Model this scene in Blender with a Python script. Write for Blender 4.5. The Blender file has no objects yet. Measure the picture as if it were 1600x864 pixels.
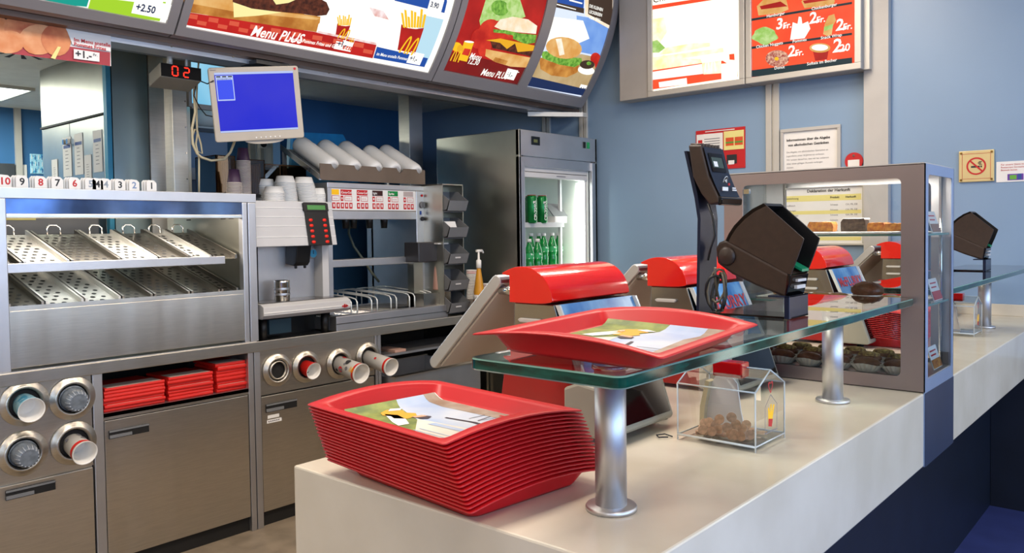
import bpy, math, random
from mathutils import Vector, Matrix
random.seed(7)
S = bpy.context.scene
COL = S.collection
R = math.radians
PI = math.pi

# ---------------------------------------------------------------- camera, world, lights, exposure
CAM_H = 1.48
FPX, PPY = 1256.567, 400.0
yaw, pit, rol = R(40.80062871), R(1.88696357), R(-0.78403621)
_f = Vector((-math.sin(yaw), math.cos(yaw), 0)); _r = Vector((math.cos(yaw), math.sin(yaw), 0)); _u = Vector((0, 0, 1))
CF = _f * math.cos(pit) - _u * math.sin(pit)
_u2 = _u * math.cos(pit) + _f * math.sin(pit)
CR = _r * math.cos(rol) + _u2 * math.sin(rol)
CU = _u2 * math.cos(rol) - _r * math.sin(rol)
CO = Vector((0, 0, CAM_H))
cd = bpy.data.cameras.new('camera'); cam = bpy.data.objects.new('camera', cd); COL.objects.link(cam)
cd.sensor_width = 36; cd.lens = 36 * FPX / 1600; cd.shift_y = -(432 - PPY) / 1600; cd.clip_start = .02
m = Matrix((CR, CU, -CF)).transposed().to_4x4(); m.translation = CO
cam.matrix_world = m
S.camera = cam
S.view_settings.view_transform = 'Standard'
S.view_settings.look = 'None'
S.view_settings.gamma = 1
S.view_settings.use_curve_mapping = False
S.view_settings.exposure = 0.0
S.cycles.use_denoising = True
S.cycles.max_bounces = 10
S.cycles.transparent_max_bounces = 24
S.cycles.sample_clamp_indirect = 6
S.cycles.caustics_reflective = False
S.cycles.caustics_refractive = False
w = bpy.data.worlds.new('world'); S.world = w; w.use_nodes = True
w.node_tree.nodes['Background'].inputs[0].default_value = (.62, .78, 1, 1)
w.node_tree.nodes['Background'].inputs[1].default_value = 1.2

def area(name, loc, aim, sx, sy, power, col):
    l = bpy.data.lights.new(name, 'AREA'); l.shape = 'RECTANGLE'; l.size = sx; l.size_y = sy; l.energy = power; l.color = col
    o = bpy.data.objects.new(name, l); COL.objects.link(o); o.location = loc
    o.rotation_euler = (Vector(aim) - Vector(loc)).to_track_quat('-Z', 'Y').to_euler()
    return o
for _y, _w in ((-2.3, 1.5), (-.55, 1.2), (1.0, .9), (2.22, .9), (3.55, 1.2)):
    area('daylight_window', (4.42, _y, 1.7), (0, _y, 1.6), _w, 1.9, 40 * _w, (.42, .64, 1))
for _x, _w, _p, _c in ((.75, .22, 5, (1, .80, .58)), (1.45, .34, 12, (.86, .95, .86)), (2.35, .3, 8, (1, .78, .58)), (3.2, .5, 16, (.66, .82, 1)), (4.05, .3, 8, (1, .86, .7))):
    area('end_streak_light', (_x, 4.74, 1.5), (_x, 0, 1.5), _w, 2.2, _p, _c)  # unseen strips added to streak the steel reflections; no window here
area('near_fill_light', (1.2, -3.42, 1.7), (-.4, 2, 1.2), 3.4, 1.8, 36, (.86, .93, 1))  # unseen fill added to brighten steel reflections; this wall has no window
area('downlight_and_fill', (-1.9, 1.3, 3.1), (-1.9, 1.3, 0), .5, 1.6, 54, (1, .89, .76))
area('downlight_and_fill', (-1.6, 3.4, 3.1), (-1.6, 3.4, 0), .5, 1.3, 40, (1, .86, .70))
area('downlight_and_fill', (.5, .6, 3.1), (.2, .8, 0), .9, .9, 26, (1, .84, .66))
area('downlight_and_fill', (1.2, 3.2, 3.1), (1.0, 3.2, 0), .9, .9, 22, (1, .86, .7))
area('downlight_and_fill', (.5, -2.2, 3.1), (.5, -2.2, 0), .9, .9, 22, (1, .86, .7))  # added fill that lights the near wall for the steel to mirror
area('kitchen_lamp_and_fill', (-6.45, 1.45, 2.47), (-6.45, 1.45, 0), .5, 1.2, 46, (.95, 1, .90))
area('kitchen_lamp_and_fill', (-5.5, -.6, 2.46), (-5.5, -.6, 0), .5, 1.2, 50, (1, .95, .84))  # off-frame fill added so the fridge side reflects a bright kitchen
area('kitchen_lamp_and_fill', (-5.2, -2.4, 2.46), (-5.2, -2.4, 0), .5, 1.2, 40, (1, .95, .84))  # second added kitchen fill, out of view, for the same reflections
area('near_wall_fill', (-2.4, -1.6, 3.1), (-2.4, -1.6, 0), .8, .8, 40, (1, .86, .7))  # unseen light added to brighten the wall mirrored in the display case

def at(px, py, x=None, y=None, z=None):
    "point of the photo's pixel on a plane of the room"
    d = CF + CR * ((px - 800) / FPX) + CU * ((PPY - py) / FPX)
    if x is not None: t = x / d.x
    elif y is not None: t = y / d.y
    else: t = (z - CAM_H) / d.z
    return CO + d * t

# ---------------------------------------------------------------- materials
def lin(h):
    h = h.lstrip('#'); c = [int(h[i:i + 2], 16) / 255 for i in (0, 2, 4)]
    return tuple(v / 12.92 if v <= .04045 else ((v + .055) / 1.055) ** 2.4 for v in c) + (1,)
MATS = {}
def mat(name, col, rough=.5, metal=0., var=.06, scale=8, bump=0., bscale=(1, 1, 1), bdist=.01, emit=0., trans=0., ior=1.45, coat=0., aniso=0., col2=None, stretch=(1, 1, 1), detail=3, spec=None, lo=.35, hi=.65, brush=False):
    if name in MATS: return MATS[name]
    m = bpy.data.materials.new(name); m.use_nodes = True; nt = m.node_tree; N = nt.nodes; Lk = nt.links
    b = N['Principled BSDF']; c = lin(col) if isinstance(col, str) else col
    b.inputs['Roughness'].default_value = rough; b.inputs['Metallic'].default_value = metal
    b.inputs['Transmission Weight'].default_value = trans; b.inputs['IOR'].default_value = ior
    b.inputs['Coat Weight'].default_value = coat; b.inputs['Anisotropic'].default_value = aniso
    if spec is not None: b.inputs['Specular IOR Level'].default_value = spec
    tc = N.new('ShaderNodeTexCoord')
    mp = N.new('ShaderNodeMapping'); mp.inputs['Scale'].default_value = stretch; Lk.new(tc.outputs['Object'], mp.inputs[0])
    nz = N.new('ShaderNodeTexNoise'); nz.inputs['Scale'].default_value = scale; nz.inputs['Detail'].default_value = detail; Lk.new(mp.outputs[0], nz.inputs[0])
    cr = N.new('ShaderNodeValToRGB'); c2 = lin(col2) if col2 else tuple(v * (1 - var * 2) for v in c[:3]) + (1,)
    cr.color_ramp.elements[0].position = lo; cr.color_ramp.elements[1].position = hi
    cr.color_ramp.elements[0].color = c2; cr.color_ramp.elements[1].color = c; Lk.new(nz.outputs[0], cr.inputs[0])
    Lk.new(cr.outputs[0], b.inputs['Base Color'])
    if emit:
        Lk.new(cr.outputs[0], b.inputs['Emission Color']); b.inputs['Emission Strength'].default_value = emit
    if bump:
        mp2 = N.new('ShaderNodeMapping'); mp2.inputs['Scale'].default_value = bscale; Lk.new(tc.outputs['Object'], mp2.inputs[0])
        n2 = N.new('ShaderNodeTexNoise'); n2.inputs['Scale'].default_value = 1; n2.inputs['Detail'].default_value = 2; Lk.new(mp2.outputs[0], n2.inputs[0])
        bp = N.new('ShaderNodeBump'); bp.inputs['Strength'].default_value = bump; bp.inputs['Distance'].default_value = bdist
        Lk.new(n2.outputs[0], bp.inputs['Height']); Lk.new(bp.outputs[0], b.inputs['Normal'])
    if brush:   # fine horizontal brushing plus slow waviness of the sheet
        tg = N.new('ShaderNodeTangent'); tg.direction_type = 'RADIAL'; tg.axis = 'Z'; Lk.new(tg.outputs[0], b.inputs['Tangent'])
        hs = []
        for sc, nzs, di in (((6, 6, .5), 1, .03),):
            mp3 = N.new('ShaderNodeMapping'); mp3.inputs['Scale'].default_value = sc; Lk.new(tc.outputs['Object'], mp3.inputs[0])
            n3 = N.new('ShaderNodeTexNoise'); n3.inputs['Scale'].default_value = nzs; n3.inputs['Detail'].default_value = 1.5; Lk.new(mp3.outputs[0], n3.inputs[0])
            bp = N.new('ShaderNodeBump'); bp.inputs['Strength'].default_value = .6; bp.inputs['Distance'].default_value = di; Lk.new(n3.outputs[0], bp.inputs['Height'])
            if hs: Lk.new(hs[-1].outputs[0], bp.inputs['Normal'])
            hs.append(bp)
        Lk.new(hs[-1].outputs[0], b.inputs['Normal'])
    MATS[name] = m; return m
def clear(name, tint, refl=1.0, rough=.0):
    m = bpy.data.materials.new(name); m.use_nodes = True; nt = m.node_tree; N = nt.nodes; Lk = nt.links
    N.remove(N['Principled BSDF']); out = N['Material Output']
    t = N.new('ShaderNodeBsdfTransparent'); t.inputs[0].default_value = tint
    g = N.new('ShaderNodeBsdfGlossy'); g.inputs['Roughness'].default_value = rough
    fr = N.new('ShaderNodeFresnel'); fr.inputs[0].default_value = 1.5
    mu = N.new('ShaderNodeMath'); mu.operation = 'MULTIPLY'; mu.inputs[1].default_value = refl; Lk.new(fr.outputs[0], mu.inputs[0])
    mx = N.new('ShaderNodeMixShader'); Lk.new(mu.outputs[0], mx.inputs[0]); Lk.new(t.outputs[0], mx.inputs[1]); Lk.new(g.outputs[0], mx.inputs[2])
    Lk.new(mx.outputs[0], out.inputs[0]); MATS[name] = m; return m

steel = mat('brushed_steel', '#d6cfc2', .40, 1, var=.04, scale=3, stretch=(4, 4, 60), brush=True, aniso=.85)
steel2 = mat('satin_steel', '#cfcfd2', .42, 1, var=.05, scale=5)
steelk = mat('kitchen_steel', '#c2bfb2', .34, 1, var=.06, scale=4, bump=.3, bscale=(3, 3, 1), bdist=.01)
steeld = mat('worktop_steel', '#a5a19a', .26, 1, var=.1, scale=6)
chrome = mat('polished_steel', '#d8d6d2', .12, 1, var=.02)
wallm = mat('blue_wall_panel', '#86a0bc', .36, 0, var=.03, scale=1.5, bump=.08, bscale=(60, 60, 60), bdist=.002)
kwall = mat('deep_blue_kitchen_wall', '#3a6c9c', .5, 0, var=.04, scale=2)
trimm = mat('pale_aluminium_trim', '#c6c2ba', .45, .3, var=.03)
pillm = mat('pale_pillar_paint', '#bdb9b3', .5, 0, var=.03)
greym = mat('grey_board_casing', '#8b8789', .42, .2, var=.03, scale=3)
greyp = mat('grey_wall_box', '#aaa49e', .5, 0, var=.03)
ceilm = mat('off_white_ceiling', '#e2e2da', .7, 0, var=.04)
floorm = mat('brown_floor_tiles', '#93836f', .5, 0, var=.15, scale=9)
blufl = mat('blue_floor', '#3f4a86', .5, 0, var=.08)
slabm = mat('cream_solid_surface', '#dcd3c2', .22, 0, var=.03, scale=4, detail=8, col2='#cfc5b2')
navy = mat('dark_navy_laminate', '#141c2b', .45, 0, var=.1)
navys = mat('navy_painted_steel', '#33415c', .35, .3, var=.05)
black = mat('black_plastic', '#101012', .4, 0, var=.1)
blackg = mat('glossy_black', '#08080a', .08, 0, var=.1)
brown = mat('dark_brown_plastic', '#33241b', .45, 0, var=.12, scale=60)
redt = mat('red_tray_plastic', '#c01219', .42, 0, var=.05, scale=5)
redg = mat('glossy_red_plastic', '#e01a12', .12, 0, var=.03, coat=.5)
redp = mat('red_printed_card', '#dc2018', .5, 0, var=.05)
redd = mat('dark_red_plastic', '#9a1a18', .35, 0, var=.05)
beige = mat('beige_plastic', '#b8ad9d', .45, 0, var=.03)
whitep = mat('white_paper', '#ece9e4', .6, 0, var=.03)
whitec = mat('white_cup_card', '#efece6', .45, 0, var=.02)
greyl = mat('light_grey_plastic', '#c9c7c6', .4, 0, var=.02)
binm = mat('grey_bin_plastic', '#77787a', .45, 0, var=.05)
smoke = clear('smoked_acrylic', (.58, .46, .34, 1), 1.3)
glass = clear('clear_pane', (.95, .98, .97, 1), .9)
acryl = clear('clear_acrylic', (.96, .97, .96, 1), 1.2)
gtop = clear('tinted_shelf_glass', (.80, .90, .86, 1), 1.5)
gedge = mat('green_glass_edge', '#0c5246', .08, 0, var=.45, scale=14, stretch=(1, 1, 4), col2='#03231f')
gedgel = mat('pale_glass_edge', '#7fa89b', .1, 0, var=.1)
acredge = mat('acrylic_edge', '#cfd4d4', .15, 0, var=.05)
purple = mat('purple_card', '#3b2440', .5, 0, var=.05)
creamc = mat('cream_cup_rims', '#cbbfb6', .5, 0, var=.05)
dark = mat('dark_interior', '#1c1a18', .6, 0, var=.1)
hole = mat('dark_hole', '#151312', .7, 0, var=.1)
green = mat('green_glass_bottle', '#0f8f3f', .12, 0, var=.2, scale=30, coat=.4)
canm = mat('green_can', '#0f7a3a', .25, .4, var=.15, scale=30)
copper = mat('copper_coin', '#e0b898', .42, .35, var=.15, scale=90)
choc = mat('chocolate', '#6a3a20', .45, 0, var=.2, scale=60, bump=.6, bscale=(80, 80, 80), bdist=.004)
nuts = mat('nut_topping', '#c8ac60', .7, 0, scale=120, col2='#5e3a20', bump=.8, bscale=(160, 160, 160), bdist=.006)
tartm = mat('baked_crust', '#c98b3c', .6, 0, scale=70, col2='#8f4a22', bump=.5, bscale=(90, 90, 90), bdist=.004)
creamw = mat('cream_board', '#d8caa4', .6)
cookm = mat('pale_biscuit', '#d9a86c', .6, 0, var=.15, scale=50)
cable = mat('cream_cable', '#cbbd9a', .5, 0, var=.05)
orangem = mat('orange_sauce', '#d9992a', .3, 0, var=.1)
sauce2 = mat('brown_sauce', '#8a4420', .3, 0, var=.1)
tubem = mat('translucent_white_sleeve', '#eeebe6', .3, 0, var=.02)
ink = mat('black_ink', '#26262a', .6, 0, var=.0)
inkg = mat('grey_ink', '#77757a', .6, 0, var=.0)
redi = mat('red_ink', '#c02024', .5, 0, var=.0)
yelp = mat('yellow_print', '#ffc20e', .5, 0, var=.0)
yelpale = mat('pale_yellow_print', '#e8dc8c', .6, 0, var=.02)
bluei = mat('blue_ink', '#2c4a90', .5, 0, var=.0)
cyanp = mat('cyan_card', '#4aa8cc', .5, 0, var=.08)
def em(name, col, s, col2=None, scale=10, **k):
    return mat(name, (0.01, 0.01, 0.01, 1), .3) if False else _em(name, col, s, col2, scale, **k)
def _em(name, col, s, col2, scale, lo=.35, hi=.65, detail=3):
    m = bpy.data.materials.new(name); m.use_nodes = True; nt = m.node_tree; N = nt.nodes; Lk = nt.links
    b = N['Principled BSDF']; b.inputs['Base Color'].default_value = (.01, .01, .01, 1); b.inputs['Roughness'].default_value = .5; b.inputs['Specular IOR Level'].default_value = .12
    if col2:
        tc = N.new('ShaderNodeTexCoord'); nz = N.new('ShaderNodeTexNoise'); nz.inputs['Scale'].default_value = scale; nz.inputs['Detail'].default_value = detail
        Lk.new(tc.outputs['Object'], nz.inputs[0]); cr = N.new('ShaderNodeValToRGB'); cr.color_ramp.elements[0].position = lo; cr.color_ramp.elements[1].position = hi
        cr.color_ramp.elements[0].color = lin(col2); cr.color_ramp.elements[1].color = lin(col); Lk.new(nz.outputs[0], cr.inputs[0]); Lk.new(cr.outputs[0], b.inputs['Emission Color'])
    else: b.inputs['Emission Color'].default_value = lin(col)
    b.inputs['Emission Strength'].default_value = s; MATS[name] = m; return m
E = {}
for k, c, s, c2, sc in (('white', '#fffdf4', 1.15, None, 1), ('hot', '#fff6e0', 1.5, '#fff9d8', 6), ('red', '#c8201a', 1, '#a81612', 6), ('redcheck', '#e05a40', 1, None, 1), ('dred', '#8c1512', .9, '#6a0f0e', 5),
        ('orange', '#ff4a28', 1, '#ff5c34', 4), ('bread', '#d99a48', 1, '#b06a24', 12), ('breadl', '#f0c27c', 1, '#e0a050', 12), ('patty', '#6a3420', 1, '#3c1a10', 45), ('cheese', '#fff3a8', 1, None, 1), ('cheddar', '#f0b020', 1, None, 1),
        ('lett', '#8fc850', 1, '#4f8c28', 40), ('lettl', '#c8e498', 1, '#9ccc60', 30), ('tom', '#e03a24', 1, '#b81c14', 10), ('yel', '#ffc81e', 1, None, 1), ('blue', '#1c4fa8', 1, None, 1), ('navy', '#1c2f5c', .9, None, 1), ('sky', '#5c8ce0', 1, '#86b0f0', 4),
        ('pale', '#bfe4f4', 1, None, 1), ('lime', '#a8d82c', 1, None, 1), ('teal', '#10a090', 1, None, 1), ('brown', '#4a382c', .8, None, 1), ('sand', '#cdb488', 1, '#b89a68', 6), ('steel', '#1c3840', .8, None, 1),
        ('glow', '#ffe9a0', 1.3, '#fff8dc', 14), ('bluescr', '#1620d8', .9, '#3030d8', 3), ('bluew', '#b8c8f4', 1, None, 1), ('bluel', '#3a50f0', 1, None, 1), ('led', '#ff2a14', 2.0, None, 1), ('tube', '#f4fff6', 9, None, 1),
        ('lamp', '#f4fff4', 4, None, 1), ('cyanw', '#7cc8ee', .9, '#9fdcf8', 3), ('redl', '#e8b0a8', 1, '#fff0f0', 25), ('donut', '#a03030', 1, '#f0c0a0', 70), ('skyl', '#dfeaff', 1.05, None, 1), ('pinkish', '#f8d8b0', 1.1, '#fff4e4', 14)):
    E[k] = _em('backlit_' + k, c, s, c2, sc)

# ---------------------------------------------------------------- geometry helpers
TF = {}          # matrices of things
GT = [Matrix.Identity(4)]   # placement of the group being built
class MB:
    def __init__(s, m=None): s.v = []; s.f = []; s.mi = []; s.m = m; s.sm = []
    def add(s, vs, fs, mi=0, m=None, smooth=False):
        n = len(s.v); M = m or s.m
        for p in vs:
            p = Vector(p); s.v.append(M @ p if M else p)
        for f in fs: s.f.append([n + i for i in f]); s.mi.append(mi); s.sm.append(smooth)
        return s
    def box(s, x0, x1, y0, y1, z0, z1, mi=0, m=None):
        return s.add([(x, y, z) for z in (z0, z1) for y in (y0, y1) for x in (x0, x1)], [(0, 2, 3, 1), (4, 5, 7, 6), (0, 1, 5, 4), (2, 6, 7, 3), (0, 4, 6, 2), (1, 3, 7, 5)], mi, m)
    def hexa(s, b, t, mi=0, m=None):
        return s.add(list(b) + list(t), [(3, 2, 1, 0), (4, 5, 6, 7)] + [(i, (i + 1) % 4, 4 + (i + 1) % 4, 4 + i) for i in range(4)], mi, m)
    def rings(s, rs, mi=0, m=None, cap0=True, cap1=True, smooth=True, close=True):
        n = len(rs[0]); vs = [p for r in rs for p in r]; fs = []
        for k in range(len(rs) - 1):
            for i in range(n if close else n - 1):
                j = (i + 1) % n; fs.append((k * n + i, k * n + j, (k + 1) * n + j, (k + 1) * n + i))
        s.add(vs, fs, mi, m, smooth)
        base = len(s.v) - len(vs)
        if cap0: s.f.append([base + i for i in range(n)][::-1]); s.mi.append(mi); s.sm.append(False)
        if cap1: s.f.append([base + (len(rs) - 1) * n + i for i in range(n)]); s.mi.append(mi); s.sm.append(False)
        return s
    def lathe(s, prof, mi=0, m=None, n=24, cap0=True, cap1=True, smooth=True):
        return s.rings([[(r * math.cos(2 * PI * i / n), r * math.sin(2 * PI * i / n), z) for i in range(n)] for r, z in prof], mi, m, cap0, cap1, smooth)
    def cyl(s, a, b, r, r2=None, mi=0, n=16, m=None, cap=True, smooth=True):
        a = Vector(a); b = Vector(b); d = (b - a).normalized(); u = d.orthogonal().normalized(); v = d.cross(u); r2 = r if r2 is None else r2
        return s.rings([[c + (u * math.cos(2 * PI * i / n) + v * math.sin(2 * PI * i / n)) * q for i in range(n)] for c, q in ((a, r), (b, r2))], mi, m, cap, cap, smooth)
    def tube(s, pts, r, mi=0, n=8, m=None):
        pts = [Vector(p) for p in pts]; rs = []; u = None
        for i, p in enumerate(pts):
            d = (pts[min(i + 1, len(pts) - 1)] - pts[max(i - 1, 0)]).normalized()
            u = d.orthogonal().normalized() if u is None else (u - d * u.dot(d)).normalized(); v = d.cross(u)
            rs.append([p + (u * math.cos(2 * PI * k / n) + v * math.sin(2 * PI * k / n)) * r for k in range(n)])
        return s.rings(rs, mi, m)
    def prism(s, poly, fn, d0, d1, mi=0, m=None, smooth=False):
        "poly of 2D points; fn(a,b,d) -> 3D"
        n = len(poly); vs = [fn(a, b, d0) for a, b in poly] + [fn(a, b, d1) for a, b in poly]
        s.add(vs, [tuple(range(n))[::-1], tuple(range(n, 2 * n))], mi, m)
        base = len(s.v) - 2 * n
        for i in range(n):
            j = (i + 1) % n; s.f.append([base + i, base + j, base + n + j, base + n + i]); s.mi.append(mi); s.sm.append(smooth)
        return s
    def extr_y(s, prof, y0, y1, mi=0, smooth=False, m=None): return s.prism(prof, lambda a, b, d: (a, d, b), y0, y1, mi, m, smooth)
    def extr_x(s, prof, x0, x1, mi=0, smooth=False, m=None): return s.prism(prof, lambda a, b, d: (d, a, b), x0, x1, mi, m, smooth)
    def extr_z(s, prof, z0, z1, mi=0, smooth=False, m=None): return s.prism(prof, lambda a, b, d: (a, b, d), z0, z1, mi, m, smooth)
    def ball(s, c, rx, ry=None, rz=None, mi=0, n=12, k=8, m=None, jit=0, rnd=random):
        ry = ry or rx; rz = rz or rx; c = Vector(c); rs = []
        for a in range(1, k):
            t = PI * a / k - PI / 2; rs.append([c + Vector((rx * math.cos(t) * math.cos(2 * PI * i / n), ry * math.cos(t) * math.sin(2 * PI * i / n), rz * math.sin(t))) * (1 + (rnd.uniform(-jit, jit) if jit else 0)) for i in range(n)])
        return s.rings(rs, mi, m)
    def build(s, name, mats, parent=None, bevel=0, local=False):
        me = bpy.data.meshes.new(name); vs = s.v
        if parent is not None:
            if not local:
                inv = TF[parent.name].inverted(); vs = [inv @ (GT[0] @ v) for v in vs]
            off = None
        else:
            vs = [GT[0] @ v for v in vs]
            mn = [min(v[i] for v in vs) for i in range(3)]; mx = [max(v[i] for v in vs) for i in range(3)]
            off = Vector(((mn[0] + mx[0]) / 2, (mn[1] + mx[1]) / 2, mn[2])); vs = [v - off for v in vs]
        me.from_pydata([tuple(v) for v in vs], [], s.f)
        mats = mats if isinstance(mats, (list, tuple)) else [mats]
        for x in mats: me.materials.append(x)
        me.polygons.foreach_set('material_index', s.mi); me.polygons.foreach_set('use_smooth', s.sm)
        me.update(); o = bpy.data.objects.new(name, me); COL.objects.link(o)
        if parent is not None:
            o.parent = parent; TF[o.name] = TF[parent.name]
        else:
            o.location = off; TF[o.name] = Matrix.Translation(off)
        if bevel:
            b = o.modifiers.new('bevel', 'BEVEL'); b.width = bevel; b.segments = 2; b.limit_method = 'ANGLE'; b.angle_limit = R(40)
        return o
def tag(o, label, cat, group=None):
    o['label'] = label; o['category'] = cat
    if group: o['group'] = group
    return o
def struct(o, label=None):
    o['kind'] = 'structure'
    if label: o['label'] = label
    return o
def thing(name, label, cat, loc=(0, 0, 0), rz=0, group=None, mtx=None):
    o = bpy.data.objects.new(name, None); COL.objects.link(o); o.empty_display_size = .05
    M = mtx if mtx is not None else Matrix.Translation(GT[0] @ Vector(loc)) @ Matrix.Rotation(rz, 4, 'Z')
    o.matrix_world = M; TF[o.name] = M.copy(); return tag(o, label, cat, group)
def dup(o, loc=None, rz=None, label=None, mtx=None, parent=None, group=None):
    c = o.copy(); COL.objects.link(c)
    if parent is not None: c.parent = parent
    else:
        if mtx is not None: c.matrix_world = mtx
        else:
            c.location = loc
            if rz is not None: c.rotation_euler = (0, 0, rz)
    if label: c['label'] = label
    if group: c['group'] = group
    for ch in [x for x in bpy.data.objects if x.parent == o]: dup(ch, parent=c)
    return c
_tc = {}
def text_mesh(st, size, bold=0.0, shear=0.0, align='LEFT'):
    k = (st, size, bold, shear, align)
    if k not in _tc:
        cu = bpy.data.curves.new('t', 'FONT'); cu.body = st; cu.size = size; cu.offset = bold; cu.shear = shear; cu.align_x = align; cu.resolution_u = 2
        ob = bpy.data.objects.new('t', cu); COL.objects.link(ob); dg = bpy.context.evaluated_depsgraph_get(); dg.update()
        me = bpy.data.meshes.new_from_object(ob.evaluated_get(dg))
        _tc[k] = ([tuple(v.co) for v in me.vertices], [tuple(p.vertices) for p in me.polygons])
        bpy.data.objects.remove(ob); bpy.data.curves.remove(cu); bpy.data.meshes.remove(me)
    return _tc[k]
def put_text(mb, st, size, fn, mi=0, bold=0., shear=0., align='LEFT'):
    vs, fs = text_mesh(st, size, bold, shear, align)
    mb.add([fn(v[0], v[1]) for v in vs], fs, mi)
def flat(o, ux, uy, off=.0):
    "map 2D (a,b) metres to a plane with origin o, unit axes ux, uy and outward normal ux x uy"
    o = Vector(o); ux = Vector(ux).normalized(); uy = Vector(uy).normalized(); n = ux.cross(uy)
    return lambda a, b, d=0: o + ux * a + uy * b + n * (off + d)
def chaikin(p, n=2):
    for _ in range(n): p = [p[0]] + [q for a, b in zip(p, p[1:]) for q in ((a[0] * .75 + b[0] * .25, a[1] * .75 + b[1] * .25), (a[0] * .25 + b[0] * .75, a[1] * .25 + b[1] * .75))] + [p[-1]]
    return p
def arc(cx, cy, r, a0, a1, n=8, ry=None):
    ry = ry or r
    return [(cx + r * math.cos(R(a0 + (a1 - a0) * i / n)), cy + ry * math.sin(R(a0 + (a1 - a0) * i / n))) for i in range(n + 1)]
def ell(cx, cy, rx, ry, n=20, rot=0):
    return [(cx + rx * math.cos(t) * math.cos(rot) - ry * math.sin(t) * math.sin(rot), cy + rx * math.cos(t) * math.sin(rot) + ry * math.sin(t) * math.cos(rot)) for t in [2 * PI * i / n for i in range(n)]]
def rrect(x0, x1, y0, y1, r, n=4):
    return arc(x1 - r, y1 - r, r, 0, 90, n) + arc(x0 + r, y1 - r, r, 90, 180, n) + arc(x0 + r, y0 + r, r, 180, 270, n) + arc(x1 - r, y0 + r, r, 270, 360, n)
def arches(mb, fn, w, h, mi, t=None):
    "two golden arches in a w x h box"
    t = t or w * .13
    for sx in (0, w / 2):
        pts = arc(sx + w / 4, 0, w / 4 - t / 4, 180, 0, 12, h); inn = arc(sx + w / 4, 0, w / 4 - t * 1.1, 180, 0, 12, h - t * .9)
        vs = [fn(a, b) for a, b in pts] + [fn(a, b) for a, b in inn]; n = len(pts)
        mb.add(vs, [(i, i + 1, n + i + 1, n + i) for i in range(n - 1)], mi)

# ================================================================ THE SETTING
YE = 4.8       # end wall
def sbox(name, m, x0, x1, y0, y1, z0, z1, label=None, bevel=0):
    return struct(MB().box(x0, x1, y0, y1, z0, z1).build(name, m, bevel=bevel), label)
sbox('floor', floorm, -7.3, 4.6, -3.6, 4.8, -.1, 0)
sbox('floor_kitchen_bounce', mat('pale_bounce_floor', '#cfcabb', .5), -7.2, -4.4, -3.5, YE, 0, .006)  # pale floor layer added to bounce light onto the kitchen ceiling
sbox('wall_end', wallm, -5.15, 4.6, YE, YE + .12, 0, 3.3); sbox('wall_end_kitchen', kwall, -7.3, -5.15, YE, YE + .12, 0, 3.3)
sbox('wall_kitchen', kwall, -7.35, -7.2, -3.6, YE, 0, 3.3)
sbox('wall_near', mat('beige_near_wall', '#c4ab88', .55), -7.3, 4.6, -3.7, -3.5, 0, 3.3)
# window wall of the customer side: pillars, sill and head round two openings
b = MB(); b.box(4.5, 4.65, -3.5, YE, 0, .7).box(4.5, 4.65, -3.5, YE, 2.7, 3.3)
for y0, y1 in ((-3.5, -3.1), (-1.5, -1.2), (.1, .5), (1.5, 1.75), (2.7, 2.95), (4.2, 4.7)): b.box(4.5, 4.65, y0, y1, .7, 2.7)
struct(b.build('wall_window_side', mat('warm_beige_wall', '#b79a78', .5, 0)))
sbox('ceiling', ceilm, -3.75, 4.6, -3.6, 4.8, 3.2, 3.3)
b = MB(); b.box(-7.3, -3.95, -3.6, 4.8, 2.5, 2.6); struct(b.build('ceiling_kitchen', ceilm))
b = MB(); b.box(-4.1, -3.7, -3.5, YE, 2.5, 3.25); struct(b.build('wall_bulkhead', greym))
# trims of the end wall
def trim(px0, px1, z0, z1, name='trim_1', d=.018, m=trimm):
    a, c = at(px0, 200, y=YE).x, at(px1, 200, y=YE).x; mid = (a + c) / 2; b = MB()
    b.box(a, mid - .006, YE - d, YE, z0, z1).box(mid + .006, c, YE - d, YE, z0, z1).box(mid - .006, mid + .006, YE - d * .4, YE, z0, z1)
    return struct(b.build(name, m, bevel=.002))
trim(849, 861, 0, 3.2, 'trim_1'); trim(907, 919, 0, 3.2, 'trim_2'); trim(1198, 1219, 0, 3.2, 'trim_3')
sbox('trim_4', pillm, at(1354, 200, y=YE).x, at(1392, 200, y=YE).x, YE - .05, YE, 0, 3.2, 'wide pale pillar on the blue end wall')
sbox('trim_5', trimm, -7.2, -7.17, 2.29, 2.335, 0, 2.5)
for k, (a, c) in enumerate(((388, 396), (404, 409))):
    sbox('trim_%d' % (6 + k), trimm, -7.2, -7.16, at(a, 250, x=-7.2).y, at(c, 250, x=-7.2).y, 0, 2.5)
sbox('baseboard_end', pillm, -.6, 4.5, YE - .015, YE, 0, .1)
sbox('floor_customer', blufl, -.84, 4.5, -3.5, YE, .0, .004)
for k_, (a_, c_) in enumerate(((.3, .62), (.92, 1.25), (1.68, 2.15), (2.55, 2.9), (3.5, 3.88))): sbox('trim_%d' % (8 + k_), mat('brown_streak_panel', '#8a6648', .5), a_, c_, YE - .04, YE, .3, 2.9)  # unseen brown panels added for contrast between streaks in the steel
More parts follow.
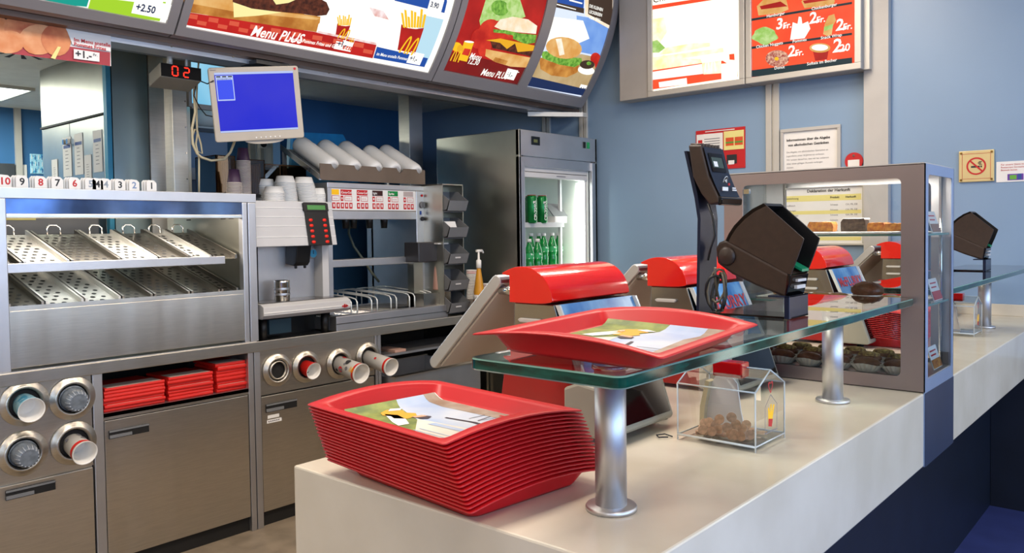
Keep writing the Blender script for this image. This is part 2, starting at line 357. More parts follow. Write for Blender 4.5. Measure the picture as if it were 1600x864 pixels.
# floor lamps panels of the kitchen ceiling
for i, (x, y, sx, sy) in enumerate(((-6.45, 1.45, .3, .62),)):
    t = thing('ceiling_light', ['glowing square panel light in the white kitchen ceiling', 'small panel light in the kitchen ceiling hidden behind the menu boards'][i], 'ceiling light', (x, y, 2.49))
    MB().box(x - sx, x + sx, y - sy, y + sy, 2.485, 2.495).build('diffuser', E['lamp'], t)
    f = MB()
    for a in ((x - sx - .02, x - sx, y - sy - .02, y + sy + .02), (x + sx, x + sx + .02, y - sy - .02, y + sy + .02), (x - sx, x + sx, y - sy - .02, y - sy), (x - sx, x + sx, y + sy, y + sy + .02)): f.box(*a, 2.48, 2.5)
    f.build('frame', trimm, t)
g = MB()
for k in range(16):
    a = 2 * PI * k / 16; c = Vector((-4.95, 1.62, 2.497)); d = Vector((math.cos(a), math.sin(a), 0)); n = Vector((-d.y, d.x, 0))
    g.add([c + d * .09 + n * .006, c + d * .09 - n * .006, c + d * .22 - n * .014, c + d * .22 + n * .014], [(0, 1, 2, 3)])
t = thing('air_vent', 'round swirl air outlet with radial slots in the kitchen ceiling', 'air vent', (-4.95, 1.62, 2.49))
MB().box(-5.2, -4.7, 1.37, 1.87, 2.4975, 2.4995).build('plate', ceilm, t); g.build('slots', hole, t)

# ================================================================ CURVED MENU BOARDS
def BX(z): return -3.05 - .33 * ((3.15 - z) / .805) ** 2
def surf(y, z, off=0.):
    dx = 2 * .33 * (3.15 - z) / .805 ** 2; n = Vector((1, 0, -dx)).normalized()
    return Vector((BX(z), y, z)) + n * off
def onb(px, py):
    z = 2.5
    for _ in range(25):
        p = at(px, py, x=BX(z)); z = z * .4 + min(3.14, p.z) * .6
    return (p.y, z)
def clipz(poly, z0, z1):
    for s, lim in ((1, z0), (-1, z1)):
        out = []
        for i in range(len(poly)):
            a, b = poly[i - 1], poly[i]; ia, ib = s * (a[1] - lim) >= 0, s * (b[1] - lim) >= 0
            if ia != ib:
                t = (lim - a[1]) / (b[1] - a[1]); out.append((a[0] + t * (b[0] - a[0]), lim))
            if ib: out.append(b)
        poly = out
        if len(poly) < 3: return []
    return poly
YR = [-9, 9]
def bpoly(mb, pts, mi, lay, raw=False):
    q = pts if raw else [onb(*p) for p in pts]
    q = [(a, b) for b, a in clipz([(b, a) for a, b in q], *YR)]
    if len(q) < 3: return
    a = sum(q[i - 1][0] * q[i][1] - q[i][0] * q[i - 1][1] for i in range(len(q)))
    if a < 0: q = q[::-1]
    z0 = min(p[1] for p in q); z1 = max(p[1] for p in q); n = max(1, int((z1 - z0) / .035) + 1)
    for k in range(n):
        c = clipz(q, z0 + (z1 - z0) * k / n, z0 + (z1 - z0) * (k + 1) / n)
        if len(c) >= 3: mb.add([surf(y, z, .003 + .0012 * lay) for y, z in c], [tuple(range(len(c)))], mi)
def band(mb, y0, y1, z0, z1, o0, o1, mi=0):
    n = max(1, int((z1 - z0) / .04)); rs = []
    for k in range(n + 1):
        z = z0 + (z1 - z0) * k / n; rs.append([surf(y0, z, o0), surf(y1, z, o0), surf(y1, z, o1), surf(y0, z, o1)])
    mb.rings(rs, mi, smooth=False)
def bt(mb, st, px, py, size, mi, lay=5, bold=.0, shear=0.):
    y0, z0 = onb(px, py); put_text(mb, st, size, lambda a, b: surf(y0 + a, z0 + b + a * .019, .003 + .0012 * lay), mi, bold, shear)
def casing(parent, y0, y1):
    prof = [(BX(z), z) for z in [2.345 + .8 * k / 16 for k in range(17)]] + [(-3.6, 3.145), (-3.6, 2.40), (-3.42, 2.335)]
    MB().extr_y(prof, y0 + .004, y1 - .004).build('casing', greym, parent)
def frame(parent, y0, y1, pics, zl=2.378):
    f = MB(); band(f, y0 + .004, y1 - .004, 2.345, zl, 0, .014)
    ed = [y0 + .004] + [q for p in pics for q in p] + [y1 - .004]
    for i in range(0, len(ed), 2): band(f, ed[i], ed[i + 1], zl, 3.13, 0, .014)
    f.build('frame', greym, parent)
def price(mb, px, py, st, w=.13, h=.06, ink_i=None, size=.05):
    size *= .78
    y0, z0 = onb(px, py); bpoly(mb, [(y0, z0), (y0 + w, z0), (y0 + w, z0 + h), (y0, z0 + h)], 0, 4, True)
    put_text(mb, st, size, lambda a, b: surf(y0 + .01 + a, z0 + .014 + b, .003 + .0012 * 6), ink_i, .001)

c1 = lambda x, y: (x / 4, y / 4)
c2 = lambda x, y: (260 + x / 3.636, y / 3.636)
c3 = lambda x, y: (660 + x / 5, y / 5)
# --- board above the warming station
t = thing('menu_board', 'curved backlit menu board with lime green and white panels above the food warmer', 'menu board', (-3.4, .95, 2.345), group=None)
casing(t, .2, 1.70); frame(t, .2, 1.70, [(.24, 1.655)])
p = MB(); ms = [E['white'], E['lime'], E['teal'], E['navy'], E['pale']]
bpoly(p, [(.24, 2.37), (1.655, 2.37), (1.655, 3.13), (.24, 3.13)], 0, 0, True)
bpoly(p, [c1(140, -5), c1(140, 0), c1(540, 40), c1(555, -10)], 2, 1)
bpoly(p, [c1(570, -30), c1(545, 60), c1(995, 130), c1(1035, 10)], 1, 1); bpoly(p, [c1(700, -60), c1(690, -10), c1(1010, 30), c1(1030, -40)], 0, 2)
bpoly(p, [(.3, 2.45), (1.0, 2.45), (1.0, 2.62), (.3, 2.62)], 2, 1, True); bpoly(p, [(.35, 2.7), (1.5, 2.7), (1.5, 3.0), (.35, 3.0)], 4, 1, True)
price(p, 204, 19, '+2.50', .16, .055, 3, .045)
p.build('menu_picture', ms, t)
# --- middle board
t = thing('menu_board', 'curved backlit menu board with a long grilled sandwich, red check band and fries boxes', 'menu board', (-3.4, 2.46, 2.345))
casing(t, 1.70, 3.22); frame(t, 1.70, 3.22, [(1.74, 3.175)])
ms = [E['white'], E['red'], E['redcheck'], E['bread'], E['breadl'], E['patty'], E['cheese'], E['blue'], E['yel'], E['pale'], E['navy'], E['hot'], E['redl']]
p = MB(); bpoly(p, [(1.74, 2.37), (3.175, 2.37), (3.175, 3.13), (1.74, 3.13)], 0, 0, True)
bpoly(p, [c2(*q) for q in ((100, -40), (90, 62), (850, 180), (870, 100), (700, 60), (370, -40))], 3, 1)
bpoly(p, [c2(*q) for q in ((100, -60), (110, 55), (250, 88), (420, 115), (600, 155), (740, 172), (820, 165), (868, 128), (872, 92), (760, 76), (370, 80), (368, -60))], 3, 2)
bpoly(p, [c2(*q) for q in ((110, -40), (112, 12), (370, 60), (700, 95), (850, 110), (868, 100), (760, 80), (380, 30), (370, -50))], 4, 3)
bpoly(p, [c2(*q) for q in ((370, -40), (372, 8), (470, 45), (620, 62), (760, 74), (850, 88), (905, 82), (922, 50), (905, 10), (850, -20), (700, -60))], 5, 4)
bpoly(p, [c2(*q) for q in ((374, 8), (378, 94), (520, 84), (650, 66), (480, 44))], 6, 5)
bpoly(p, [c2(*q) for q in ((590, -20), (618, 22), (690, 12), (760, -20))], 6, 5)
bpoly(p, [c2(*q) for q in ((92, 62), (840, 178), (1190, 252), (1168, 328), (600, 225), (75, 132))], 1, 3)
for k in range(9):
    x = 120 + k * 118; y = 62 + (x - 92) * .172
    bpoly(p, [c2(x, y + 6), c2(x + 55, y + 14), c2(x + 50, y + 40), c2(x - 5, y + 30)], 2, 4)
    bpoly(p, [c2(x + 52, y + 44), c2(x + 106, y + 54), c2(x + 100, y + 76), c2(x + 48, y + 66)], 2, 4)
bpoly(p, [c2(*q) for q in ((860, 172), (1190, 240), (1188, 252), (850, 182))], 12, 4)
bt(p, 'Menu PLUS', *c2(468, 194), .058, 0, 6, .0010, .25)
bt(p, 'Medium Pommes Frites und Getränk 0,4 l', *c2(688, 222), .021, 0, 6, .0004, .2)
price(p, *c2(945, 272), '+1.-', .105, .06, 10, .045)
bpoly(p, [c2(*q) for q in ((1192, 262), (1482, 328), (1462, 378), (1172, 326))], 7, 3)
bt(p, 'im Menu anstelle Pommes Frites', *c2(1185, 308), .020, 0, 6, .0003, .2)
price(p, *c2(1358, 352), '+1.-', .10, .055, 10, .042)
bpoly(p, [c2(*q) for q in ((1290, -40), (1292, 2), (1575, 72), (1590, 10), (1588, -20))], 7, 3)
price(p, *c2(1478, 48), '3.90', .10, .06, 10, .045)
bpoly(p, [c2(*q) for q in ((1440, 80), (1572, 110), (1470, 372), (1478, 330), (1400, 300))], 9, 1)
def fries(mb, cx, cy, s, mi_red, mi_y, conv, lay=4):
    bpoly(mb, [conv(cx - 62 * s, cy - 88 * s), conv(cx - 30 * s, cy - 66 * s), conv(cx + 20 * s, cy - 60 * s), conv(cx + 66 * s, cy - 66 * s), conv(cx + 16 * s, cy + 78 * s), conv(cx - 84 * s, cy + 58 * s)], mi_red, lay)
    for k in range(8):
        a = -50 + k * 15; h = 150 + 22 * math.sin(k * 2.3)
        bpoly(mb, [conv(cx + (a - 4) * s, cy - 70 * s), conv(cx + (a + 9) * s, cy - 66 * s), conv(cx + (a * 1.25 + 10) * s, cy - h * s), conv(cx + (a * 1.25 - 3) * s, cy - (h + 4) * s)], mi_y, lay + 1)
fries(p, 1392, 222, 1.0, 1, 8, c2); fries(p, 1002, 180, .58, 1, 8, c2)
y0, z0 = onb(*c2(1308, 292)); arches(p, lambda a, b: surf(y0 + a + b * .25, z0 + b, .012), .105, .085, 8)
y1_, z1_ = onb(*c2(962, 208)); arches(p, lambda a, b: surf(y1_ + a + b * .25, z1_ + b, .012), .062, .045, 8)
bpoly(p, [c2(1022, 208), c2(1068, 216), c2(1060, 238), c2(1015, 228)], 1, 4)
y2_, z2_ = onb(*c2(1028, 234)); arches(p, lambda a, b: surf(y2_ + a, z2_ + b, .012), .028, .022, 8)
bpoly(p, [c2(*q) for q in ((1150, 40), (1230, 60), (1260, 110), (1180, 90))], 12, 2)
bpoly(p, [(1.8, 2.72), (2.9, 2.72), (2.9, 2.95), (1.8, 2.95)], 3, 1, True)
p.build('menu_picture', ms, t)
YR[:] = [-9, 9]
# --- right board with two pictures
t = thing('menu_board', 'curved backlit menu board with two burger pictures beside the end wall', 'menu board', (-3.4, 3.9, 2.345))
casing(t, 3.22, 4.70); ym = 4.02
frame(t, 3.22, 4.69, [(3.27, 3.93), (4.02, 4.62)], 2.402)
YR[:] = [3.27, 3.93]
ms = [E['white'], E['red'], E['dred'], E['lettl'], E['lett'], E['tom'], E['patty'], E['cheddar'], E['breadl'], E['yel'], E['navy'], E['hot'], E['bread'], E['sky'], E['sand'], E['brown'], E['skyl'], E['blue'], E['pinkish']]
p = MB(); P3 = lambda mb, pts, mi, lay: bpoly(mb, [c3(*q) for q in pts], mi, lay)
def E3(mb, cx, cy, rx, ry, mi, lay, rot=0, n=18): P3(mb, ell(cx, cy, rx, ry, n, rot), mi, lay)
bpoly(p, [(3.27, 2.405), (3.93, 2.405), (3.93, 3.13), (3.27, 3.13)], 1, 0, True)
bpoly(p, [(3.27, 2.405), (3.93, 2.405), (3.93, 2.50), (3.27, 2.50)], 2, 1, True)
P3(p, ((500, -40), (470, 60), (440, 160), (450, 205), (560, 160), (700, 165), (800, 130), (745, -40)), 3, 2)
E3(p, 600, 60, 70, 60, 4, 3, .3); E3(p, 690, 40, 40, 60, 3, 4)
E3(p, 520, 230, 78, 90, 5, 3, .9); E3(p, 430, 300, 55, 78, 5, 3, .2); E3(p, 480, 365, 50, 75, 5, 4, .3)
P3(p, ((555, 205), (600, 150), (700, 128), (820, 150), (890, 200), (880, 262), (740, 250), (620, 235)), 18, 4)  # bun top painted pale with the glare of the backlight
P3(p, ((545, 225), (640, 232), (760, 258), (885, 270), (872, 330), (800, 342), (700, 300), (640, 258), (548, 250)), 4, 5)
P3(p, ((555, 250), (700, 272), (700, 308), (560, 292)), 5, 5)
P3(p, ((520, 312), (600, 318), (840, 360), (850, 440), (700, 405), (540, 372)), 6, 5)
P3(p, ((488, 310), (600, 296), (868, 352), (856, 392), (735, 402), (715, 335), (652, 378), (598, 330)), 7, 6)
P3(p, ((488, 378), (640, 408), (840, 446), (838, 470), (800, 522), (680, 515), (560, 478), (482, 432)), 8, 6)
P3(p, ((560, 440), (660, 470), (640, 500), (540, 470)), 12, 7)
E3(p, 262, 362, 40, 36, 9, 3); E3(p, 290, 378, 26, 32, 7, 4)
P3(p, ((320, 320), (396, 328), (340, 478), (272, 462)), 9, 4); P3(p, ((322, 372), (372, 380), (352, 432), (300, 420)), 5, 5); E3(p, 358, 322, 38, 8, 0, 5, .1)
yy, zz = onb(*c3(202, 466)); arches(p, lambda a, b: surf(yy + a, zz + b, .012), .075, .06, 9)
bt(p, 'Menu', *c3(354, 448), .042, 0, 7, .0006, .15); bt(p, '12.30', *c3(338, 488), .042, 0, 7, .0006, .15)
bt(p, 'Menu PLUS', *c3(442, 578), .050, 0, 7, .0008, .2); price(p, *c3(625, 606), '+1.-', .10, .055, 10, .045)
bpoly(p, [c3(655, 538), c3(748, 556), c3(746, 562), c3(653, 544)], 0, 7)
p.build('menu_picture', ms, t)
p = MB(); YR[:] = [4.02, 4.62]
bpoly(p, [(4.02, 2.405), (4.62, 2.405), (4.62, 3.13), (4.02, 3.13)], 16, 0, True)
P3(p, ((1200, 120), (1480, 170), (1462, 420), (1400, 440), (1200, 400)), 13, 1)
P3(p, ((940, 120), (1250, 160), (1300, 300), (1160, 360), (920, 330)), 0, 2)
P3(p, ((880, 470), (940, 440), (1240, 420), (1420, 460), (1340, 700), (1300, 705), (830, 595)), 14, 3)
P3(p, ((830, 590), (1312, 702), (1290, 750), (780, 660)), 10, 5)
P3(p, ((905, 440), (1000, 480), (1215, 500), (1205, 560), (1120, 600), (1000, 585), (915, 535)), 12, 5)
P3(p, ((915, 400), (960, 395), (1080, 440), (1235, 450), (1240, 490), (1180, 520), (1060, 500), (930, 450)), 4, 6)
E3(p, 1095, 370, 142, 84, 8, 7, .12); P3(p, ((1030, 300), (1075, 295), (1100, 420), (1060, 430)), 18, 8)
E3(p, 1345, 452, 40, 44, 5, 5); E3(p, 1380, 500, 42, 52, 5, 6); E3(p, 1272, 545, 66, 34, 0, 6, .15); E3(p, 1278, 500, 58, 34, 15, 7); E3(p, 1290, 490, 18, 14, 4, 8)
P3(p, ((975, -30), (990, 30), (1250, 92), (1258, -20)), 17, 3); P3(p, ((985, 5), (985, 45), (1255, 105), (1256, 65)), 15, 4)
bpoly(p, [c3(1140, -6), c3(1240, 22), c3(1236, 32), c3(1136, 6)], 0, 7); bpoly(p, [c3(1000, 18), c3(1190, 70), c3(1188, 76), c3(998, 26)], 0, 7)
P3(p, ((1262, -10), (1262, 118), (1468, 232), (1480, 40), (1480, -10)), 18, 4)
P3(p, ((1290, -20), (1285, 108), (1468, 205), (1476, 55), (1476, -20)), 15, 5)
for k, s in enumerate(('DIE KLEINEN', 'LECKEREIEN', 'VOM GRILL')): bt(p, s, *c3(1292 - k * 2, 56 + k * 44), .027, 0, 7, .0006)
price(p, *c3(1198, 722), '3.90', .10, .055, 10, .046)
p.build('menu_picture', ms, t)
# steel rail and soffit under the boards
t = thing('support_rail', 'long brushed steel rail running under the curved menu boards', 'rail', (-3.6, 2.4, 2.3))
MB().box(-3.62, -3.50, 0.2, 4.75, 2.295, 2.338).build('rail', steel2, t)
MB().box(-3.72, -3.63, 0.2, 4.75, 2.31, 2.345).build('underside', mat('dull_steel', '#7c8286', .5, .6), t)
MB().box(-3.5, -3.44, 0.2, 4.75, 2.315, 2.34).build('lip', mat('brown_rail', '#6f5a4e', .4, .4), t)
b = MB()
for y in (1.3, 1.75, 2.05, 2.6, 3.0): b.cyl((-3.505, y, 2.317), (-3.495, y, 2.317), .006, n=8)
b.build('screws', chrome, t)
# bracket beside the end wall
p0 = at(873, 180, y=4.45); p1 = at(917, 173, y=4.6)
t = tag(MB().hexa([(-3.55, 4.3, 2.26), (-3.30, 4.6, 2.26), (-3.30, 4.66, 2.26), (-3.55, 4.36, 2.26)], [(-3.55, 4.3, 2.29), (-3.30, 4.6, 2.29), (-3.30, 4.66, 2.29), (-3.55, 4.36, 2.29)]).build('wall_bracket', trimm), 'short pale metal bracket under the menu boards above the drinks fridge', 'bracket')

# ================================================================ BOARDS ON THE END WALL
YB = 4.66
def on(y): return lambda px, py: at(px, py, y=y)
def fpoly(mb, pts, y, mi, lay): # seen from -Y
    q = [at(px, py, y=y) for px, py in pts]; q = [(v.x, v.z) for v in q]
    a = sum(q[i - 1][0] * q[i][1] - q[i][0] * q[i - 1][1] for i in range(len(q)))
    if a < 0: q = q[::-1]
    mb.add([(a_, y - .002 - .001 * lay, b_) for a_, b_ in q], [tuple(range(len(q)))], mi)
def ftext(mb, st, px, py, size, y, mi, lay=5, bold=0., shear=0., align='LEFT'):
    o = at(px, py, y=y); put_text(mb, st, size, lambda a, b: (o.x + a, y - .002 - .001 * lay, o.z + b), mi, bold, shear, align)
xa, xb, xc = at(1012, 148, y=YB).x, at(1164, 131, y=YB).x, at(1345, 112, y=YB).x
ZB = 2.345
tag(MB().box(-3.04, xa - .004, YB + .01, YE, ZB, 3.15).build('wall_box', greyp, bevel=.003), 'plain grey blank box on the end wall between curved and flat menu boards', 'panel')
c4 = lambda x, y: (980 + x / 4, y / 4)
def wallboard(x0, x1, label):
    t = thing('menu_board', label, 'menu board', ((x0 + x1) / 2, YB, ZB))
    MB().box(x0, x1, YB + .02, YE, ZB, 3.15).build('casing', greyp, t)
    f = MB(); f.box(x0, x1, YB, YB + .02, ZB, ZB + .035).box(x0, x0 + .035, YB, YB + .02, ZB + .035, 3.15).box(x1 - .035, x1, YB, YB + .02, ZB + .035, 3.15)
    f.build('frame', trimm, t, bevel=.003); return t
t = wallboard(xa, xb - .004, 'overexposed backlit menu board with a pale burger picture on the end wall')
ms = [E['hot'], E['orange'], E['lettl'], E['glow'], E['yel'], E['red'], E['brown'], E['white']]
YP = YB + .015
p = MB().box(xa + .035, xb - .039, YP, YP + .004, ZB + .035, 3.15, 0)
F4 = lambda mb, pts, mi, lay: fpoly(mb, [c4(*q) for q in pts], YP, mi, lay)
F4(p, ((152, 62), (600, -10), (600, -30), (152, 36)), 1, 1)
F4(p, ((152, 120), (230, 110), (250, 200), (190, 290), (154, 300)), 3, 1); F4(p, ((154, 260), (190, 250), (240, 300), (200, 330), (156, 330)), 2, 2)
F4(p, ((240, 300), (400, 272), (520, 268), (520, 290), (300, 330), (200, 345)), 3, 2)
F4(p, ((158, 370), (230, 345), (330, 365), (460, 370), (470, 395), (300, 425), (160, 440)), 3, 2)
F4(p, ((155, 360), (600, 300), (604, 325), (157, 395)), 3, 1)
F4(p, ((160, 440), (470, 395), (600, 380), (692, 440), (694, 480), (160, 560)), 1, 3); F4(p, ((160, 450), (470, 400), (478, 462), (162, 500)), 7, 4)
F4(p, ((470, 395), (590, 382), (592, 458), (480, 466)), 3, 4); F4(p, ((590, 400), (692, 390), (692, 500), (592, 500)), 0, 4)
F4(p, ((200, 515), (375, 488), (378, 528), (204, 548)), 7, 5); F4(p, ((640, 340), (672, 336), (674, 376), (642, 374)), 1, 4)
o_ = at(*c4(484, 456), y=YP); arches(p, lambda a, b: (o_.x + a, YP - .009, o_.z + b), .085, .075, 7)
ftext(p, 'Chicken', *c4(160, 22), .07, YP, 6, 4, .0, .2)
p.build('menu_picture', ms, t)
t = wallboard(xb + .004, xc, 'orange red backlit price board with snacks and large prices on the end wall')
MB().box(xc, xc + .03, YB + .05, YE, ZB, 3.15).build('side_strip', trimm, t)
ms = [E['orange'], E['steel'], E['white'], E['breadl'], E['lettl'], E['donut'], E['red'], E['lett'], E['yel'], E['dred']]
p = MB().box(xb + .039, xc - .035, YP, YP + .004, ZB + .035, 3.15, 0)
for a, b_ in ((118, 12), (293, 205)): F4(p, ((774, a), (1406, b_), (1406, b_ + 14), (776, a + 14)), 1, 1)
F4(p, ((780, 440), (1407, 360), (1408, 416), (781, 482)), 1, 2)
F4(p, ((812, 40), (880, -30), (990, -30), (1010, 60), (960, 82), (822, 98)), 3, 2); F4(p, ((830, 40), (960, 10), (1004, 40), (840, 60)), 6, 3)
F4(p, ((1090, 10), (1130, -40), (1280, -40), (1300, 10), (1290, 30), (1110, 52)), 3, 2); F4(p, ((1100, 6), (1290, -24), (1296, -4), (1110, 24)), 6, 3)
F4(p, [(862 + 78 * math.cos(t_) * (1 + .12 * math.sin(5 * t_)), 225 + 52 * math.sin(t_) * (1 + .1 * math.cos(4 * t_))) for t_ in [2 * PI * i / 26 for i in range(26)]], 4, 2)
F4(p, ((1020, 250), (1036, 140), (1066, 150), (1074, 104), (1090, 108), (1096, 150), (1132, 134), (1146, 180), (1110, 240)), 2, 2)
F4(p, ((1226, 214), (1236, 150), (1260, 100), (1296, 88), (1306, 130), (1288, 160), (1280, 216), (1252, 226)), 3, 2); F4(p, ((1232, 170), (1290, 150), (1284, 180), (1232, 196)), 4, 3)
F4(p, [(940 + 74 * math.cos(t_), 366 + 52 * math.sin(t_)) for t_ in [PI + .1 + 2 * PI * i / 24 for i in range(24)]], 5, 1); F4(p, ell(936, 368, 14, 12, 10), 8, 3)
F4(p, ((1160, 310), (1262, 304), (1250, 372), (1176, 380)), 6, 1); F4(p, ell(1206, 300, 66, 30, 18), 3, 2); F4(p, ell(1206, 298, 52, 20, 18), 2, 3)
for st, x, y, s in (('3.50', 930, 186, .085), ('2.50', 1138, 150, .085), ('2.50', 1304, 194, .085), ('2.50', 1005, 356, .085), ('2.20', 1284, 330, .1)):
    ftext(p, st[:2], *c4(x, y), s * 1.05, YP, 2, 5, .002, .1); ftext(p, 'Fr.' if st != '2.20' else '20', *c4(x + 44, y - 4), s * .58, YP, 2, 5, .0012, .1)
for st, x, y in (('Hamburger', 874, 112), ('Chickenburger', 1154, 66), ('Chicken Nuggets', 808, 304), ('Pommes', 1036, 270), ('Snack Wrap', 1212, 248), ('Donut', 922, 436), ('Softeis im Becher', 1126, 410)):
    ftext(p, st, *c4(x, y), .024, YP, 2, 5, .0003)
p.build('menu_picture', ms, t)

# ================================================================ THINGS ON THE END WALL
def wallrect(px0, py0, px1, py1, y=YE):
    a = at(px0, py0, y=y); b = at(px1, py1, y=y); return a.x, b.x, min(a.z, b.z), max(a.z, b.z)
# red and white poster
x0, x1, z0, z1 = wallrect(1088, 205, 1165, 262)
p = MB().box(x0, x1, YE - .006, YE - .001, z0, z1, 0); W = x1 - x0; H = z1 - z0; y_ = YE - .008
rq = lambda mb, a0, a1, b0, b1, mi, l=0: mb.box(x0 + a0 * W, x0 + a1 * W, y_ - .0005 * l - .0005, y_ - .0005 * l, z0 + b0 * H, z0 + b1 * H, mi)
rq(p, .02, .56, .42, .90, 1); rq(p, .58, .98, .46, .92, 2); rq(p, .62, .78, .56, .76, 3, 1); rq(p, .80, .96, .56, .76, 3, 1); rq(p, .62, .78, .62, .66, 4, 2); rq(p, .80, .96, .62, .66, 4, 2); rq(p, .64, .84, .12, .34, 5, 1); rq(p, .67, .79, .1, .2, 1, 2); rq(p, .05, .14, .62, .76, 0, 2)
rq(p, .2, .8, .945, .965, 1, 1)
for k in range(4): rq(p, .18, .5, .58 + .06 * k, .6 + .06 * k, 6, 1)
tag(p.build('poster', [redi, whitep, yelpale, mat('orange_print', '#d8542a', .5), mat('green_print', '#5a9a3c', .5), ink, inkg]), 'small red and white printed poster taped on the blue wall behind the card terminal', 'poster')
def framed(x0, x1, z0, z1, label, fm, wfr=.02, y=YE):
    t = thing('framed_notice', label, 'notice', ((x0 + x1) / 2, y, z0)); f = MB()
    f.box(x0, x1, y - .02, y, z0, z0 + wfr).box(x0, x1, y - .02, y, z1 - wfr, z1).box(x0, x0 + wfr, y - .02, y, z0 + wfr, z1 - wfr).box(x1 - wfr, x1, y - .02, y, z0 + wfr, z1 - wfr)
    f.build('frame', fm, t, bevel=.002); return t
x0, x1, z0, z1 = wallrect(1221, 203, 1315, 300); z0 = 1.74; z1 = at(1221, 203, y=YE).z
t = framed(x0, x1, z0, z1, 'white framed notice about serving alcoholic drinks above the cake display case', pillm)
p = MB().box(x0 + .02, x1 - .02, YE - .008, YE, z0 + .02, z1 - .02, 0); yy_ = YE - .0095
L = lambda s, a, b, sz, bo=.0, mi=1: put_text(p, s, sz, lambda u, v: (x0 + a + u, yy_, z1 - b + v), mi, bo)
L('Informationen über die Abgabe', .035, .075, .0205, .0006); L('von alkoholischen Getränken', .045, .105, .0205, .0006)
for k, s in enumerate(('Die Abgabe von alkoholischen Getränken an', 'Jugendliche unter 16 Jahren ist verboten.', 'Wir weisen darauf hin, dass wir bei unklarem', 'Alter einen gültigen Ausweis verlangen', 'müssen.')): L(s, .035, .145 + .023 * k, .0138, 0, 2)
L('„Kein gültiger Ausweis, kein Bier“, Sorry', .038, .275, .0155, .0006); L('Herzlichen Dank', .038, .32, .015)
p.build('notice_sheet', [whitep, ink, inkg], t)
x0, x1, z0, z1 = at(1222, 290, y=YE).x, at(1355, 290, y=YE).x - .01, at(1300, 383, y=YE).z, at(1300, 289, y=YE).z
t = framed(x0, x1, z0, z1, 'framed food origin table with yellow lines seen through the cake display glass', trimm, .012)
p = MB().box(x0 + .012, x1 - .012, YE - .008, YE, z0 + .012, z1 - .012, 0); W = x1 - x0; H = z1 - z0
for b0, b1 in ((.74, .84), (.52, .58), (.08, .14)): p.box(x0 + .02, x1 - .02, YE - .0085, YE - .008, z0 + b0 * H, z0 + b1 * H, 3)
L = lambda s, a, b, sz, bo=.0, mi=1: put_text(p, s, sz, lambda u, v: (x0 + a * W + u, yy_, z0 + b * H + v), mi, bo)
L('Deklaration der Herkunft', .32, .89, .024, .0006); L('Bezeichnung', .05, .78, .016); L('Produkt', .6, .78, .016, .0004); L('Herkunft', .78, .78, .016, .0004)
for k, s in enumerate(('Rindfleisch', 'Hamburger', 'Cheeseburger', 'Poulet', 'Nuggets', 'Fisch')): L(s, .05, .66 - .085 * k, .014, 0, 2); L('Schweiz', .6, .66 - .085 * k, .014, 0, 2); L('CH, FR, DE', .78, .66 - .085 * k, .014, 0, 2)
p.build('notice_sheet', [whitep, ink, inkg, yelpale], t)
# red round badge
c = at(1335, 252, y=YE); t = thing('wall_badge', 'round red badge with a white label hanging beside the alcohol notice', 'badge', (c.x, YE, c.z))
MB().cyl((c.x, YE, c.z), (c.x, YE - .012, c.z), .05, n=28).build('disc', redi, t); fl = MB().box(c.x - .032, c.x + .032, YE - .014, YE - .012, c.z - .04, c.z + .008); fl.build('label', whitep, t)
MB().cyl((c.x, YE, c.z + .032), (c.x, YE - .016, c.z + .032), .006, n=10).build('pin', chrome, t)
# no smoking sign
x0, x1, z0, z1 = wallrect(1499, 234, 1554, 286); cx, cz = (x0 + x1) / 2, (z0 + z1) / 2; h = (x1 - x0) / 2
t = thing('no_smoking_sign', 'square brass coloured no smoking sign screwed to the blue wall', 'sign', (cx, YE, z0))
MB().box(x0, x1, YE - .012, YE, cz - h, cz + h).build('plate', mat('pale_brass', '#d8c38c', .4, .25, var=.05), t, bevel=.003)
p = MB(); fy = YE - .013
def ringp(r0, r1, mi, n=32):
    q = [(cx + r * math.cos(2 * PI * i / n), fy, cz + r * math.sin(2 * PI * i / n)) for r in (r0, r1) for i in range(n)]
    p.add(q, [(i, (i + 1) % n, n + (i + 1) % n, n + i) for i in range(n)], mi)
ringp(h * .46, h * .56, 0)
def barp(ax, az, bx, bz, wd, mi, l=0):
    a = Vector((ax, 0, az)); b = Vector((bx, 0, bz)); d = (b - a).normalized() * wd / 2; n = Vector((-d.z, 0, d.x))
    p.add([Vector((cx, fy - .0005 * l, cz)) + q * h for q in (a - n, b - n, b + n, a + n)], [(0, 1, 2, 3)], mi)
barp(-.30, -.04, .2, -.04, .11, 1); barp(.24, -.04, .32, -.04, .11, 1)
for k in range(3): barp(.2 + .06 * k, .06, .1 + .06 * k, .2, .03, 1); barp(.1 + .06 * k, .2, .2 + .06 * k, .3, .03, 1)
barp(-.36, .36, .36, -.36, .1, 0, 1)
for a in (-1, 1):
    barp(-.8, .8 * a, .8, .8 * a, .02, 0); barp(.8 * a, -.8, .8 * a, .8, .02, 0)
p.build('pictogram', [redi, ink], t)
s = MB()
for a in (-.86, .86):
    for b_ in (-.86, .86): s.cyl((cx + a * h, YE - .012, cz + b_ * h), (cx + a * h, YE - .015, cz + b_ * h), .006, n=8)
s.build('screws', mat('brass_screw', '#8a6c3a', .3, .8), t)
x0 = at(1557, 255, y=YE).x; x1 = x0 + .21; z0 = at(1557, 285, y=YE).z; z1 = z0 + .105
t = thing('wall_sticker', 'white sticker with small print and a coloured picture beside the no smoking sign', 'sticker', ((x0 + x1) / 2, YE, z0))
MB().box(x0, x1, YE - .003, YE, z0, z1).build('card', whitep, t)
p = MB()
for k, s in enumerate(('Für unsere Gäste stehen im', 'Restaurant Servietten und', 'Besteck bereit.')): put_text(p, s, .0125, lambda u, v: (x0 + .02 + u, YE - .004, z1 - .02 - .014 * k + v), 0)
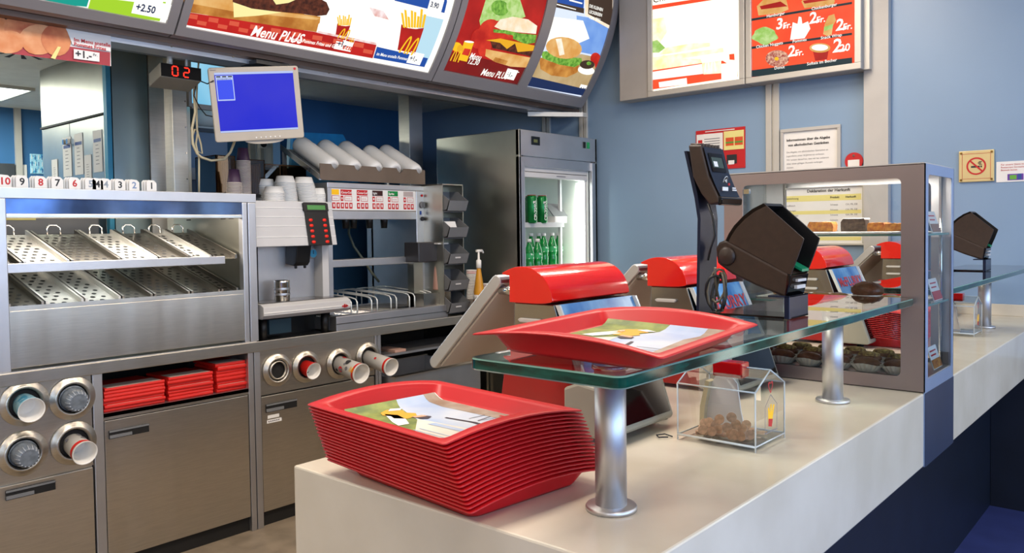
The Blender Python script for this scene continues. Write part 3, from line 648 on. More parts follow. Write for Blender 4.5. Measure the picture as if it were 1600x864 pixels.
p.box(x0 + .05, x0 + .12, YE - .004, YE - .003, z0 + .008, z0 + .04, 1).box(x0 + .06, x0 + .09, YE - .0045, YE - .004, z0 + .012, z0 + .034, 2).box(x0 + .095, x0 + .112, YE - .0045, YE - .004, z0 + .01, z0 + .04, 3)
p.build('print', [redi, mat('violet_print', '#6a3aa0', .5), mat('green_print2', '#6ab040', .5), bluei], t)

# ================================================================ BACK STATION (fitted along the pass-through)
K = .95
KM = Matrix.Translation(CO) @ Matrix.Scale(K, 4) @ Matrix.Translation(-CO)
GT[0] = KM
def ak(px, py, **k):       # pixel -> point in the station's own measure
    (a, v), = k.items(); return KM.inverted() @ at(px, py, **{a: {'x': v * K, 'y': v * K, 'z': CAM_H + (v - CAM_H) * K}[a]})
XF = -3.76; Z0 = -.078
# ---- worktop
t = thing('worktop', 'long stainless steel worktop with a folded front edge along the back station', 'worktop', (-4.1, 2.6, .86))
MB().box(-4.55, XF, 2.30, 4.10, .862, .90).build('top', steeld, t, bevel=.003)
MB().box(XF, XF + .012, .3, 4.10, .858, .912).build('front_edge', steel, t, bevel=.003)
MB().box(-4.55, XF, .3, 2.30, .862, .915).build('heater_shelf', steel2, t)
# ---- base units
def slot(parent, y0, y1, z0, z1):
    b = MB(); b.box(XF - .001, XF + .006, y0, y1, z0, z1, 0); b.box(XF + .006, XF + .009, y0, y1, z1 - .008, z1, 1); b.box(XF + .006, XF + .012, y0, y0 + .55 * (y1 - y0), z0 + .004, z0 + (z1 - z0) * .45, 1)
    return b.build('handle', [hole, binm], parent)
def unit(name, label, y0, y1):
    t = thing(name, label, 'cabinet', (-4.0, (y0 + y1) / 2, Z0)); return t
def cuphole(parent, y, z, r=.085, open_=False):
    m = Matrix.Translation((XF, y, z)) @ Matrix.Rotation(R(90), 4, 'Y')
    b = MB(m); b.lathe([(r, 0), (r, .005), (r * .97, .008), (r * .80, .011), (r * .78, .016), (r * .70, .017), (r * .66, .012), (r * .64, .002)], 0, cap0=False, cap1=False, n=32)
    b.lathe([(r * .64, .004), (r * .60, -.003)], 1, cap0=False, n=24)
    if open_: b.lathe([(r * .58, .004), (r * .56, .016), (r * .5, .016), (r * .5, .004)], 0, cap0=False, cap1=False)
    return b.build('dispenser_ring', [steel, hole], parent)
# left unit: four dispensers above a door
A = unit('cup_dispenser_cabinet', 'left base cabinet with four round cup dispensers above a plain door', .75, 1.495)
MB().box(-4.4, XF - .02, .75, 1.47, .44, .86, 0).box(XF - .02, XF - .004, .75, 1.47, .452, .86, 0).build('dispenser_panel', steel, A)
MB().box(-4.4, XF - .02, .75, 1.47, Z0, .44).build('body', dark, A)
d = MB().box(XF - .02, XF - .002, .75, 1.468, .0, .442).build('door', steel, A, bevel=.002)
p0 = ak(8, 762, x=XF); p1 = ak(86, 757, x=XF); h = slot(A, p0.y, p1.y, p1.z - .02, p1.z + .02); h.parent = d
MB().box(-4.4, XF + .004, 1.474, 1.517, Z0, .862).build('post', steel2, A, bevel=.002)
CD = {}
for k, (px, py) in {'a1': (38, 630), 'a2': (113, 622), 'a3': (36, 708), 'a4': (115, 692)}.items():
    p = ak(px, py, x=XF); CD[k] = (p.y, p.z); cuphole(A, p.y, p.z, .096)
# middle unit: niche with cartons above a door
B = unit('base_cabinet', 'middle base cabinet with an open niche of red cartons above a steel door', 1.517, 2.262)
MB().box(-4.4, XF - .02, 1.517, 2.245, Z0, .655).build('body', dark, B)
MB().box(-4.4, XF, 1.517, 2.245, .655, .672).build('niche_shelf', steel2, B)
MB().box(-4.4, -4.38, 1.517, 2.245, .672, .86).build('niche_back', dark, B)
MB().box(XF - .004, XF, 1.517, 2.245, .642, .672).build('lip', steel, B)
d = MB().box(XF - .02, XF - .001, 1.522, 2.242, .0, .638).build('door', steel, B, bevel=.002)
p0 = ak(170, 676, x=XF); p1 = ak(232, 667, x=XF); h = slot(B, p0.y, p1.y, p1.z - .021, p1.z + .017); h.parent = d
MB().box(-4.4, XF + .004, 2.245, 2.275, Z0, .862).build('post', steel2, B, bevel=.002); MB().box(-4.4, XF + .004, 2.28, 2.315, Z0, .862).build('post', steel2, B, bevel=.002)
# right unit: four dispensers in a row
Cc = unit('cup_dispenser_cabinet', 'right base cabinet with a row of four cup dispensers above a narrow door', 2.315, 3.11)
MB().box(-4.4, XF - .02, 2.317, 3.085, .62, .86).box(XF - .02, XF - .004, 2.317, 3.085, .622, .86).build('dispenser_panel', steel, Cc)
MB().box(-4.4, XF - .02, 2.317, 3.085, Z0, .62).build('body', dark, Cc)
d = MB().box(XF - .02, XF - .002, 2.32, 3.08, .0, .614).build('door', steel, Cc, bevel=.002)
p0 = ak(415, 636, x=XF); p1 = ak(463, 628, x=XF); h = slot(Cc, p0.y, p1.y, p1.z - .025, p1.z + .018); h.parent = d
p0 = ak(417, 662, x=XF); b = MB(); b.box(XF, XF + .001, p0.y, p0.y + .09, p0.z, p0.z + .018, 0).box(XF, XF + .001, p0.y + .005, p0.y + .075, p0.z + .024, p0.z + .042, 0)
for k in range(6): b.box(XF + .001, XF + .0015, p0.y + .008 + .012 * k, p0.y + .016 + .012 * k, p0.z + .006, p0.z + .012, 1)
b.build('label_strips', [whitep, inkg], Cc).parent = d
MB().box(-4.4, XF + .004, 3.088, 3.106, Z0, .862).build('post', steel2, Cc, bevel=.002); MB().box(-4.4, XF + .004, 3.110, 3.132, Z0, .862).build('post', steel2, Cc, bevel=.002)
for k, (px, py) in {'c1': (433, 578), 'c2': (478, 573), 'c3': (530, 568), 'c4': (575, 558)}.items():
    p = ak(px, py, x=XF); CD[k] = (p.y, p.z); cuphole(Cc, p.y, p.z, .088, k == 'c1')
# cups sitting in the dispensers, mouth outwards
def outcup(k, name, label, L, rr, cols, kind='cup', group=None, tilt=9, deco=None):
    y, z = CD[k]; M = Matrix.Translation(KM @ Vector((XF - .03, y, z))) @ Matrix.Rotation(R(90 + tilt), 4, 'Y') @ Matrix.Scale(K, 4)
    t = thing(name, label, kind, mtx=M, group=group)
    g = GT[0]; GT[0] = Matrix.Identity(4)
    # body: lathe along +Z (outwards), hollow
    b = MB(); r0 = rr * .85; L += .03
    b.lathe([(r0, 0), (rr * .985, L - .012), (rr * 1.03, L - .008), (rr * 1.03, L)], 0, n=28, cap1=False)
    b.lathe([(rr * 1.03, L), (rr * .96, L), (rr * .95, L - .01), (r0 * .92, L - min(.12, L * .7))], 1, n=28, cap0=False)
    b.build('body', [cols[0], whitec], t, local=True)
    if len(cols) > 1:
        MB().lathe([(rr * .90 + .0012, L - .055), (rr * .985 + .0012, L - .013)], 0, n=28, cap0=False, cap1=False).build('rim_band', cols[1], t, local=True)
    if k == 'c3':
        g2 = MB()
        def on3(u, v): q = rr * .985 + .0018; return (q * math.cos(u / q - 1.9), q * math.sin(u / q - 1.9), v)
        arches(g2, lambda a, b_: on3(-b_ + .01, L - .048 + a), .032, .03, 0); g2.build('logo', yelp, t, local=True)
    if deco:
        b = MB(); rnd = random.Random(3)
        def onc(u, v, r_=.0022):
            q = r0 + (rr * .985 - r0) * v / (L - .012); return (math.cos(u) * (q + r_), math.sin(u) * (q + r_), v)
        for i in range(deco[0]):
            u0 = rnd.uniform(1.9, 5.4); v0 = rnd.uniform(L - .17, L - .07); a = rnd.uniform(.008, .018)
            b.add([onc(u0 + a / rr * math.cos(q), v0 + a * math.sin(q)) for q in [2 * PI * j / 10 for j in range(10)]], [tuple(range(10))], i % len(deco[1]))
        b.build('printed_pattern', deco[1], t, local=True)
    GT[0] = g; return t
bluecup = mat('blue_cup_print', '#4aa0c8', .45, 0, scale=40, col2='#9fd0e4', lo=.5, hi=.6)
clearlid = mat('clear_plastic_lid', '#8f9aa6', .2, 0, var=.2, scale=30, trans=.3)
outcup('a1', 'paper_cup', 'pale blue paper cup in the upper left dispenser', .085, .051, [bluecup])
outcup('a4', 'paper_cup', 'white paper cup with red band in the lower left cabinet dispenser', .125, .050, [whitec, redp], deco=(4, [inkg]))
outcup('c2', 'paper_cup', 'short red paper cup with white rim beside the empty dispenser ring', .075, .045, [redp])
outcup('c3', 'paper_cup', 'long white paper cup with cow print and red band', .205, .055, [whitec, redp], deco=(14, [ink, inkg, redi]))
c_ = outcup('c4', 'paper_cup', 'white paper cup with red band in the rightmost dispenser of the four', .215, .050, [whitec, redp], deco=(2, [redi]))
def domelid(k, label):
    y, z = CD[k]; M = Matrix.Translation(KM @ Vector((XF, y, z))) @ Matrix.Rotation(R(97), 4, 'Y') @ Matrix.Scale(K, 4)
    t = thing('dome_lid', label, 'lid', mtx=M); g = GT[0]; GT[0] = Matrix.Identity(4)
    MB().lathe([(.052, 0), (.052, .02), (.047, .05), (.040, .068), (.034, .071)], n=28).build('dome', clearlid, t, local=True)
    b = MB()
    for i in range(16):
        a = 2 * PI * i / 16; b.cyl((.047 * math.cos(a), .047 * math.sin(a), .048), (.036 * math.cos(a), .036 * math.sin(a), .073), .0022, n=5)
    b.build('ribs', mat('frosted_ribs', '#b8bec6', .3, 0), t, local=True)
    MB().lathe([(.056, -.004), (.056, .004), (.05, .006)], n=28).build('rim', clearlid, t, local=True); GT[0] = g
domelid('a2', 'clear ribbed plastic lid in the upper right dispenser of the left cabinet')
domelid('a3', 'clear ribbed plastic lid in the lower left dispenser of the left cabinet')
# red carton stacks in the niche
for si, (xa_, xb_, n, th, lb) in enumerate(((160, 259, 7, .0155, 'wide low stack on the left'), (262, 335, 7, .0165, 'middle stack'), (338, 387, 8, .0185, 'tall stack on the right'))):
    y0 = ak(xa_, 620, x=XF - .02).y; y1 = ak(xb_, 600, x=XF - .02).y; rnd = random.Random(si); proto = None; z = .673
    for k in range(n):
        top = k == n - 1
        lab = ('red flat carton topping the ' if top else 'red flat carton inside the ') + lb + ' in the niche'
        if proto is None:
            W = y1 - y0 - .012; g = GT[0]; proto = thing('fries_carton', lab, 'carton', ((XF - .15), (y0 + y1) / 2, z), group='red flat cartons in the cabinet niche')
            GT[0] = Matrix.Identity(4); b = MB(); h = W / 2 * K; D = .125 * K; q = th * .95 * K
            b.rings([[(D, -h, 0), (D, h, 0), (D * 1.02, h, q * .45), (D, h, q), (D, -h, q), (D * 1.02, -h, q * .45)], [(-D, -h * .9, 0), (-D, h * .9, 0), (-D, h * .9, q * .4), (-D, h * .9, q * .7), (-D, -h * .9, q * .7), (-D, -h * .9, q * .4)]], 0, smooth=False)
            b.box(D * .2, D * .96, -h * .9, h * .9, q, q + .0006, 1); b.build('carton', [redp, mat('pale_carton_top', '#c9b8ae', .5)], proto, local=True); GT[0] = g
        else:
            o = dup(proto, loc=GT[0] @ Vector((XF - .15 + rnd.uniform(-.006, .008), (y0 + y1) / 2 + rnd.uniform(-.004, .004), z)), rz=rnd.uniform(-.02, .02), label=lab)
        z += th
# open bay with pulled-out bin
t = thing('pull_out_bin', 'open stainless pull-out bin under the right end of the worktop', 'bin', (-3.9, 3.45, .3))
b = MB(); by0, by1, bx0, bx1, bz = 3.16, 3.90, -4.2, -3.66, .60
for a in ((bx1 - .02, bx1, by0, by1), (bx0, bx0 + .02, by0, by1), (bx0 + .02, bx1 - .02, by0, by0 + .02), (bx0 + .02, bx1 - .02, by1 - .02, by1)): b.box(*a, bz - .35, bz)
b.box(bx0, bx1, by0, by1, bz - .36, bz - .35); b.build('bin_walls', steel2, t)
b = MB(); 
for a in ((bx1 - .03, bx1 + .01, by0 - .01, by1 + .01), (bx0, bx0 + .03, by0, by1)): b.box(*a, bz, bz + .008)
b.build('rim', steel, t)
t = thing('base_cabinet', 'dark open bay frame under the worktop beside the drinks fridge', 'cabinet', (-4.2, 3.5, Z0))
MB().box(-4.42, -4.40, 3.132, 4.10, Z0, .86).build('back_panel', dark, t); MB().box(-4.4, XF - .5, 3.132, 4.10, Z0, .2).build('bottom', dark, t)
MB().box(-4.4, XF - .01, 4.08, 4.10, Z0, .86).build('side_panel', steeld, t)
c = ak(618, 570, x=-3.8); tag(MB().box(-3.95, -3.78, c.y - .02, c.y + .07, .73, .745).build('card_box', mat('pink_card', '#c9a090', .6)), 'small pinkish flat card box in the open bay under the worktop', 'box')
tag(MB().box(-4.1, -3.77, 3.14, 4.05, .715, .729).build('bay_shelf', steel2), 'thin steel shelf in the open bay above the pull-out bin', 'shelf')

# ---- food warming station
W_ = thing('food_warmer', 'large stainless heated food station with two tiers of perforated chutes', 'food warmer', (-4.1, 1.7, .915))
MB().box(-4.5, XF, 1.08, 2.31, 1.668, 1.682).build('roof', steel2, W_)
MB().box(XF - .04, XF + .002, 1.07, 2.315, 1.638, 1.684).build('top_bar', steel2, W_, bevel=.002)
for q_ in ((XF - .04, XF, 1.08, 1.157), (XF - .04, XF, 2.234, 2.262), (XF - .03, XF + .002, 2.266, 2.312)): MB().box(*q_, .915, 1.638).build('post', steel2, W_, bevel=.003)
MB().box(XF - .012, XF - .008, 1.157, 2.234, 1.575, 1.638).build('lamp_cover', mat('blue_sheen_lintel', '#49618c', .12, .6, var=.3, scale=6), W_)  # blue blotches in the colour stand for reflections on the glass
MB().box(XF - .03, XF - .002, 1.157, 2.234, 1.556, 1.575).build('lip', steel, W_, bevel=.003)
MB().box(XF - .018, XF - .003, 1.157, 2.234, .927, 1.168).build('front_panel', steel, W_, bevel=.002)
MB().hexa([(XF - .06, 1.157, 1.150), (XF - .003, 1.157, 1.168), (XF - .003, 2.234, 1.168), (XF - .06, 2.234, 1.150)], [(XF - .06, 1.157, 1.18), (XF - .003, 1.157, 1.188), (XF - .003, 2.234, 1.188), (XF - .06, 2.234, 1.18)]).build('sill', steel, W_)
b = MB(); b.box(-4.5, XF - .04, 2.238, 2.256, .92, 1.668, 0)
for yy in (2.2375,):
    for k in range(4):
        for xx in (-3.9, -3.98, -4.35): b.box(xx, xx + .05, yy - .0005, yy, 1.555 + k * .012, 1.561 + k * .012, 1)
b.build('side_panel', [steelk, hole], W_)
MB().box(-4.5, XF - .04, 1.085, 1.10, .92, 1.668).build('side_panel', steelk, W_)
chutem = mat('matt_lit_chute_steel', '#cfccc6', .5, 1, var=.04); chuted = mat('dim_chute_steel', '#8a847c', .3, 1, var=.1)  # lamp reflections put into the colours: bright and dim copies of one steel
def tier(zf, zb, xf, xb, ys, nm, bright):
    for i in range(len(ys) - 1):
        y0, y1 = ys[i], ys[i + 1]; sl = (zb - zf) / (xf - xb)
        f = lambda x, dz=0: zf + (xf - x) * sl + dz
        b = MB(); b.add([(xf, y0 + .004, f(xf)), (xf, y1 - .004, f(xf)), (xb, y1 - .004, f(xb)), (xb, y0 + .004, f(xb))], [(0, 1, 2, 3)], 0)
        for yy in (y0 + .004, y1 - .014):
            b.hexa([(xf, yy, f(xf)), (xf, yy + .01, f(xf)), (xb, yy + .01, f(xb)), (xb, yy, f(xb))], [(xf, yy, f(xf, .022)), (xf, yy + .01, f(xf, .022)), (xb, yy + .01, f(xb, .022)), (xb, yy, f(xb, .022))], 0)
        ny = max(2, int((y1 - y0 - .04) / .042))
        for r_ in range(10):
            for c in range(ny):
                y = y0 + .03 + (c + .5 * (r_ % 2) + .25) * (y1 - y0 - .05) / (ny + .4); x = xf - .03 - r_ * (xf - xb - .05) / 10
                b.add([(x + .011 * math.cos(a), y + .011 * math.sin(a), f(x + .011 * math.cos(a)) + .0012) for a in [2 * PI * q / 8 for q in range(8)]], [tuple(range(8))], 1)
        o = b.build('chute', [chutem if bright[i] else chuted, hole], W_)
        if nm:
            ym = (y0 + y1) / 2; MB().tube([(xb + .01, ym - .03, f(xb)), (xb + .005, ym - .03, f(xb) + .03), (xb, ym - .015, f(xb) + .045), (xb, ym + .015, f(xb) + .045), (xb + .005, ym + .03, f(xb) + .03), (xb + .01, ym + .03, f(xb))], .004).build('handle', chrome, W_).parent = o
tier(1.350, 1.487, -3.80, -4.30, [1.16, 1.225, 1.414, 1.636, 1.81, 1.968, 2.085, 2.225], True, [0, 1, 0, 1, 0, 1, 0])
MB().box(-3.802, -3.79, 1.157, 2.15, 1.325, 1.365).build('shelf_rail', steel2, W_, bevel=.002)
ys = [1.16] + [ak(x, y, x=-3.8).y for x, y in ((70, 470), (132, 466), (190, 462), (240, 459), (298, 456), (345, 453))] + [2.228]
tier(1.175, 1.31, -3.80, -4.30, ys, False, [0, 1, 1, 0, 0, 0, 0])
MB().box(-4.32, -4.30, 1.157, 2.234, 1.28, 1.30).box(-4.32, -4.30, 1.157, 2.234, 1.455, 1.475).build('rear_rail', steel2, W_)
area('heat_lamp_light', KM @ Vector((-4.02, 1.68, 1.612)), KM @ Vector((-4.05, 1.68, 1.2)), .85 * K, .12, 5, (1, .95, .88))
area('heat_lamp_light', KM @ Vector((-3.95, 1.68, 1.33)), KM @ Vector((-4.05, 1.68, 1.1)), .85 * K, .03, 1.2, (.93, 1, .97))
b = MB().box(-4.1, -3.95, 1.25, 2.1, 1.62, 1.66).build('heat_lamp', em('warm_heat_lamp', '#ffe9c8', 5), W_)
# number tags along the top bar
numx = [(8, '10', 1), (35, '9', 0), (64, '8', 1), (90, '7', 0), (117, '6', 1), (142, '5', 2), (153, '4', 0), (166, '4', 2), (188, '3', 0), (210, '2', 3), (237, '1', 0)]
blue_i = mat('pale_blue_ink', '#7a92b8', .6); grey2 = mat('pale_grey_ink', '#9aa4b0', .6)
colw = {'10': 'red', '9': 'black', '8': 'red', '7': 'black', '6': 'red', '5': 'pale grey', '3': 'black', '2': 'blue', '1': 'black'}
for i, (px, s, ci) in enumerate(numx):
    y = ak(px, 295, x=XF - .02).y; z = 1.685; nb = 1 if s == '4' and i == 6 else 3
    col = colw.get(s, 'black' if i == 6 else 'pale blue')
    t = thing('number_card', 'small white card with %s number %s on top of the food warmer' % (col, s), 'number card', (XF - .02, y, z), group='numbered cards along the food warmer')
    for k in range(nb):
        o_ = -.004 - .012 * k; w = .024; b = MB()
        b.extr_x([(y - w - .006 * k, z), (y + w - .006 * k, z), (y + w - .006 * k, z + .038), (y + w - .012 - .006 * k, z + .05), (y - w + .008 - .006 * k, z + .052), (y - w - .006 * k, z + .042)], XF - .02 + o_, XF - .016 + o_)
        b.build('card', whitep, t, bevel=.001)
    b = MB(); put_text(b, s, .042, lambda u, v: (XF - .0195, y + u, z + .011 + v), 0, .001, 0, 'CENTER'); b.build('number', [ink, redi, grey2, blue_i][ci], t)

# ---- coffee machine
CM = thing('coffee_machine', 'white panelled automatic coffee machine with red buttons beside the food warmer', 'coffee machine', (-4.0, 2.6, .90))
yl, yr = 2.345, 2.875
hp = lambda x, y: (x, y)
MB().extr_y([(-4.4, 1.41), (-3.82, 1.405), (-3.87, 1.655), (-4.4, 1.655)], yl, yr).build('housing', greyl, CM, bevel=.004)
sl = lambda z: -3.82 - (z - 1.405) / .25 * .05
b = MB()
for z in (1.455, 1.515, 1.565, 1.615): b.hexa([(sl(z), yl + .004, z), (sl(z) + .003, yl + .004, z), (sl(z) + .003, yr - .004, z), (sl(z), yr - .004, z)], [(sl(z + .003), yl + .004, z + .003), (sl(z + .003) + .003, yl + .004, z + .003), (sl(z + .003) + .003, yr - .004, z + .003), (sl(z + .003), yr - .004, z + .003)])
b.build('groove_lines', whitec, CM)
MB().extr_y([(-4.4, 1.408), (-3.826, 1.403), (-3.875, 1.65), (-4.4, 1.65)], yl - .02, yl).build('side_cheek', black, CM)
yp0, yp1 = ak(478, 350, x=-3.84).y, ak(514, 350, x=-3.84).y
cp = MB().hexa([(sl(1.405) + .001, yp0, 1.405), (sl(1.405) + .012, yp0, 1.405), (sl(1.405) + .012, yp1, 1.405), (sl(1.405) + .001, yp1, 1.405)], [(sl(1.65) + .001, yp0, 1.65), (sl(1.65) + .012, yp0, 1.65), (sl(1.65) + .012, yp1, 1.65), (sl(1.65) + .001, yp1, 1.65)]).build('control_panel', black, CM, bevel=.003)
b = MB(); 
for z0, z1, e, mi in ((1.60, 1.645, .016, 0),): b.hexa([(sl(z0), yp0 - .006, z0), (sl(z0) + e, yp0 - .006, z0), (sl(z0) + e, yp1 + .002, z0), (sl(z0), yp1 + .002, z0)], [(sl(z1), yp0 - .006, z1), (sl(z1) + e, yp0 - .006, z1), (sl(z1) + e, yp1 + .002, z1), (sl(z1), yp1 + .002, z1)], 0)
b.hexa([(sl(1.608), yp0 + .016, 1.608), (sl(1.608) + .018, yp0 + .016, 1.608), (sl(1.608) + .018, yp1 - .02, 1.608), (sl(1.608), yp1 - .02, 1.608)], [(sl(1.634), yp0 + .016, 1.634), (sl(1.634) + .018, yp0 + .016, 1.634), (sl(1.634) + .018, yp1 - .02, 1.634), (sl(1.634), yp1 - .02, 1.634)], 1)
b.build('display', [black, mat('green_lcd', '#4f8a4a', .3, 0, emit=.15)], CM)
for r_ in range(5):
    for c in (yp0 + .030, yp1 - .034):
        z = 1.425 + r_ * .031; MB().ball((sl(z) + .012, c, z), .006, .014, .010, n=10, k=6).build('button', mat('red_button', '#e02818', .35, emit=.2), CM)
MB().box(-4.35, -3.98, yl + .01, yr - .02, 1.10, 1.41).build('body', steel2, CM)
MB().box(-4.35, -3.90, yr - .05, yr - .005, 1.10, 1.41).box(-4.35, -3.90, yl, yl + .03, 1.10, 1.41).build('column', greyl, CM)
MB().box(-3.981, -3.975, yl + .10, yl + .106, 1.10, 1.41).build('seam', hole, CM)
c = ak(467, 388, x=-3.92)
b = MB(); b.extr_y([(-3.98, 1.30), (-3.90, 1.29), (-3.88, 1.31), (-3.86, 1.41), (-3.98, 1.41)], c.y - .05, c.y + .045).cyl((-3.91, c.y - .03, 1.30), (-3.91, c.y - .03, 1.275), .008).cyl((-3.91, c.y + .03, 1.30), (-3.91, c.y + .03, 1.275), .008)
b.build('spout', black, CM, bevel=.004)
c = ak(487, 396, x=-3.97); g = MB(); g.cyl((-3.98, c.y, c.z), (-3.955, c.y, c.z), .03, n=24).build('gauge', chrome, CM); MB().cyl((-3.955, c.y, c.z), (-3.953, c.y, c.z), .024, n=24).build('gauge_face', cyanp, CM)
MB().box(-3.9540, -3.951, c.y - .002, c.y + .002, c.z - .003, c.z + .018).build('gauge_needle', ink, CM)
MB().extr_y([(-4.35, 1.02), (-3.79, 1.02), (-3.76, 1.04), (-3.76, 1.085), (-3.79, 1.10), (-4.35, 1.10)], yl + .0, yr + .04).build('drip_tray', greyl, CM, bevel=.003)
MB().box(-3.97, -3.80, yl + .02, yr + .02, 1.10, 1.104).build('grate', steeld, CM)
MB().box(-3.76, -3.757, yl, yr + .04, 1.052, 1.056).build('groove', whitec, CM)
e = ak(539, 478, x=-3.757); put = MB()
put.box(-3.757, -3.755, e.y - .02, e.y + .022, e.z - .004, e.z + .004).box(-3.757, -3.755, e.y - .006, e.y + .002, e.z - .01, e.z + .012).box(-3.757, -3.755, e.y + .008, e.y + .013, e.z - .008, e.z + .009); put.build('emblem', redi, CM)
MB().box(-4.3, -4.0, yl + .03, yr - .03, .90, 1.02).build('base', black, CM)
for yy in (yl + .05, yr - .08): MB().cyl((-3.85, yy, .90), (-3.85, yy, 1.02), .022).build('leg', black, CM)
MB().box(-3.99, -3.9, yl + .12, yl + .26, .92, 1.0).build('water_tank', mat('dim_blue_plastic', '#3c5560', .3), CM)
c = ak(441, 468, x=-3.88)
t = thing('metal_jug', 'small dented steel milk jug standing on the coffee machine drip tray', 'jug', (-3.88, c.y, 1.104))
MB(Matrix.Translation((-3.88, c.y, 1.104))).lathe([(.040, 0), (.042, .004), (.042, .10), (.044, .112), (.040, .112), (.038, .02), (.0, .018)], cap1=False).build('cup', chrome, t)
MB(Matrix.Translation((-3.88, c.y, 1.104))).lathe([(.0435, .03), (.0440, .036), (.0435, .042)], cap0=False, cap1=False).lathe([(.0435, .06), (.0440, .066), (.0435, .072)], cap0=False, cap1=False).build('bands', steel2, t)

# cups and lids on the coffee machine
def cupmesh(name, r0, r1, h, parent, m, rim=.003, local=True, n=20):
    g = GT[0]; GT[0] = Matrix.Identity(4)
    k = K; o = MB().lathe([(r0 * k, 0), (r1 * k, h * k), ((r1 + rim) * k, h * k), ((r1 + rim) * k, (h - .006) * k), (r1 * k * .99, (h - .007) * k)] if rim else [(r0 * k, 0), (r1 * k, h * k)], n=n, cap1=False).build(name, m, parent, local=True)
    GT[0] = g; return o
def nested(x, y, z, n, pitch, r0, r1, h, m, lab, toplab, grp, lean=(0, 0), rim=.004, rimm=None, cat='cup', name='paper_cup'):
    "n upside-down cups nested; the topmost last"
    proto = None
    for k in range(n):
        zz = z + pitch * k; xx = x + lean[0] * k; yy = y + lean[1] * k
        l = toplab if k == n - 1 else lab
        if proto is None:
            proto = thing(name, l, cat, (xx, yy, zz), group=grp); g = GT[0]; GT[0] = Matrix.Identity(4)
            MB().lathe([(r1 * K, .004 * K), (r0 * K, h * K)], n=22, cap0=False).build('body', m, proto, local=True)
            MB().lathe([(r1 * K, .001), ((r1 + rim) * K, .001), ((r1 + rim) * K, .005 * K), (r1 * K, .006 * K)], n=22, cap0=False, cap1=False).build('rim', rimm or m, proto, local=True); GT[0] = g
        else: dup(proto, loc=GT[0] @ Vector((xx, yy, zz)), label=l)
p = ak(381, 302, x=-4.0)
nested(-4.0, p.y, 1.683, 26, .0075, .026, .036, .075, purple, 'purple paper cup with cream rim inside the tall nested stack beside the smoked boxes', 'purple paper cup topmost of the tall nested stack beside the smoked boxes', 'purple cups in the tall nested stack', rimm=creamc)
p = ak(394, 312, x=-3.9)
nested(-3.9, 2.275, 1.683, 9, .0075, .026, .036, .075, purple, 'purple paper cup with cream rim inside the short nested stack next to the white cups', 'purple paper cup topmost of the short nested stack next to the white cups', 'purple cups in the short nested stack', rimm=creamc)
def lids(px, n, py0, x, r, pitch, lab, lean=(0, 0)):
    y = ak(px, py0, x=x).y
    nested(x, y, 1.656, n, pitch, r * .80, r, .04, whitec, 'white cup inside the nested pile ' + lab, 'white cup topmost of the nested pile ' + lab, 'white cups piled ' + lab, lean, .003)
lids(415, 11, 310, -4.14, .056, .0095, 'at the back left of the coffee machine top', (0, 0))
lids(428, 6, 312, -3.96, .058, .0085, 'at the front left of the coffee machine top')
lids(449, 14, 312, -4.04, .058, .0085, 'in the middle of the coffee machine top', (0, -.001))
lids(482, 13, 312, -4.03, .058, .009, 'leaning at the right of the coffee machine top', (0, -.0025))
lids(474, 13, 310, -4.24, .056, .0095, 'at the back right of the coffee machine top', (0, 0))
lids(499, 6, 312, -4.0, .036, .009, 'at the right end of the coffee machine top')
# smoked boxes
def sbx(px0, px1, x0, x1, zt, lab, fill):
    y0 = ak(px0, 280, x=x1).y; y1 = ak(px1, 280, x=x1).y
    t = thing('smoked_dispenser_box', lab, 'dispenser box', ((x0 + x1) / 2, (y0 + y1) / 2, 1.683)); b = MB(); th = .004
    b.box(x1 - th, x1, y0, y1, 1.70, zt).box(x0, x0 + th, y0, y1, 1.70, zt).box(x0, x1, y0, y0 + th, 1.70, zt).box(x0, x1, y1 - th, y1, 1.70, zt)
    b.build('box_walls', smoke, t); MB().box(x0 - .01, x1 + .01, y0 - .01, y1 + .01, 1.683, 1.70).build('base', black, t)
    e = MB()
    for xx in (x0, x1 - .006):
        for yy in (y0, y1 - .006): e.box(xx, xx + .006, yy, yy + .006, 1.70, zt)
    e.box(x1 - .006, x1, y0, y1, zt - .005, zt).box(x0, x0 + .006, y0, y1, zt - .005, zt).box(x0, x1, y0, y0 + .006, zt - .005, zt).box(x0, x1, y1 - .006, y1, zt - .005, zt)
    e.build('edge', mat('smoked_edge', '#4a3420', .2), t)
    if fill:
        f = MB(); rnd = random.Random(5)
        for k in range(7): f.box(x0 + .02, x1 - .008, y0 + .012 + k * (y1 - y0 - .03) / 7, y0 + .008 + (k + .8) * (y1 - y0 - .03) / 7, 1.70, zt - .02 - rnd.uniform(0, .02), 0)
        tag(f.build('wrapped_sticks', [mat('reflection_pale_wrap', '#e6e6e2', .35, .3)]), 'pale sachets added for bright reflections ' + fill, 'sachets')['kind'] = 'stuff'  # pale wrap colour stands in for bright reflections in the box
sbx(338, 368, -4.22, -4.0, 1.90, 'smoked clear plastic box on the food warmer left of the tall purple stack', 'inside the left smoked box')
sbx(388, 414, -4.32, -4.12, 1.90, 'smoked clear plastic box on the food warmer right of the tall purple stack', 'inside the middle smoked box')
GTs = GT[0]
y0, y1 = ak(414, 280, x=-4.3).y, ak(478, 280, x=-4.3).y
t = thing('smoked_dispenser_box', 'wide smoked clear plastic box behind the white cups on the coffee machine', 'dispenser box', (-4.4, (y0 + y1) / 2, 1.66))
MB().box(-4.3, -4.296, y0, y1, 1.67, 1.895).box(-4.5, -4.496, y0, y1, 1.67, 1.895).box(-4.5, -4.3, y0, y0 + .004, 1.67, 1.895).box(-4.5, -4.3, y1 - .004, y1, 1.67, 1.895).build('box_walls', smoke, t)
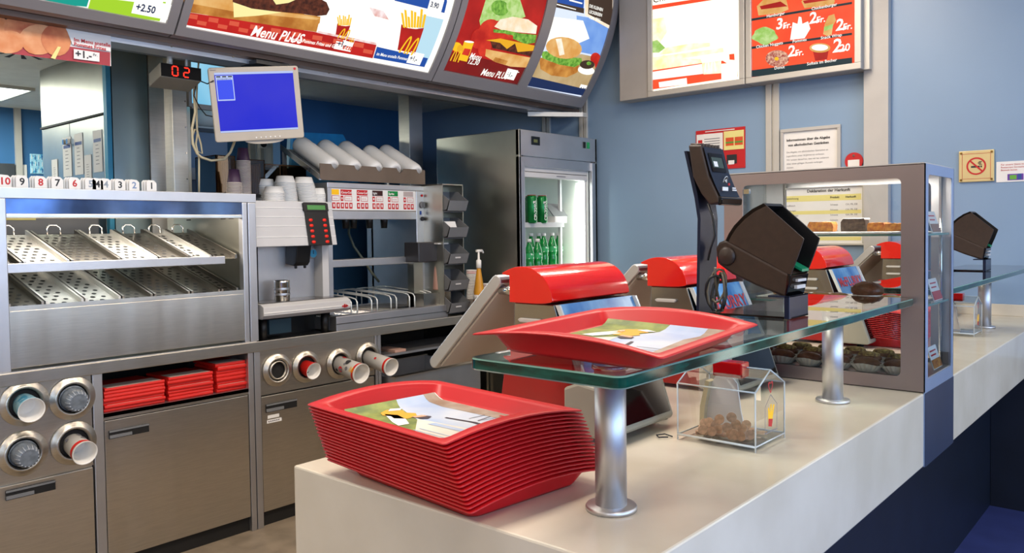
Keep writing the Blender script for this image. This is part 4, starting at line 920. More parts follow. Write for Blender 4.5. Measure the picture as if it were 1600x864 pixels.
MB().box(-4.5, -4.296, y0, y1, 1.656, 1.67).build('base', black, t); MB().box(-4.302, -4.294, y0, y1, 1.889, 1.897).box(-4.302, -4.294, y0 + .1, y0 + .106, 1.67, 1.895).build('edge', MATS['smoked_edge'], t)
f = MB()
for k in range(9): f.box(-4.47, -4.33, y0 + .14 + k * .025, y0 + .158 + k * .025, 1.67, 1.82 + .02 * math.sin(k * 2.1), 0)
o = tag(f.build('wrapped_sticks', mat('dark_wrap', '#5a5a66', .4, .3)), 'packed dark sachets standing inside the wide smoked box', 'sachets'); o['kind'] = 'stuff'

# ---- drinks dispenser
SD = thing('soda_dispenser', 'stainless soda fountain with a white label strip and blue grey frame', 'soda dispenser', (-4.2, 3.2, .90))
XS = -3.98
sy0, sy1, sy2 = 2.93, ak(650, 300, x=XS).y, ak(668, 300, x=XS).y
MB().box(-4.5, XS, sy0, sy2, 1.745, 1.778).build('top', steel2, SD, bevel=.003)
MB().box(-4.5, XS, sy1, sy2, .92, 1.745).build('side_post', steel2, SD, bevel=.003)
MB().box(-4.5, XS, sy0, sy0 + .03, .92, 1.745).build('side_post', steel2, SD)
MB().box(-4.42, XS - .01, sy0 + .03, sy1, 1.60, 1.745).build('head', steel2, SD)
lb = MB().box(XS - .01, XS - .004, sy0 + .03, sy1, 1.612, 1.742, 0)
xl = XS - .0035
bx = lambda y0, y1, z0, z1, mi, d=0: lb.box(xl - .001, xl + .0006 + d, y0, y1, z0, z1, mi)
cols = [5, 1, 1, 4, 6, 7]; words = ['', 'Coca-Cola', 'Coca-Cola', 'light', 'Sprite', '']
for i, px in enumerate((521, 541, 566, 590, 614, 638)):
    y = ak(px, 310, x=xl).y; bx(y - .042, y + .042, 1.705, 1.738, cols[i])
    if words[i]: put_text(lb, words[i], .02, lambda u, v: (xl + .001, y - .038 + u, 1.714 + v), 0, .0004)
    bx(y - .042, y - .022, 1.668, 1.70, 1); bx(y - .012, y + .044, 1.668, 1.70, 1); bx(y - .009, y + .041, 1.671, 1.697, 0, .0006); put_text(lb, 'GROSS', .011, lambda u, v: (xl + .0014, y - .004 + u, 1.679 + v), 1)
    for c in (-.042, -.010, .022):
        bx(y + c, y + c + .024, 1.622, 1.658, 1); bx(y + c + .008, y + c + .017, 1.632, 1.65, 0, .0006)
    bx(y - .036, y - .028, 1.678, 1.69, 0, .0006)
lb.box(xl - .001, xl + .002, sy0 + .03, sy1, 1.608, 1.612, 2)
lb.build('label_strip', [whitep, redi, ink, greyl, mat('dark_cola', '#3a1010', .4), yelp, green, mat('pale_badge', '#b8a8a4', .5)], SD)
MB().box(XS - .03, XS, sy0 + .03, sy1, 1.555, 1.608).build('lower_rail', steel2, SD, bevel=.003)
kz = ak(659, 318, x=XS); b = MB(); b.cyl((XS, kz.y, kz.z - .01), (XS + .012, kz.y, kz.z - .01), .022, n=20).box(XS + .012, XS + .02, kz.y - .004, kz.y + .004, kz.z - .02, kz.z + .005); b.build('key_lock', binm, SD)
MB().box(XS, XS + .003, kz.y - .02, kz.y - .006, kz.z - .075, kz.z - .05).build('lock_label', bluei, SD)
MB().cyl((XS, kz.y, 1.56), (XS + .01, kz.y, 1.56), .014).build('round_button', ink, SD); MB().cyl((XS, kz.y, 1.715), (XS + .006, kz.y, 1.715), .008).build('red_lamp', redi, SD)
for px in (540, 552, 577, 600):
    y = ak(px, 345, x=-4.08).y; MB().cyl((-4.08, y, 1.60), (-4.08, y, 1.50), .028, .02).build('nozzle', black, SD)
MB().box(-4.45, -4.43, ak(602, 380, x=-4.43).y, sy1, .98, 1.60).build('back_panel', steelk, SD)
MB().box(-4.1, XS - .005, sy0 + .03, sy1, 1.265, 1.31).build('cross_rail', steel2, SD, bevel=.003)
pts = [ak(546, 345, x=-4.4), ak(545, 365, x=-4.38), ak(553, 385, x=-4.3), ak(565, 402, x=-4.3), ak(580, 425, x=-4.3), ak(592, 440, x=-4.3)]
tag(MB().tube(pts, .008).build('drain_hose', mat('grey_green_hose', '#6c7060', .5)), 'grey green hose hanging behind the soda fountain rail', 'hose')
# drip tray with wire dividers
DT = thing('wire_rack_tray', 'stainless drip tray with arched wire cup dividers on the worktop', 'tray', (-3.95, 3.3, .90))
dy0, dy1 = ak(526, 518, x=-3.79).y, ak(700, 490, x=-3.79).y
MB().box(-3.86, -3.79, dy0, dy1, .905, .99).box(-4.42, -3.86, dy0, dy0 + .02, .905, .98).box(-4.42, -3.86, dy1 - .02, dy1, .905, .98).box(-4.42, -4.40, dy0, dy1, .905, .98).build('tray', steel2, DT, bevel=.003)
MB().box(-3.789, -3.786, dy0, dy1, .945, .95).build('seam', steeld, DT)
MB().box(-4.40, -3.86, dy0 + .02, dy1 - .02, .93, .94).build('tray_floor', whitep if False else greyl, DT)
b = MB()
for k in range(26): x = -4.28 + .0165 * k; b.cyl((x, dy0 + .01, .982), (x, dy1 - .01, .982), .0022, n=5)
for k in range(12): y = dy0 + .02 + (dy1 - dy0 - .04) * k / 11; b.cyl((-4.29, y, .979), (-3.85, y, .979), .0022, n=5)
b.build('grid', chrome, DT)
for k in range(5):
    y = dy0 + .17 + k * .155
    for dy in (0, .045):
        MB().tube([(-3.87, y + dy, .98), (-3.87, y + dy, 1.055), (-3.885, y + dy, 1.072), (-3.93, y + dy, 1.080), (-4.3, y + dy, 1.10), (-4.40, y + dy, 1.09), (-4.41, y + dy, 1.07), (-4.41, y + dy, .98)], .0048, n=6).build('wire_divider', mat('white_coated_wire', '#e8ecea', .25, .3), DT)
# cup sleeve rack on the soda fountain
RK = thing('sleeve_rack', 'brown sloping rack with notched front on top of the soda fountain', 'rack', (-4.2, 3.3, 1.78))
ry0, ry1 = ak(500, 265, x=XS).y, ak(664, 265, x=XS).y
poly = [(ry0, 1.80), (ry0 + .02, 1.79), (ry1, 1.79), (ry1, 1.885)]
nt = 5
for k in range(nt)[::-1]:
    c = ry0 + .10 + k * (ry1 - ry0 - .16) / (nt - 1) + .012
    poly += [(c + .03, 1.888), (c + .02, 1.87), (c, 1.855), (c - .02, 1.87), (c - .03, 1.888)]
poly += [(ry0, 1.888)]
MB().extr_x(poly, XS - .004, XS).build('notched_front', mat('brown_steel_front', '#7a6a5c', .4, .5), RK)
MB().extr_y([(-3.985, 1.79), (-3.985, 1.80), (-4.38, 2.005), (-4.38, 1.995)], ry0, ry1).build('sloping_plate', steel2, RK)
MB().extr_y([(-3.985, 1.79), (-3.985, 1.825), (-4.38, 2.03), (-4.38, 1.995)], ry0 - .004, ry0).build('side_rail', chrome, RK)
MB().box(-4.37, -4.35, ry0, ry0 + .02, 1.778, 1.99).box(-4.37, -4.35, ry1 - .02, ry1, 1.778, 1.99).build('stand_post', steel2, RK)
for k, (dx, L_) in enumerate(((0, .38), (.0, .37), (0, .38), (.0, .32), (0, .38))):
    c = ry0 + .10 + k * (ry1 - ry0 - .16) / (nt - 1); a = Vector((-4.0, c + .02, 1.855)); d = Vector((-.475, -.0, .245)).normalized(); q = a + d * (.02 + (.02 if k == 3 else 0)); e = q + d * L_
    if k in (1, 3): e = q + d * (L_ - .06)
    t = thing('cup_sleeve', ['leftmost', 'second', 'third', 'fourth and shortest', 'rightmost'][k] + ' of the five white plastic wrapped cup sleeves on the sloping rack', 'cup sleeve', q, group='white cup sleeves on the sloping rack')
    rs = []; u = Vector((0, 1, 0)); v = d.cross(u)
    prof = [(0, .030), (.006, .038), (.02, .042)] + [(.03 + (L_ - .05) * j / 10, .044 + .0012 * (j % 2)) for j in range(11)] + [(L_ - .005, .040)]
    for s_, r_ in prof: rs.append([q + d * s_ + (u * math.cos(2 * PI * i / 24) + v * math.sin(2 * PI * i / 24)) * r_ * 1.32 for i in range(24)])
    MB().rings(rs).build('sleeve', tubem, t)
    MB().cyl(q - d * .002, q + d * .002, .034, n=24).build('end_cap', mat('sleeve_end', '#cfcbc8', .4), t)
# bin tower
BT = thing('bin_tower', 'narrow stainless tower of five tilted grey storage bins beside the drinks fridge', 'storage tower', (-3.86, 3.8, .90))
ty0, ty1 = 3.71, 3.905; XT = -3.80
MB().box(-4.0, -3.985, ty0, ty1, .91, 1.785).box(-4.0, XT, ty0, ty0 + .006, .91, 1.785).box(-4.0, XT, ty1 - .006, ty1, .91, 1.785).box(-4.0, XT, ty0, ty1, 1.78, 1.787).box(-4.0, XT, ty0, ty1, .902, .912).build('casing', steelk, BT)
for k, z in enumerate((1.60, 1.425, 1.25, 1.075, .925)):
    b = MB(); zf = z
    b.extr_y([(XT - .02, zf), (XT + .035, zf + .01), (XT + .06, zf + .075), (XT + .052, zf + .075), (XT + .028, zf + .018), (XT - .02, zf + .008)], ty0 + .01, ty1 - .01)
    for yy in (ty0 + .01, ty1 - .014): b.extr_y([(XT - .12, zf), (XT + .035, zf + .01), (XT + .058, zf + .075), (XT - .04, zf + .14), (XT - .12, zf + .14)], yy, yy + .004)
    b.box(XT - .12, XT - .116, ty0 + .01, ty1 - .01, zf, zf + .14).box(XT - .12, XT, ty0 + .01, ty1 - .01, zf, zf + .004)
    o = b.build('bin', binm, BT)
    if k in (2, 3, 4): MB().box(XT + .048, XT + .052, ty0 + .06, ty0 + .11, zf + .045, zf + .055).build('bin_label', greyl, BT).parent = o
t = tag(MB().hexa([(-3.83, 3.74, 1.45), (-3.81, 3.74, 1.45), (-3.79, 3.85, 1.45), (-3.81, 3.85, 1.45)], [(-3.85, 3.74, 1.54), (-3.845, 3.74, 1.54), (-3.825, 3.85, 1.54), (-3.83, 3.85, 1.54)]).build('sachet', [whitep]), 'white and green sachet sticking out of the second bin of the tower', 'sachet')
b = MB().hexa([(-3.81, 3.742, 1.46), (-3.808, 3.742, 1.46), (-3.788, 3.82, 1.46), (-3.79, 3.82, 1.46)], [(-3.83, 3.742, 1.50), (-3.828, 3.742, 1.50), (-3.808, 3.82, 1.50), (-3.81, 3.82, 1.50)]); o = b.build('print', MATS['green_print'], None); o.parent = t; o.location = o.location - t.location; 
# sauce dispenser
SP = thing('sauce_dispenser', 'dark box sauce dispenser with an upturned bottle in front of the soda fountain post', 'sauce dispenser', (-3.9, 3.6, .90))
qy0, qy1 = ak(654, 400, x=-3.86).y, ak(690, 400, x=-3.86).y
MB().box(-4.0, -3.86, qy0, qy1, 1.275, 1.405).build('head', mat('dark_grey_plastic', '#37363a', .35), SP, bevel=.006)
MB().box(-3.86, -3.82, qy1 - .07, qy1 + .03, 1.388, 1.398).build('lever', greyl, SP, bevel=.003)
MB().box(-3.99, -3.93, qy0 + .02, qy0 + .10, .90, 1.275).build('stem', steelk, SP); MB().box(-4.0, -3.84, qy0 + .02, qy1 + .06, .902, 1.07).build('foot', steeld, SP)
M = Matrix.Translation((-3.88, qy1 - .02, 1.085)); MB(M).lathe([(.034, 0), (.034, .01), (.025, .14), (.02, .19)], n=16).build('bottle', mat('pink_sauce_bottle', '#c09484', .35), SP)
# squeeze bottle, pump bottle and cups between tower and fridge
def cupstack(px, py_base, x, n, pitch, r, h, lab, top, grp):
    y = ak(px, py_base, x=x).y; proto = None
    for k in range(n):
        l = top if k == n - 1 else lab; z = .902 + k * pitch; plain = k < n - 1
        if proto is None or not plain:
            proto = thing('paper_cup', l, 'cup', (x, y, z), group=grp); g = GT[0]; GT[0] = Matrix.Identity(4)
            MB().lathe([(r * .72 * K, 0), (r * K, h * K), ((r + .003) * K, h * K), ((r + .003) * K, (h - .006) * K)], n=20, cap1=False).build('body', whitec, proto, local=True)
            if plain: GT[0] = g; continue
            MB().lathe([(r * .94 * K, h * .72 * K), ((r + .001) * K, (h - .008) * K)], n=20, cap0=False, cap1=False).build('red_band', redp, proto, local=True)
            MB().add([((r * .86 + .003) * K * math.cos(a_), (r * .86 + .003) * K * math.sin(a_), h * K * (.42 + .07 * b_)) for a_, b_ in [(-.75 + .3 * math.cos(q), math.sin(q)) for q in [2 * PI * i / 10 for i in range(10)]]], [tuple(range(10))]).build('dark_mark', ink, proto, local=True); GT[0] = g
        else: dup(proto, loc=GT[0] @ Vector((x, y, z)), label=l)
cupstack(738, 480, -3.76, 19, .0105, .036, .12, 'white paper cup inside the nested stack between bin tower and sauce bottle', 'white and red paper cup topmost of the nested stack beside the bin tower', 'cups in the stack beside the bin tower')
cupstack(764, 480, -3.72, 10, .010, .042, .12, 'white paper cup inside the nested stack beside the fridge side', 'white and red paper cup topmost of the nested stack beside the fridge side', 'cups in the stack beside the fridge')
c = ak(749, 480, x=-3.66)
PB = thing('pump_bottle', 'orange sauce squeeze bottle with a white pump nozzle beside the fridge', 'bottle', (-3.66, c.y, .90)); M = Matrix.Translation((-3.66, c.y, .902))
MB(M).lathe([(.04, 0), (.04, .10), (.038, .11)], n=20).build('holder', sauce2, PB)
MB(M).lathe([(.034, .11), (.036, .14), (.034, .16), (.014, .28), (.014, .29)], n=20).build('bottle', orangem, PB)
MB(M).lathe([(.041, .10), (.041, .13)], n=20).build('collar', greyl, PB)
b = MB(M); b.lathe([(.018, .285), (.018, .33), (.008, .335), (.006, .38)], n=14).cyl((0, -.02, .385), (0, .035, .385), .008).cyl((0, .035, .385), (0, .045, .372), .006); b.build('pump', whitep, PB)
PB.scale = (1, 1, 1.14)

# ---- kitchen behind
t = thing('tall_cabinet', 'tall two door stainless kitchen cabinet carrying taped paper notices', 'cabinet', (-5.2, 2.2, Z0))
cx1, cy1 = -4.8, 2.01; cxb = ak(70, 200, y=cy1).x; ct = 1.48 + 1.02 / K - .001
MB().box(cxb, cx1, cy1, cy1 + .5, Z0, ct).build('body', steelk, t)
zs = ak(165, 178, y=cy1).z; xm = ak(114, 200, y=cy1).x
for a, b_ in ((cxb + .005, xm - .004), (xm + .004, cx1 - .005)):
    o = MB().box(a, b_, cy1 - .02, cy1, Z0 + .1, zs - .01).build('door', steelk, t, bevel=.003)
    xx = xm + (.03 if a > xm else -.03); MB().box(xx - .012, xx + .012, cy1 - .05, cy1 - .02, zs - .14, zs - .11).build('latch', chrome, t).parent = o
MB().box(cxb, cx1 + .004, cy1 - .02, cy1, zs, ct).build('top_panel', steelk, t, bevel=.003); MB().box(cxb, cx1 + .006, cy1 - .028, cy1, zs - .008, zs + .004).build('edge_strip', hole, t)
def paper(px0, px1, py0, py1, yy, lab, hd=True):
    a = ak(px0, py0, y=yy); b_ = ak(px1, py1, y=yy); p = MB().box(a.x, b_.x, yy - .002, yy, b_.z, a.z, 0); W = b_.x - a.x; H = a.z - b_.z
    if hd: p.box(a.x + .1 * W, b_.x - .1 * W, yy - .0025, yy - .002, a.z - .28 * H, a.z - .2 * H, 1)
    for k in range(6): p.box(a.x + .3 * W, a.x + (.6 + .08 * (k % 2)) * W, yy - .0025, yy - .002, a.z - (.36 + .09 * k) * H, a.z - (.345 + .09 * k) * H, 2)
    return tag(p.build('paper_notice', [whitep, bluei, inkg]), lab, 'notice')
yy = cy1 - .021
paper(98, 113, 216, 275, yy, 'left white checklist sheet with blue heading on the tall kitchen cabinet'); paper(116, 131, 210, 272, yy, 'middle white checklist sheet with blue heading on the tall kitchen cabinet'); paper(145, 161, 205, 268, yy, 'right white checklist sheet with blue heading on the tall kitchen cabinet')
paper(81, 91, 250, 285, yy, 'small plain paper low on the left door of the tall kitchen cabinet', False); paper(132, 144, 243, 284, yy, 'small plain paper low between two blue headed checklists', False)
t = thing('kitchen_column', 'wide stainless clad column between the tall cabinet and the pass-through post', 'column', (-4.7, 2.2, Z0))
g0 = ak(168, 200, x=-4.74).y; g1 = ak(232, 200, x=-4.74).y; g2 = ak(262, 200, x=-4.74).y; g3 = ak(268, 200, x=-4.74).y
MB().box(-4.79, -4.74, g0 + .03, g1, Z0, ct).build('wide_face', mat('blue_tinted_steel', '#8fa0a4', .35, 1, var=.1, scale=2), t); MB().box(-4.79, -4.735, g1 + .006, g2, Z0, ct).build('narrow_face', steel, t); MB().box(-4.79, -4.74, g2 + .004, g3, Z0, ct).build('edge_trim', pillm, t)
MB().box(-4.788, -4.745, g0, g0 + .026, Z0, ct).build('blue_edge', cyanp, t)
def post(px0, px1, lab):
    y0, y1 = ak(px0, 200, x=-4.5).y, ak(px1, 200, x=-4.5).y
    t = thing('pass_through_post', lab, 'post', (-4.55, (y0 + y1) / 2, Z0)); MB().box(-4.6, -4.5, y0, y1, Z0, ct).build('post', steel, t, bevel=.003)
    b = MB()
    for z in (1.8, 1.95, 2.1, 2.25): b.cyl((-4.5, y1 - .012, z), (-4.496, y1 - .012, z), .005, n=8)
    b.build('screws', chrome, t); return t
post(270, 293, 'stainless post of the pass-through behind the left end of the monitor')
y0 = ak(624, 200, x=-4.5).y; y1 = ak(640, 200, x=-4.5).y
t = thing('pass_through_post', 'stainless corner post of the pass-through left of the drinks fridge', 'post', (-4.6, 4.0, Z0))
MB().box(-4.62, -4.5, y1, ak(660, 200, x=-4.5).y, Z0, ct).build('blue_reflecting_face', steel2, t); q = ak(624, 200, y=y1); MB().box(q.x, -4.5, y1 - .004, y1, Z0, ct).build('bright_face', steel, t)
sbox_y = ak(437, 200, x=-5.5).y
struct(MB().box(-5.6, -5.5, sbox_y, 4.8 / K - .001, Z0, ct + .1).build('wall_partition', kwall))
# cards, wall chart, blue pane, roll holder, boxes
y0, y1 = ak(298, 130, x=-4.66).y, ak(360, 130, x=-4.66).y; za, zb = ak(330, 165, x=-4.66).z, ct
t = thing('light_pane', 'pale blue lit glass pane in the kitchen behind the digital display', 'window', (-4.66, (y0 + y1) / 2, za))
MB().box(-4.68, -4.66, y0, y1, za, zb).build('pane', E['cyanw'], t); MB().box(-4.68, -4.65, y1, y1 + .03, za - .02, zb).box(-4.68, -4.65, y0 - .02, y0, za - .02, zb).box(-4.68, -4.65, y0, y1, za - .03, za).build('frame', pillm, t)
c = ak(325, 183, x=-5.0); y0, y1 = ak(297, 183, x=-5.0).y, ak(345, 183, x=-5.0).y
t = thing('paper_roll', 'white paper roll in a holder mounted in the kitchen behind the monitor', 'paper roll', (-5.0, (y0 + y1) / 2, c.z)); MB().cyl((-5.0, y0, c.z + .01), (-5.0, y1, c.z + .01), .075, n=28).build('roll', whitep, t)
MB().box(-5.09, -4.93, y0 - .005, y0, c.z - .05, c.z + .05).box(-5.09, -4.93, y0, y1, c.z - .085, c.z - .073).build('holder', greyl, t); MB().box(-5.1, -5.08, y0 - .01, y1 + .01, c.z - .09, c.z + .1).build('back_plate', binm, t)
tag(MB().box(-5.3, -5.1, y0 + .02, y1 + .1, Z0, c.z + .12).build('partition_panel', wallm), 'blue partition panel in the kitchen carrying the paper roll holder', 'panel')
c = ak(316, 271, x=-5.0); t = thing('wall_socket', 'small white electrical socket on the blue kitchen partition', 'socket', (-5.09, c.y, c.z)); MB().box(-5.1, -5.06, c.y - .04, c.y + .04, c.z - .04, c.z + .04).build('box', greyl, t, bevel=.004); MB().box(-5.06, -5.056, c.y - .008, c.y + .012, c.z - .01, c.z + .01).build('switch', ink, t)
def kx(px0, px1, py0, py1, X, name, lab, cat, m):
    a = ak(px0, py0, x=X); b_ = ak(px1, py1, x=X); t = thing(name, lab, cat, (X, a.y, b_.z)); MB().box(X - .02, X, a.y, b_.y, b_.z, a.z).build('backing', m, t, bevel=.003); return t, a, b_
t, a, b_ = kx(398, 428, 221, 262, -7.55, 'framed_card', 'white framed sheet on the kitchen wall below the monitor', 'notice', whitec)
MB().box(-7.55, -7.545, a.y + .03, b_.y - .03, b_.z + .03, a.z - .03).build('sheet', whitep, t)
t, a, b_ = kx(405, 418, 218, 232, -7.53, 'wall_thermometer', 'small round dial above the framed sheet on the kitchen wall', 'dial', whitec); MB().cyl((-7.53, (a.y + b_.y) / 2, (a.z + b_.z) / 2), (-7.52, (a.y + b_.y) / 2, (a.z + b_.z) / 2), .035).build('dial_face', ink, t)
t, a, b_ = kx(47, 69, 240, 272, -7.57, 'picture_chart', 'blue and white picture chart on the far kitchen wall', 'chart', bluecup)
b = MB()
for r_ in range(3):
    for c in range(4): b.box(-7.57, -7.567, a.y + .01 + c * (b_.y - a.y) / 4, a.y - .012 + (c + 1) * (b_.y - a.y) / 4, b_.z + .01 + r_ * (a.z - b_.z) / 3, b_.z - .01 + (r_ + 1) * (a.z - b_.z) / 3, (r_ + c) % 2)
b.build('pictures', [whitep, bluei], t)
kx(48, 62, 276, 292, -7.57, 'red_notice', 'small red and white notice below the picture chart', 'notice', MATS['sleeve_end'])
kx(33, 43, 257, 285, -7.57, 'paper_notice', 'small white sheet on the far kitchen wall beside the pale trim', 'notice', whitep)
t, a, b_ = kx(-60, 26, 252, 330, -7.55, 'kitchen_hatch', 'dark metal hatch at the far left of the kitchen wall', 'hatch', mat('dim_steel', '#5c6064', .45, .7)); MB().box(-7.55, -7.53, a.y, b_.y - .12, b_.z, a.z - .09).build('opening', hole, t)
t = thing('blue_hood_panel', 'bright blue plastic panel standing behind the white cup sleeves', 'panel', (-5.0, 3.2, 1.6))
pq = [ak(x, y, x=-4.9) for x, y in ((452, 285), (457, 206), (536, 210), (552, 240), (560, 285))]
MB().box(-4.93, -4.9, pq[0].y + .05, pq[0].y + .09, Z0, pq[0].z).build('stand_leg', binm, t); MB().extr_x([(v.y, v.z) for v in pq], -4.93, -4.9).build('panel', mat('bright_blue_plastic', '#1f8fc8', .35, 0, var=.1), t); MB().extr_x([(pq[0].y - .02, pq[0].z), (pq[1].y - .02, pq[1].z), (pq[1].y, pq[1].z), (pq[0].y, pq[0].z)], -4.93, -4.89).build('edge', mat('pale_blue_edge', '#5ab4dc', .4), t)
# dark kitchen machine seen through the warmer
t = thing('kitchen_grill_machine', 'dark kitchen machine with a yellow instruction label seen through the food warmer', 'machine', (-5.0, 1.7, .9))
MB().box(-5.2, -4.75, 1.2, 1.93, 1.0, 1.66).build('body', binm, t, bevel=.01); b = MB().box(-4.75, -4.745, 1.36, 1.60, 1.565, 1.625, 0)
for k in range(4): b.box(-4.745, -4.743, 1.38 + .05 * k, 1.41 + .05 * k, 1.58, 1.61, 1)
b.build('yellow_label', [yelpale, inkg], t); MB().box(-4.75, -4.74, 1.25, 1.9, 1.43, 1.49).build('dark_gap', hole, t)
tag(MB().box(-4.9, -4.8, 2.02, 2.16, 1.45, 1.60).build('control_box', black), 'small black control box behind the chutes of the food warmer', 'box')
# yellow cones on the shelf behind the numbers
for k, px in enumerate((75, 127)):
    c = ak(px, 300, x=-4.4); t = tag(MB().add([(-4.4, c.y - .018, 1.684), (-4.4, c.y + .018, 1.684), (-4.37, c.y + .018, 1.684), (-4.37, c.y - .018, 1.684), (-4.385, c.y, 1.78)], [(3, 2, 1, 0), (0, 1, 4), (1, 2, 4), (2, 3, 4), (3, 0, 4)]).build('yellow_marker', yelp), ['small yellow pointed marker on the food warmer, left one between two number cards', 'small yellow pointed marker on the food warmer, nearer the fifth number card'][k], 'marker')
GT[0] = Matrix.Identity(4)

# ================================================================ HANGING THINGS
X_ = -3.5
a = at(172, 50, x=X_); b_ = at(172, 103, x=X_)
t = thing('promotion_banner', 'hanging red and white banner with fried potato pieces reading +1.- Fr', 'banner', (X_, 1.2, b_.z))
y0 = .55; y1 = a.y; z0, z1 = b_.z, 2.34; p = MB().box(X_ - .008, X_, y0, y1, z0, z1, 0)
def pp(pts, mi, l):
    q = [at(x, y, x=X_) for x, y in pts]; q = [(v.y, v.z) for v in q]; A_ = sum(q[i - 1][0] * q[i][1] - q[i][0] * q[i - 1][1] for i in range(len(q)))
    if A_ < 0: q = q[::-1]
    p.add([(X_ + .0015 + .0008 * l, u, min(v, z1)) for u, v in q], [tuple(range(len(q)))], mi)
pp([(-130, 66), (172, 103), (172, 82), (90, 70), (-130, 42)], 1, 0)
for k, (x, y, rx, ry) in enumerate(((-60, 40, 40, 26), (-10, 50, 30, 26), (36, 44, 32, 22), (60, 62, 30, 24), (88, 62, 24, 26), (12, 66, 26, 18), (-40, 62, 30, 16))): pp([(x + rx * math.cos(q) * (1 + .06 * math.sin(3 * q + k)), y + ry * math.sin(q)) for q in [2 * PI * i / 18 for i in range(18)]], 2 + k % 2, 1 + k)
pp([(78, 91), (85, 93), (94, 74), (89, 73)], 4, 9)
pp([(114, 77), (154, 83), (154, 97), (114, 92)], 0, 9)
pp([(96, 30), (172, 48), (172, 81), (112, 70), (104, 50)], 0, 8); o = at(114, 65, x=X_); yb = o.y
put_text(p, 'Im Menu anstelle', .021, lambda u, v: (X_ + .01, o.y + u, o.z + .0 + v), 5, .0004); o2 = at(114, 72, x=X_); put_text(p, 'Pommes Frites', .021, lambda u, v: (X_ + .01, o2.y + u, o2.z + v), 5, .0004)
o3 = at(116, 89, x=X_); put_text(p, '+1.-', .040, lambda u, v: (X_ + .011, o3.y + u, o3.z + v), 6, .0008); o4 = at(144, 88, x=X_); put_text(p, 'Fr.', .016, lambda u, v: (X_ + .011, o4.y + u, o4.z + v), 6)
p.build('printed_sheet', [whitep, mat('banner_red', '#a8303a', .5), mat('fried_orange', '#d88a56', .5, 0, scale=14, col2='#b85c34'), mat('fried_amber', '#cf7c44', .5, 0, scale=14, col2='#e0a070'), yelpale, redi, ink], t)
b = MB()
for y in (.8, 1.15, 1.45): b.cyl((X_ - .004, y, z1), (X_ - .004, y, 2.345), .004, n=6)
b.build('hooks', chrome, t)
# LED number display
X_ = -3.56; a = at(251, 98, x=X_); b_ = at(315, 116, x=X_)
t = thing('digital_display', 'black boxed digital counter showing red 02 under the menu boards', 'display', (X_, (a.y + b_.y) / 2, b_.z))
zt = a.z + .003; zb = zt - .062
MB().extr_y([(X_ - .004, zb), (X_ - .004, zt), (X_ - .12, zt - .035), (X_ - .12, zb - .035)], a.y, b_.y).build('housing', MATS['brown_rail'] if False else mat('taupe_housing', '#8f8878', .45), t, bevel=.003)
MB().box(X_ - .004, X_, a.y + .002, b_.y - .002, zb + .002, zt - .002).build('front_panel', mat('matt_black_display', '#060607', .6, spec=.1), t)
sg = MB(); w_, h_ = .026, .042
def seg(yc, zc, on_):
    D = {'a': (0, h_ / 2, 1), 'g': (0, 0, 1), 'd': (0, -h_ / 2, 1), 'f': (-w_ / 2, h_ / 4, 0), 'b': (w_ / 2, h_ / 4, 0), 'e': (-w_ / 2, -h_ / 4, 0), 'c': (w_ / 2, -h_ / 4, 0)}
    for s_ in on_:
        u, v, hz = D[s_]; hw, hh = (w_ / 2 - .003, .0028) if hz else (.0028, h_ / 4 - .002); sg.box(X_, X_ + .001, yc + u - hw, yc + u + hw, zc + v - hh, zc + v + hh)
ym = (a.y + b_.y) / 2 - .005; zm = (zt + zb) / 2
seg(ym - .026, zm, 'abcdef'); seg(ym + .028, zm, 'abged')
sg.build('digits', E['led'], t)
b = MB(); b.cyl((X_ - .06, ym - .02, zt), (X_ - .06, ym - .02, 2.31), .012).cyl((X_ - .06, ym + .06, zt), (X_ - .06, ym + .06, 2.31), .006); b.build('hanger', trimm, t); MB().box(X_ - .1, X_ - .02, ym - .07, ym + .05, 2.302, 2.31).build('mount_plate', binm, t)
# monitor
c = at(402, 162, x=-3.45); nrm = (CO - c); nrm.z *= .5; nrm.normalize(); nrm = (nrm + Vector((.10, .05, -.05))).normalized()
rt = Vector((0, 0, 1)).cross(nrm).normalized(); up = nrm.cross(rt); ro = R(5.0); rt2 = rt * math.cos(ro) + up * math.sin(ro); up2 = up * math.cos(ro) - rt * math.sin(ro)
s_ = (c - CO).length / FPX; MW, MH = 126 * s_ / 2, 106 * s_ / 2
M = Matrix((rt2, up2, nrm)).transposed().to_4x4(); M.translation = c
t = thing('monitor', 'beige flat monitor with a blue order screen hanging tilted under the menu boards', 'monitor', mtx=M)
MB().extr_z(rrect(-MW, MW, -MH, MH, .012), -.05, 0).build('housing', beige, t, local=True, bevel=.004)
sw, sh = MW - .026, MH - .022; sc = MB().box(-sw, sw, -sh + .022, sh - .002, 0, .001, 0); l_ = -sw; tp = sh - .002; bt_ = -sh + .022
sc.box(-sw, sw, tp - .010, tp, .001, .0015, 1).box(-sw, sw, bt_, bt_ + .008, .001, .0015, 1)
sc.box(l_ + .004, l_ + .082, tp - .13, tp - .014, .001, .0015, 1).box(l_ + .008, l_ + .078, tp - .124, tp - .034, .0015, .002, 2)
for k in range(3): sc.box(l_ + .008 + .026 * k, l_ + .026 + .026 * k, tp - .022, tp - .016, .0015, .002, 3)
put_text(sc, 'MITNEHMEN 02', .009, lambda u, v: (l_ + .010 + u, tp - .033 + v, .002), 3)
sc.build('screen', [E['bluescr'], E['bluew'], E['bluel'], ink], t, local=True)
b = MB()
for k in range(6): b.cyl((-.02 + .022 * k, -MH + .014, 0), (-.02 + .022 * k, -MH + .014, .003), .0035, n=8)
b.build('buttons', whitep, t, local=True); MB().cyl((MW - .016, MH - .014, 0), (MW - .016, MH - .014, .002), .006, n=12).build('badge', redi, t, local=True)
MB().box(-MW + .01, -MW + .035, MH - .014, MH - .011, 0, .001).build('maker_mark', inkg, t, local=True)
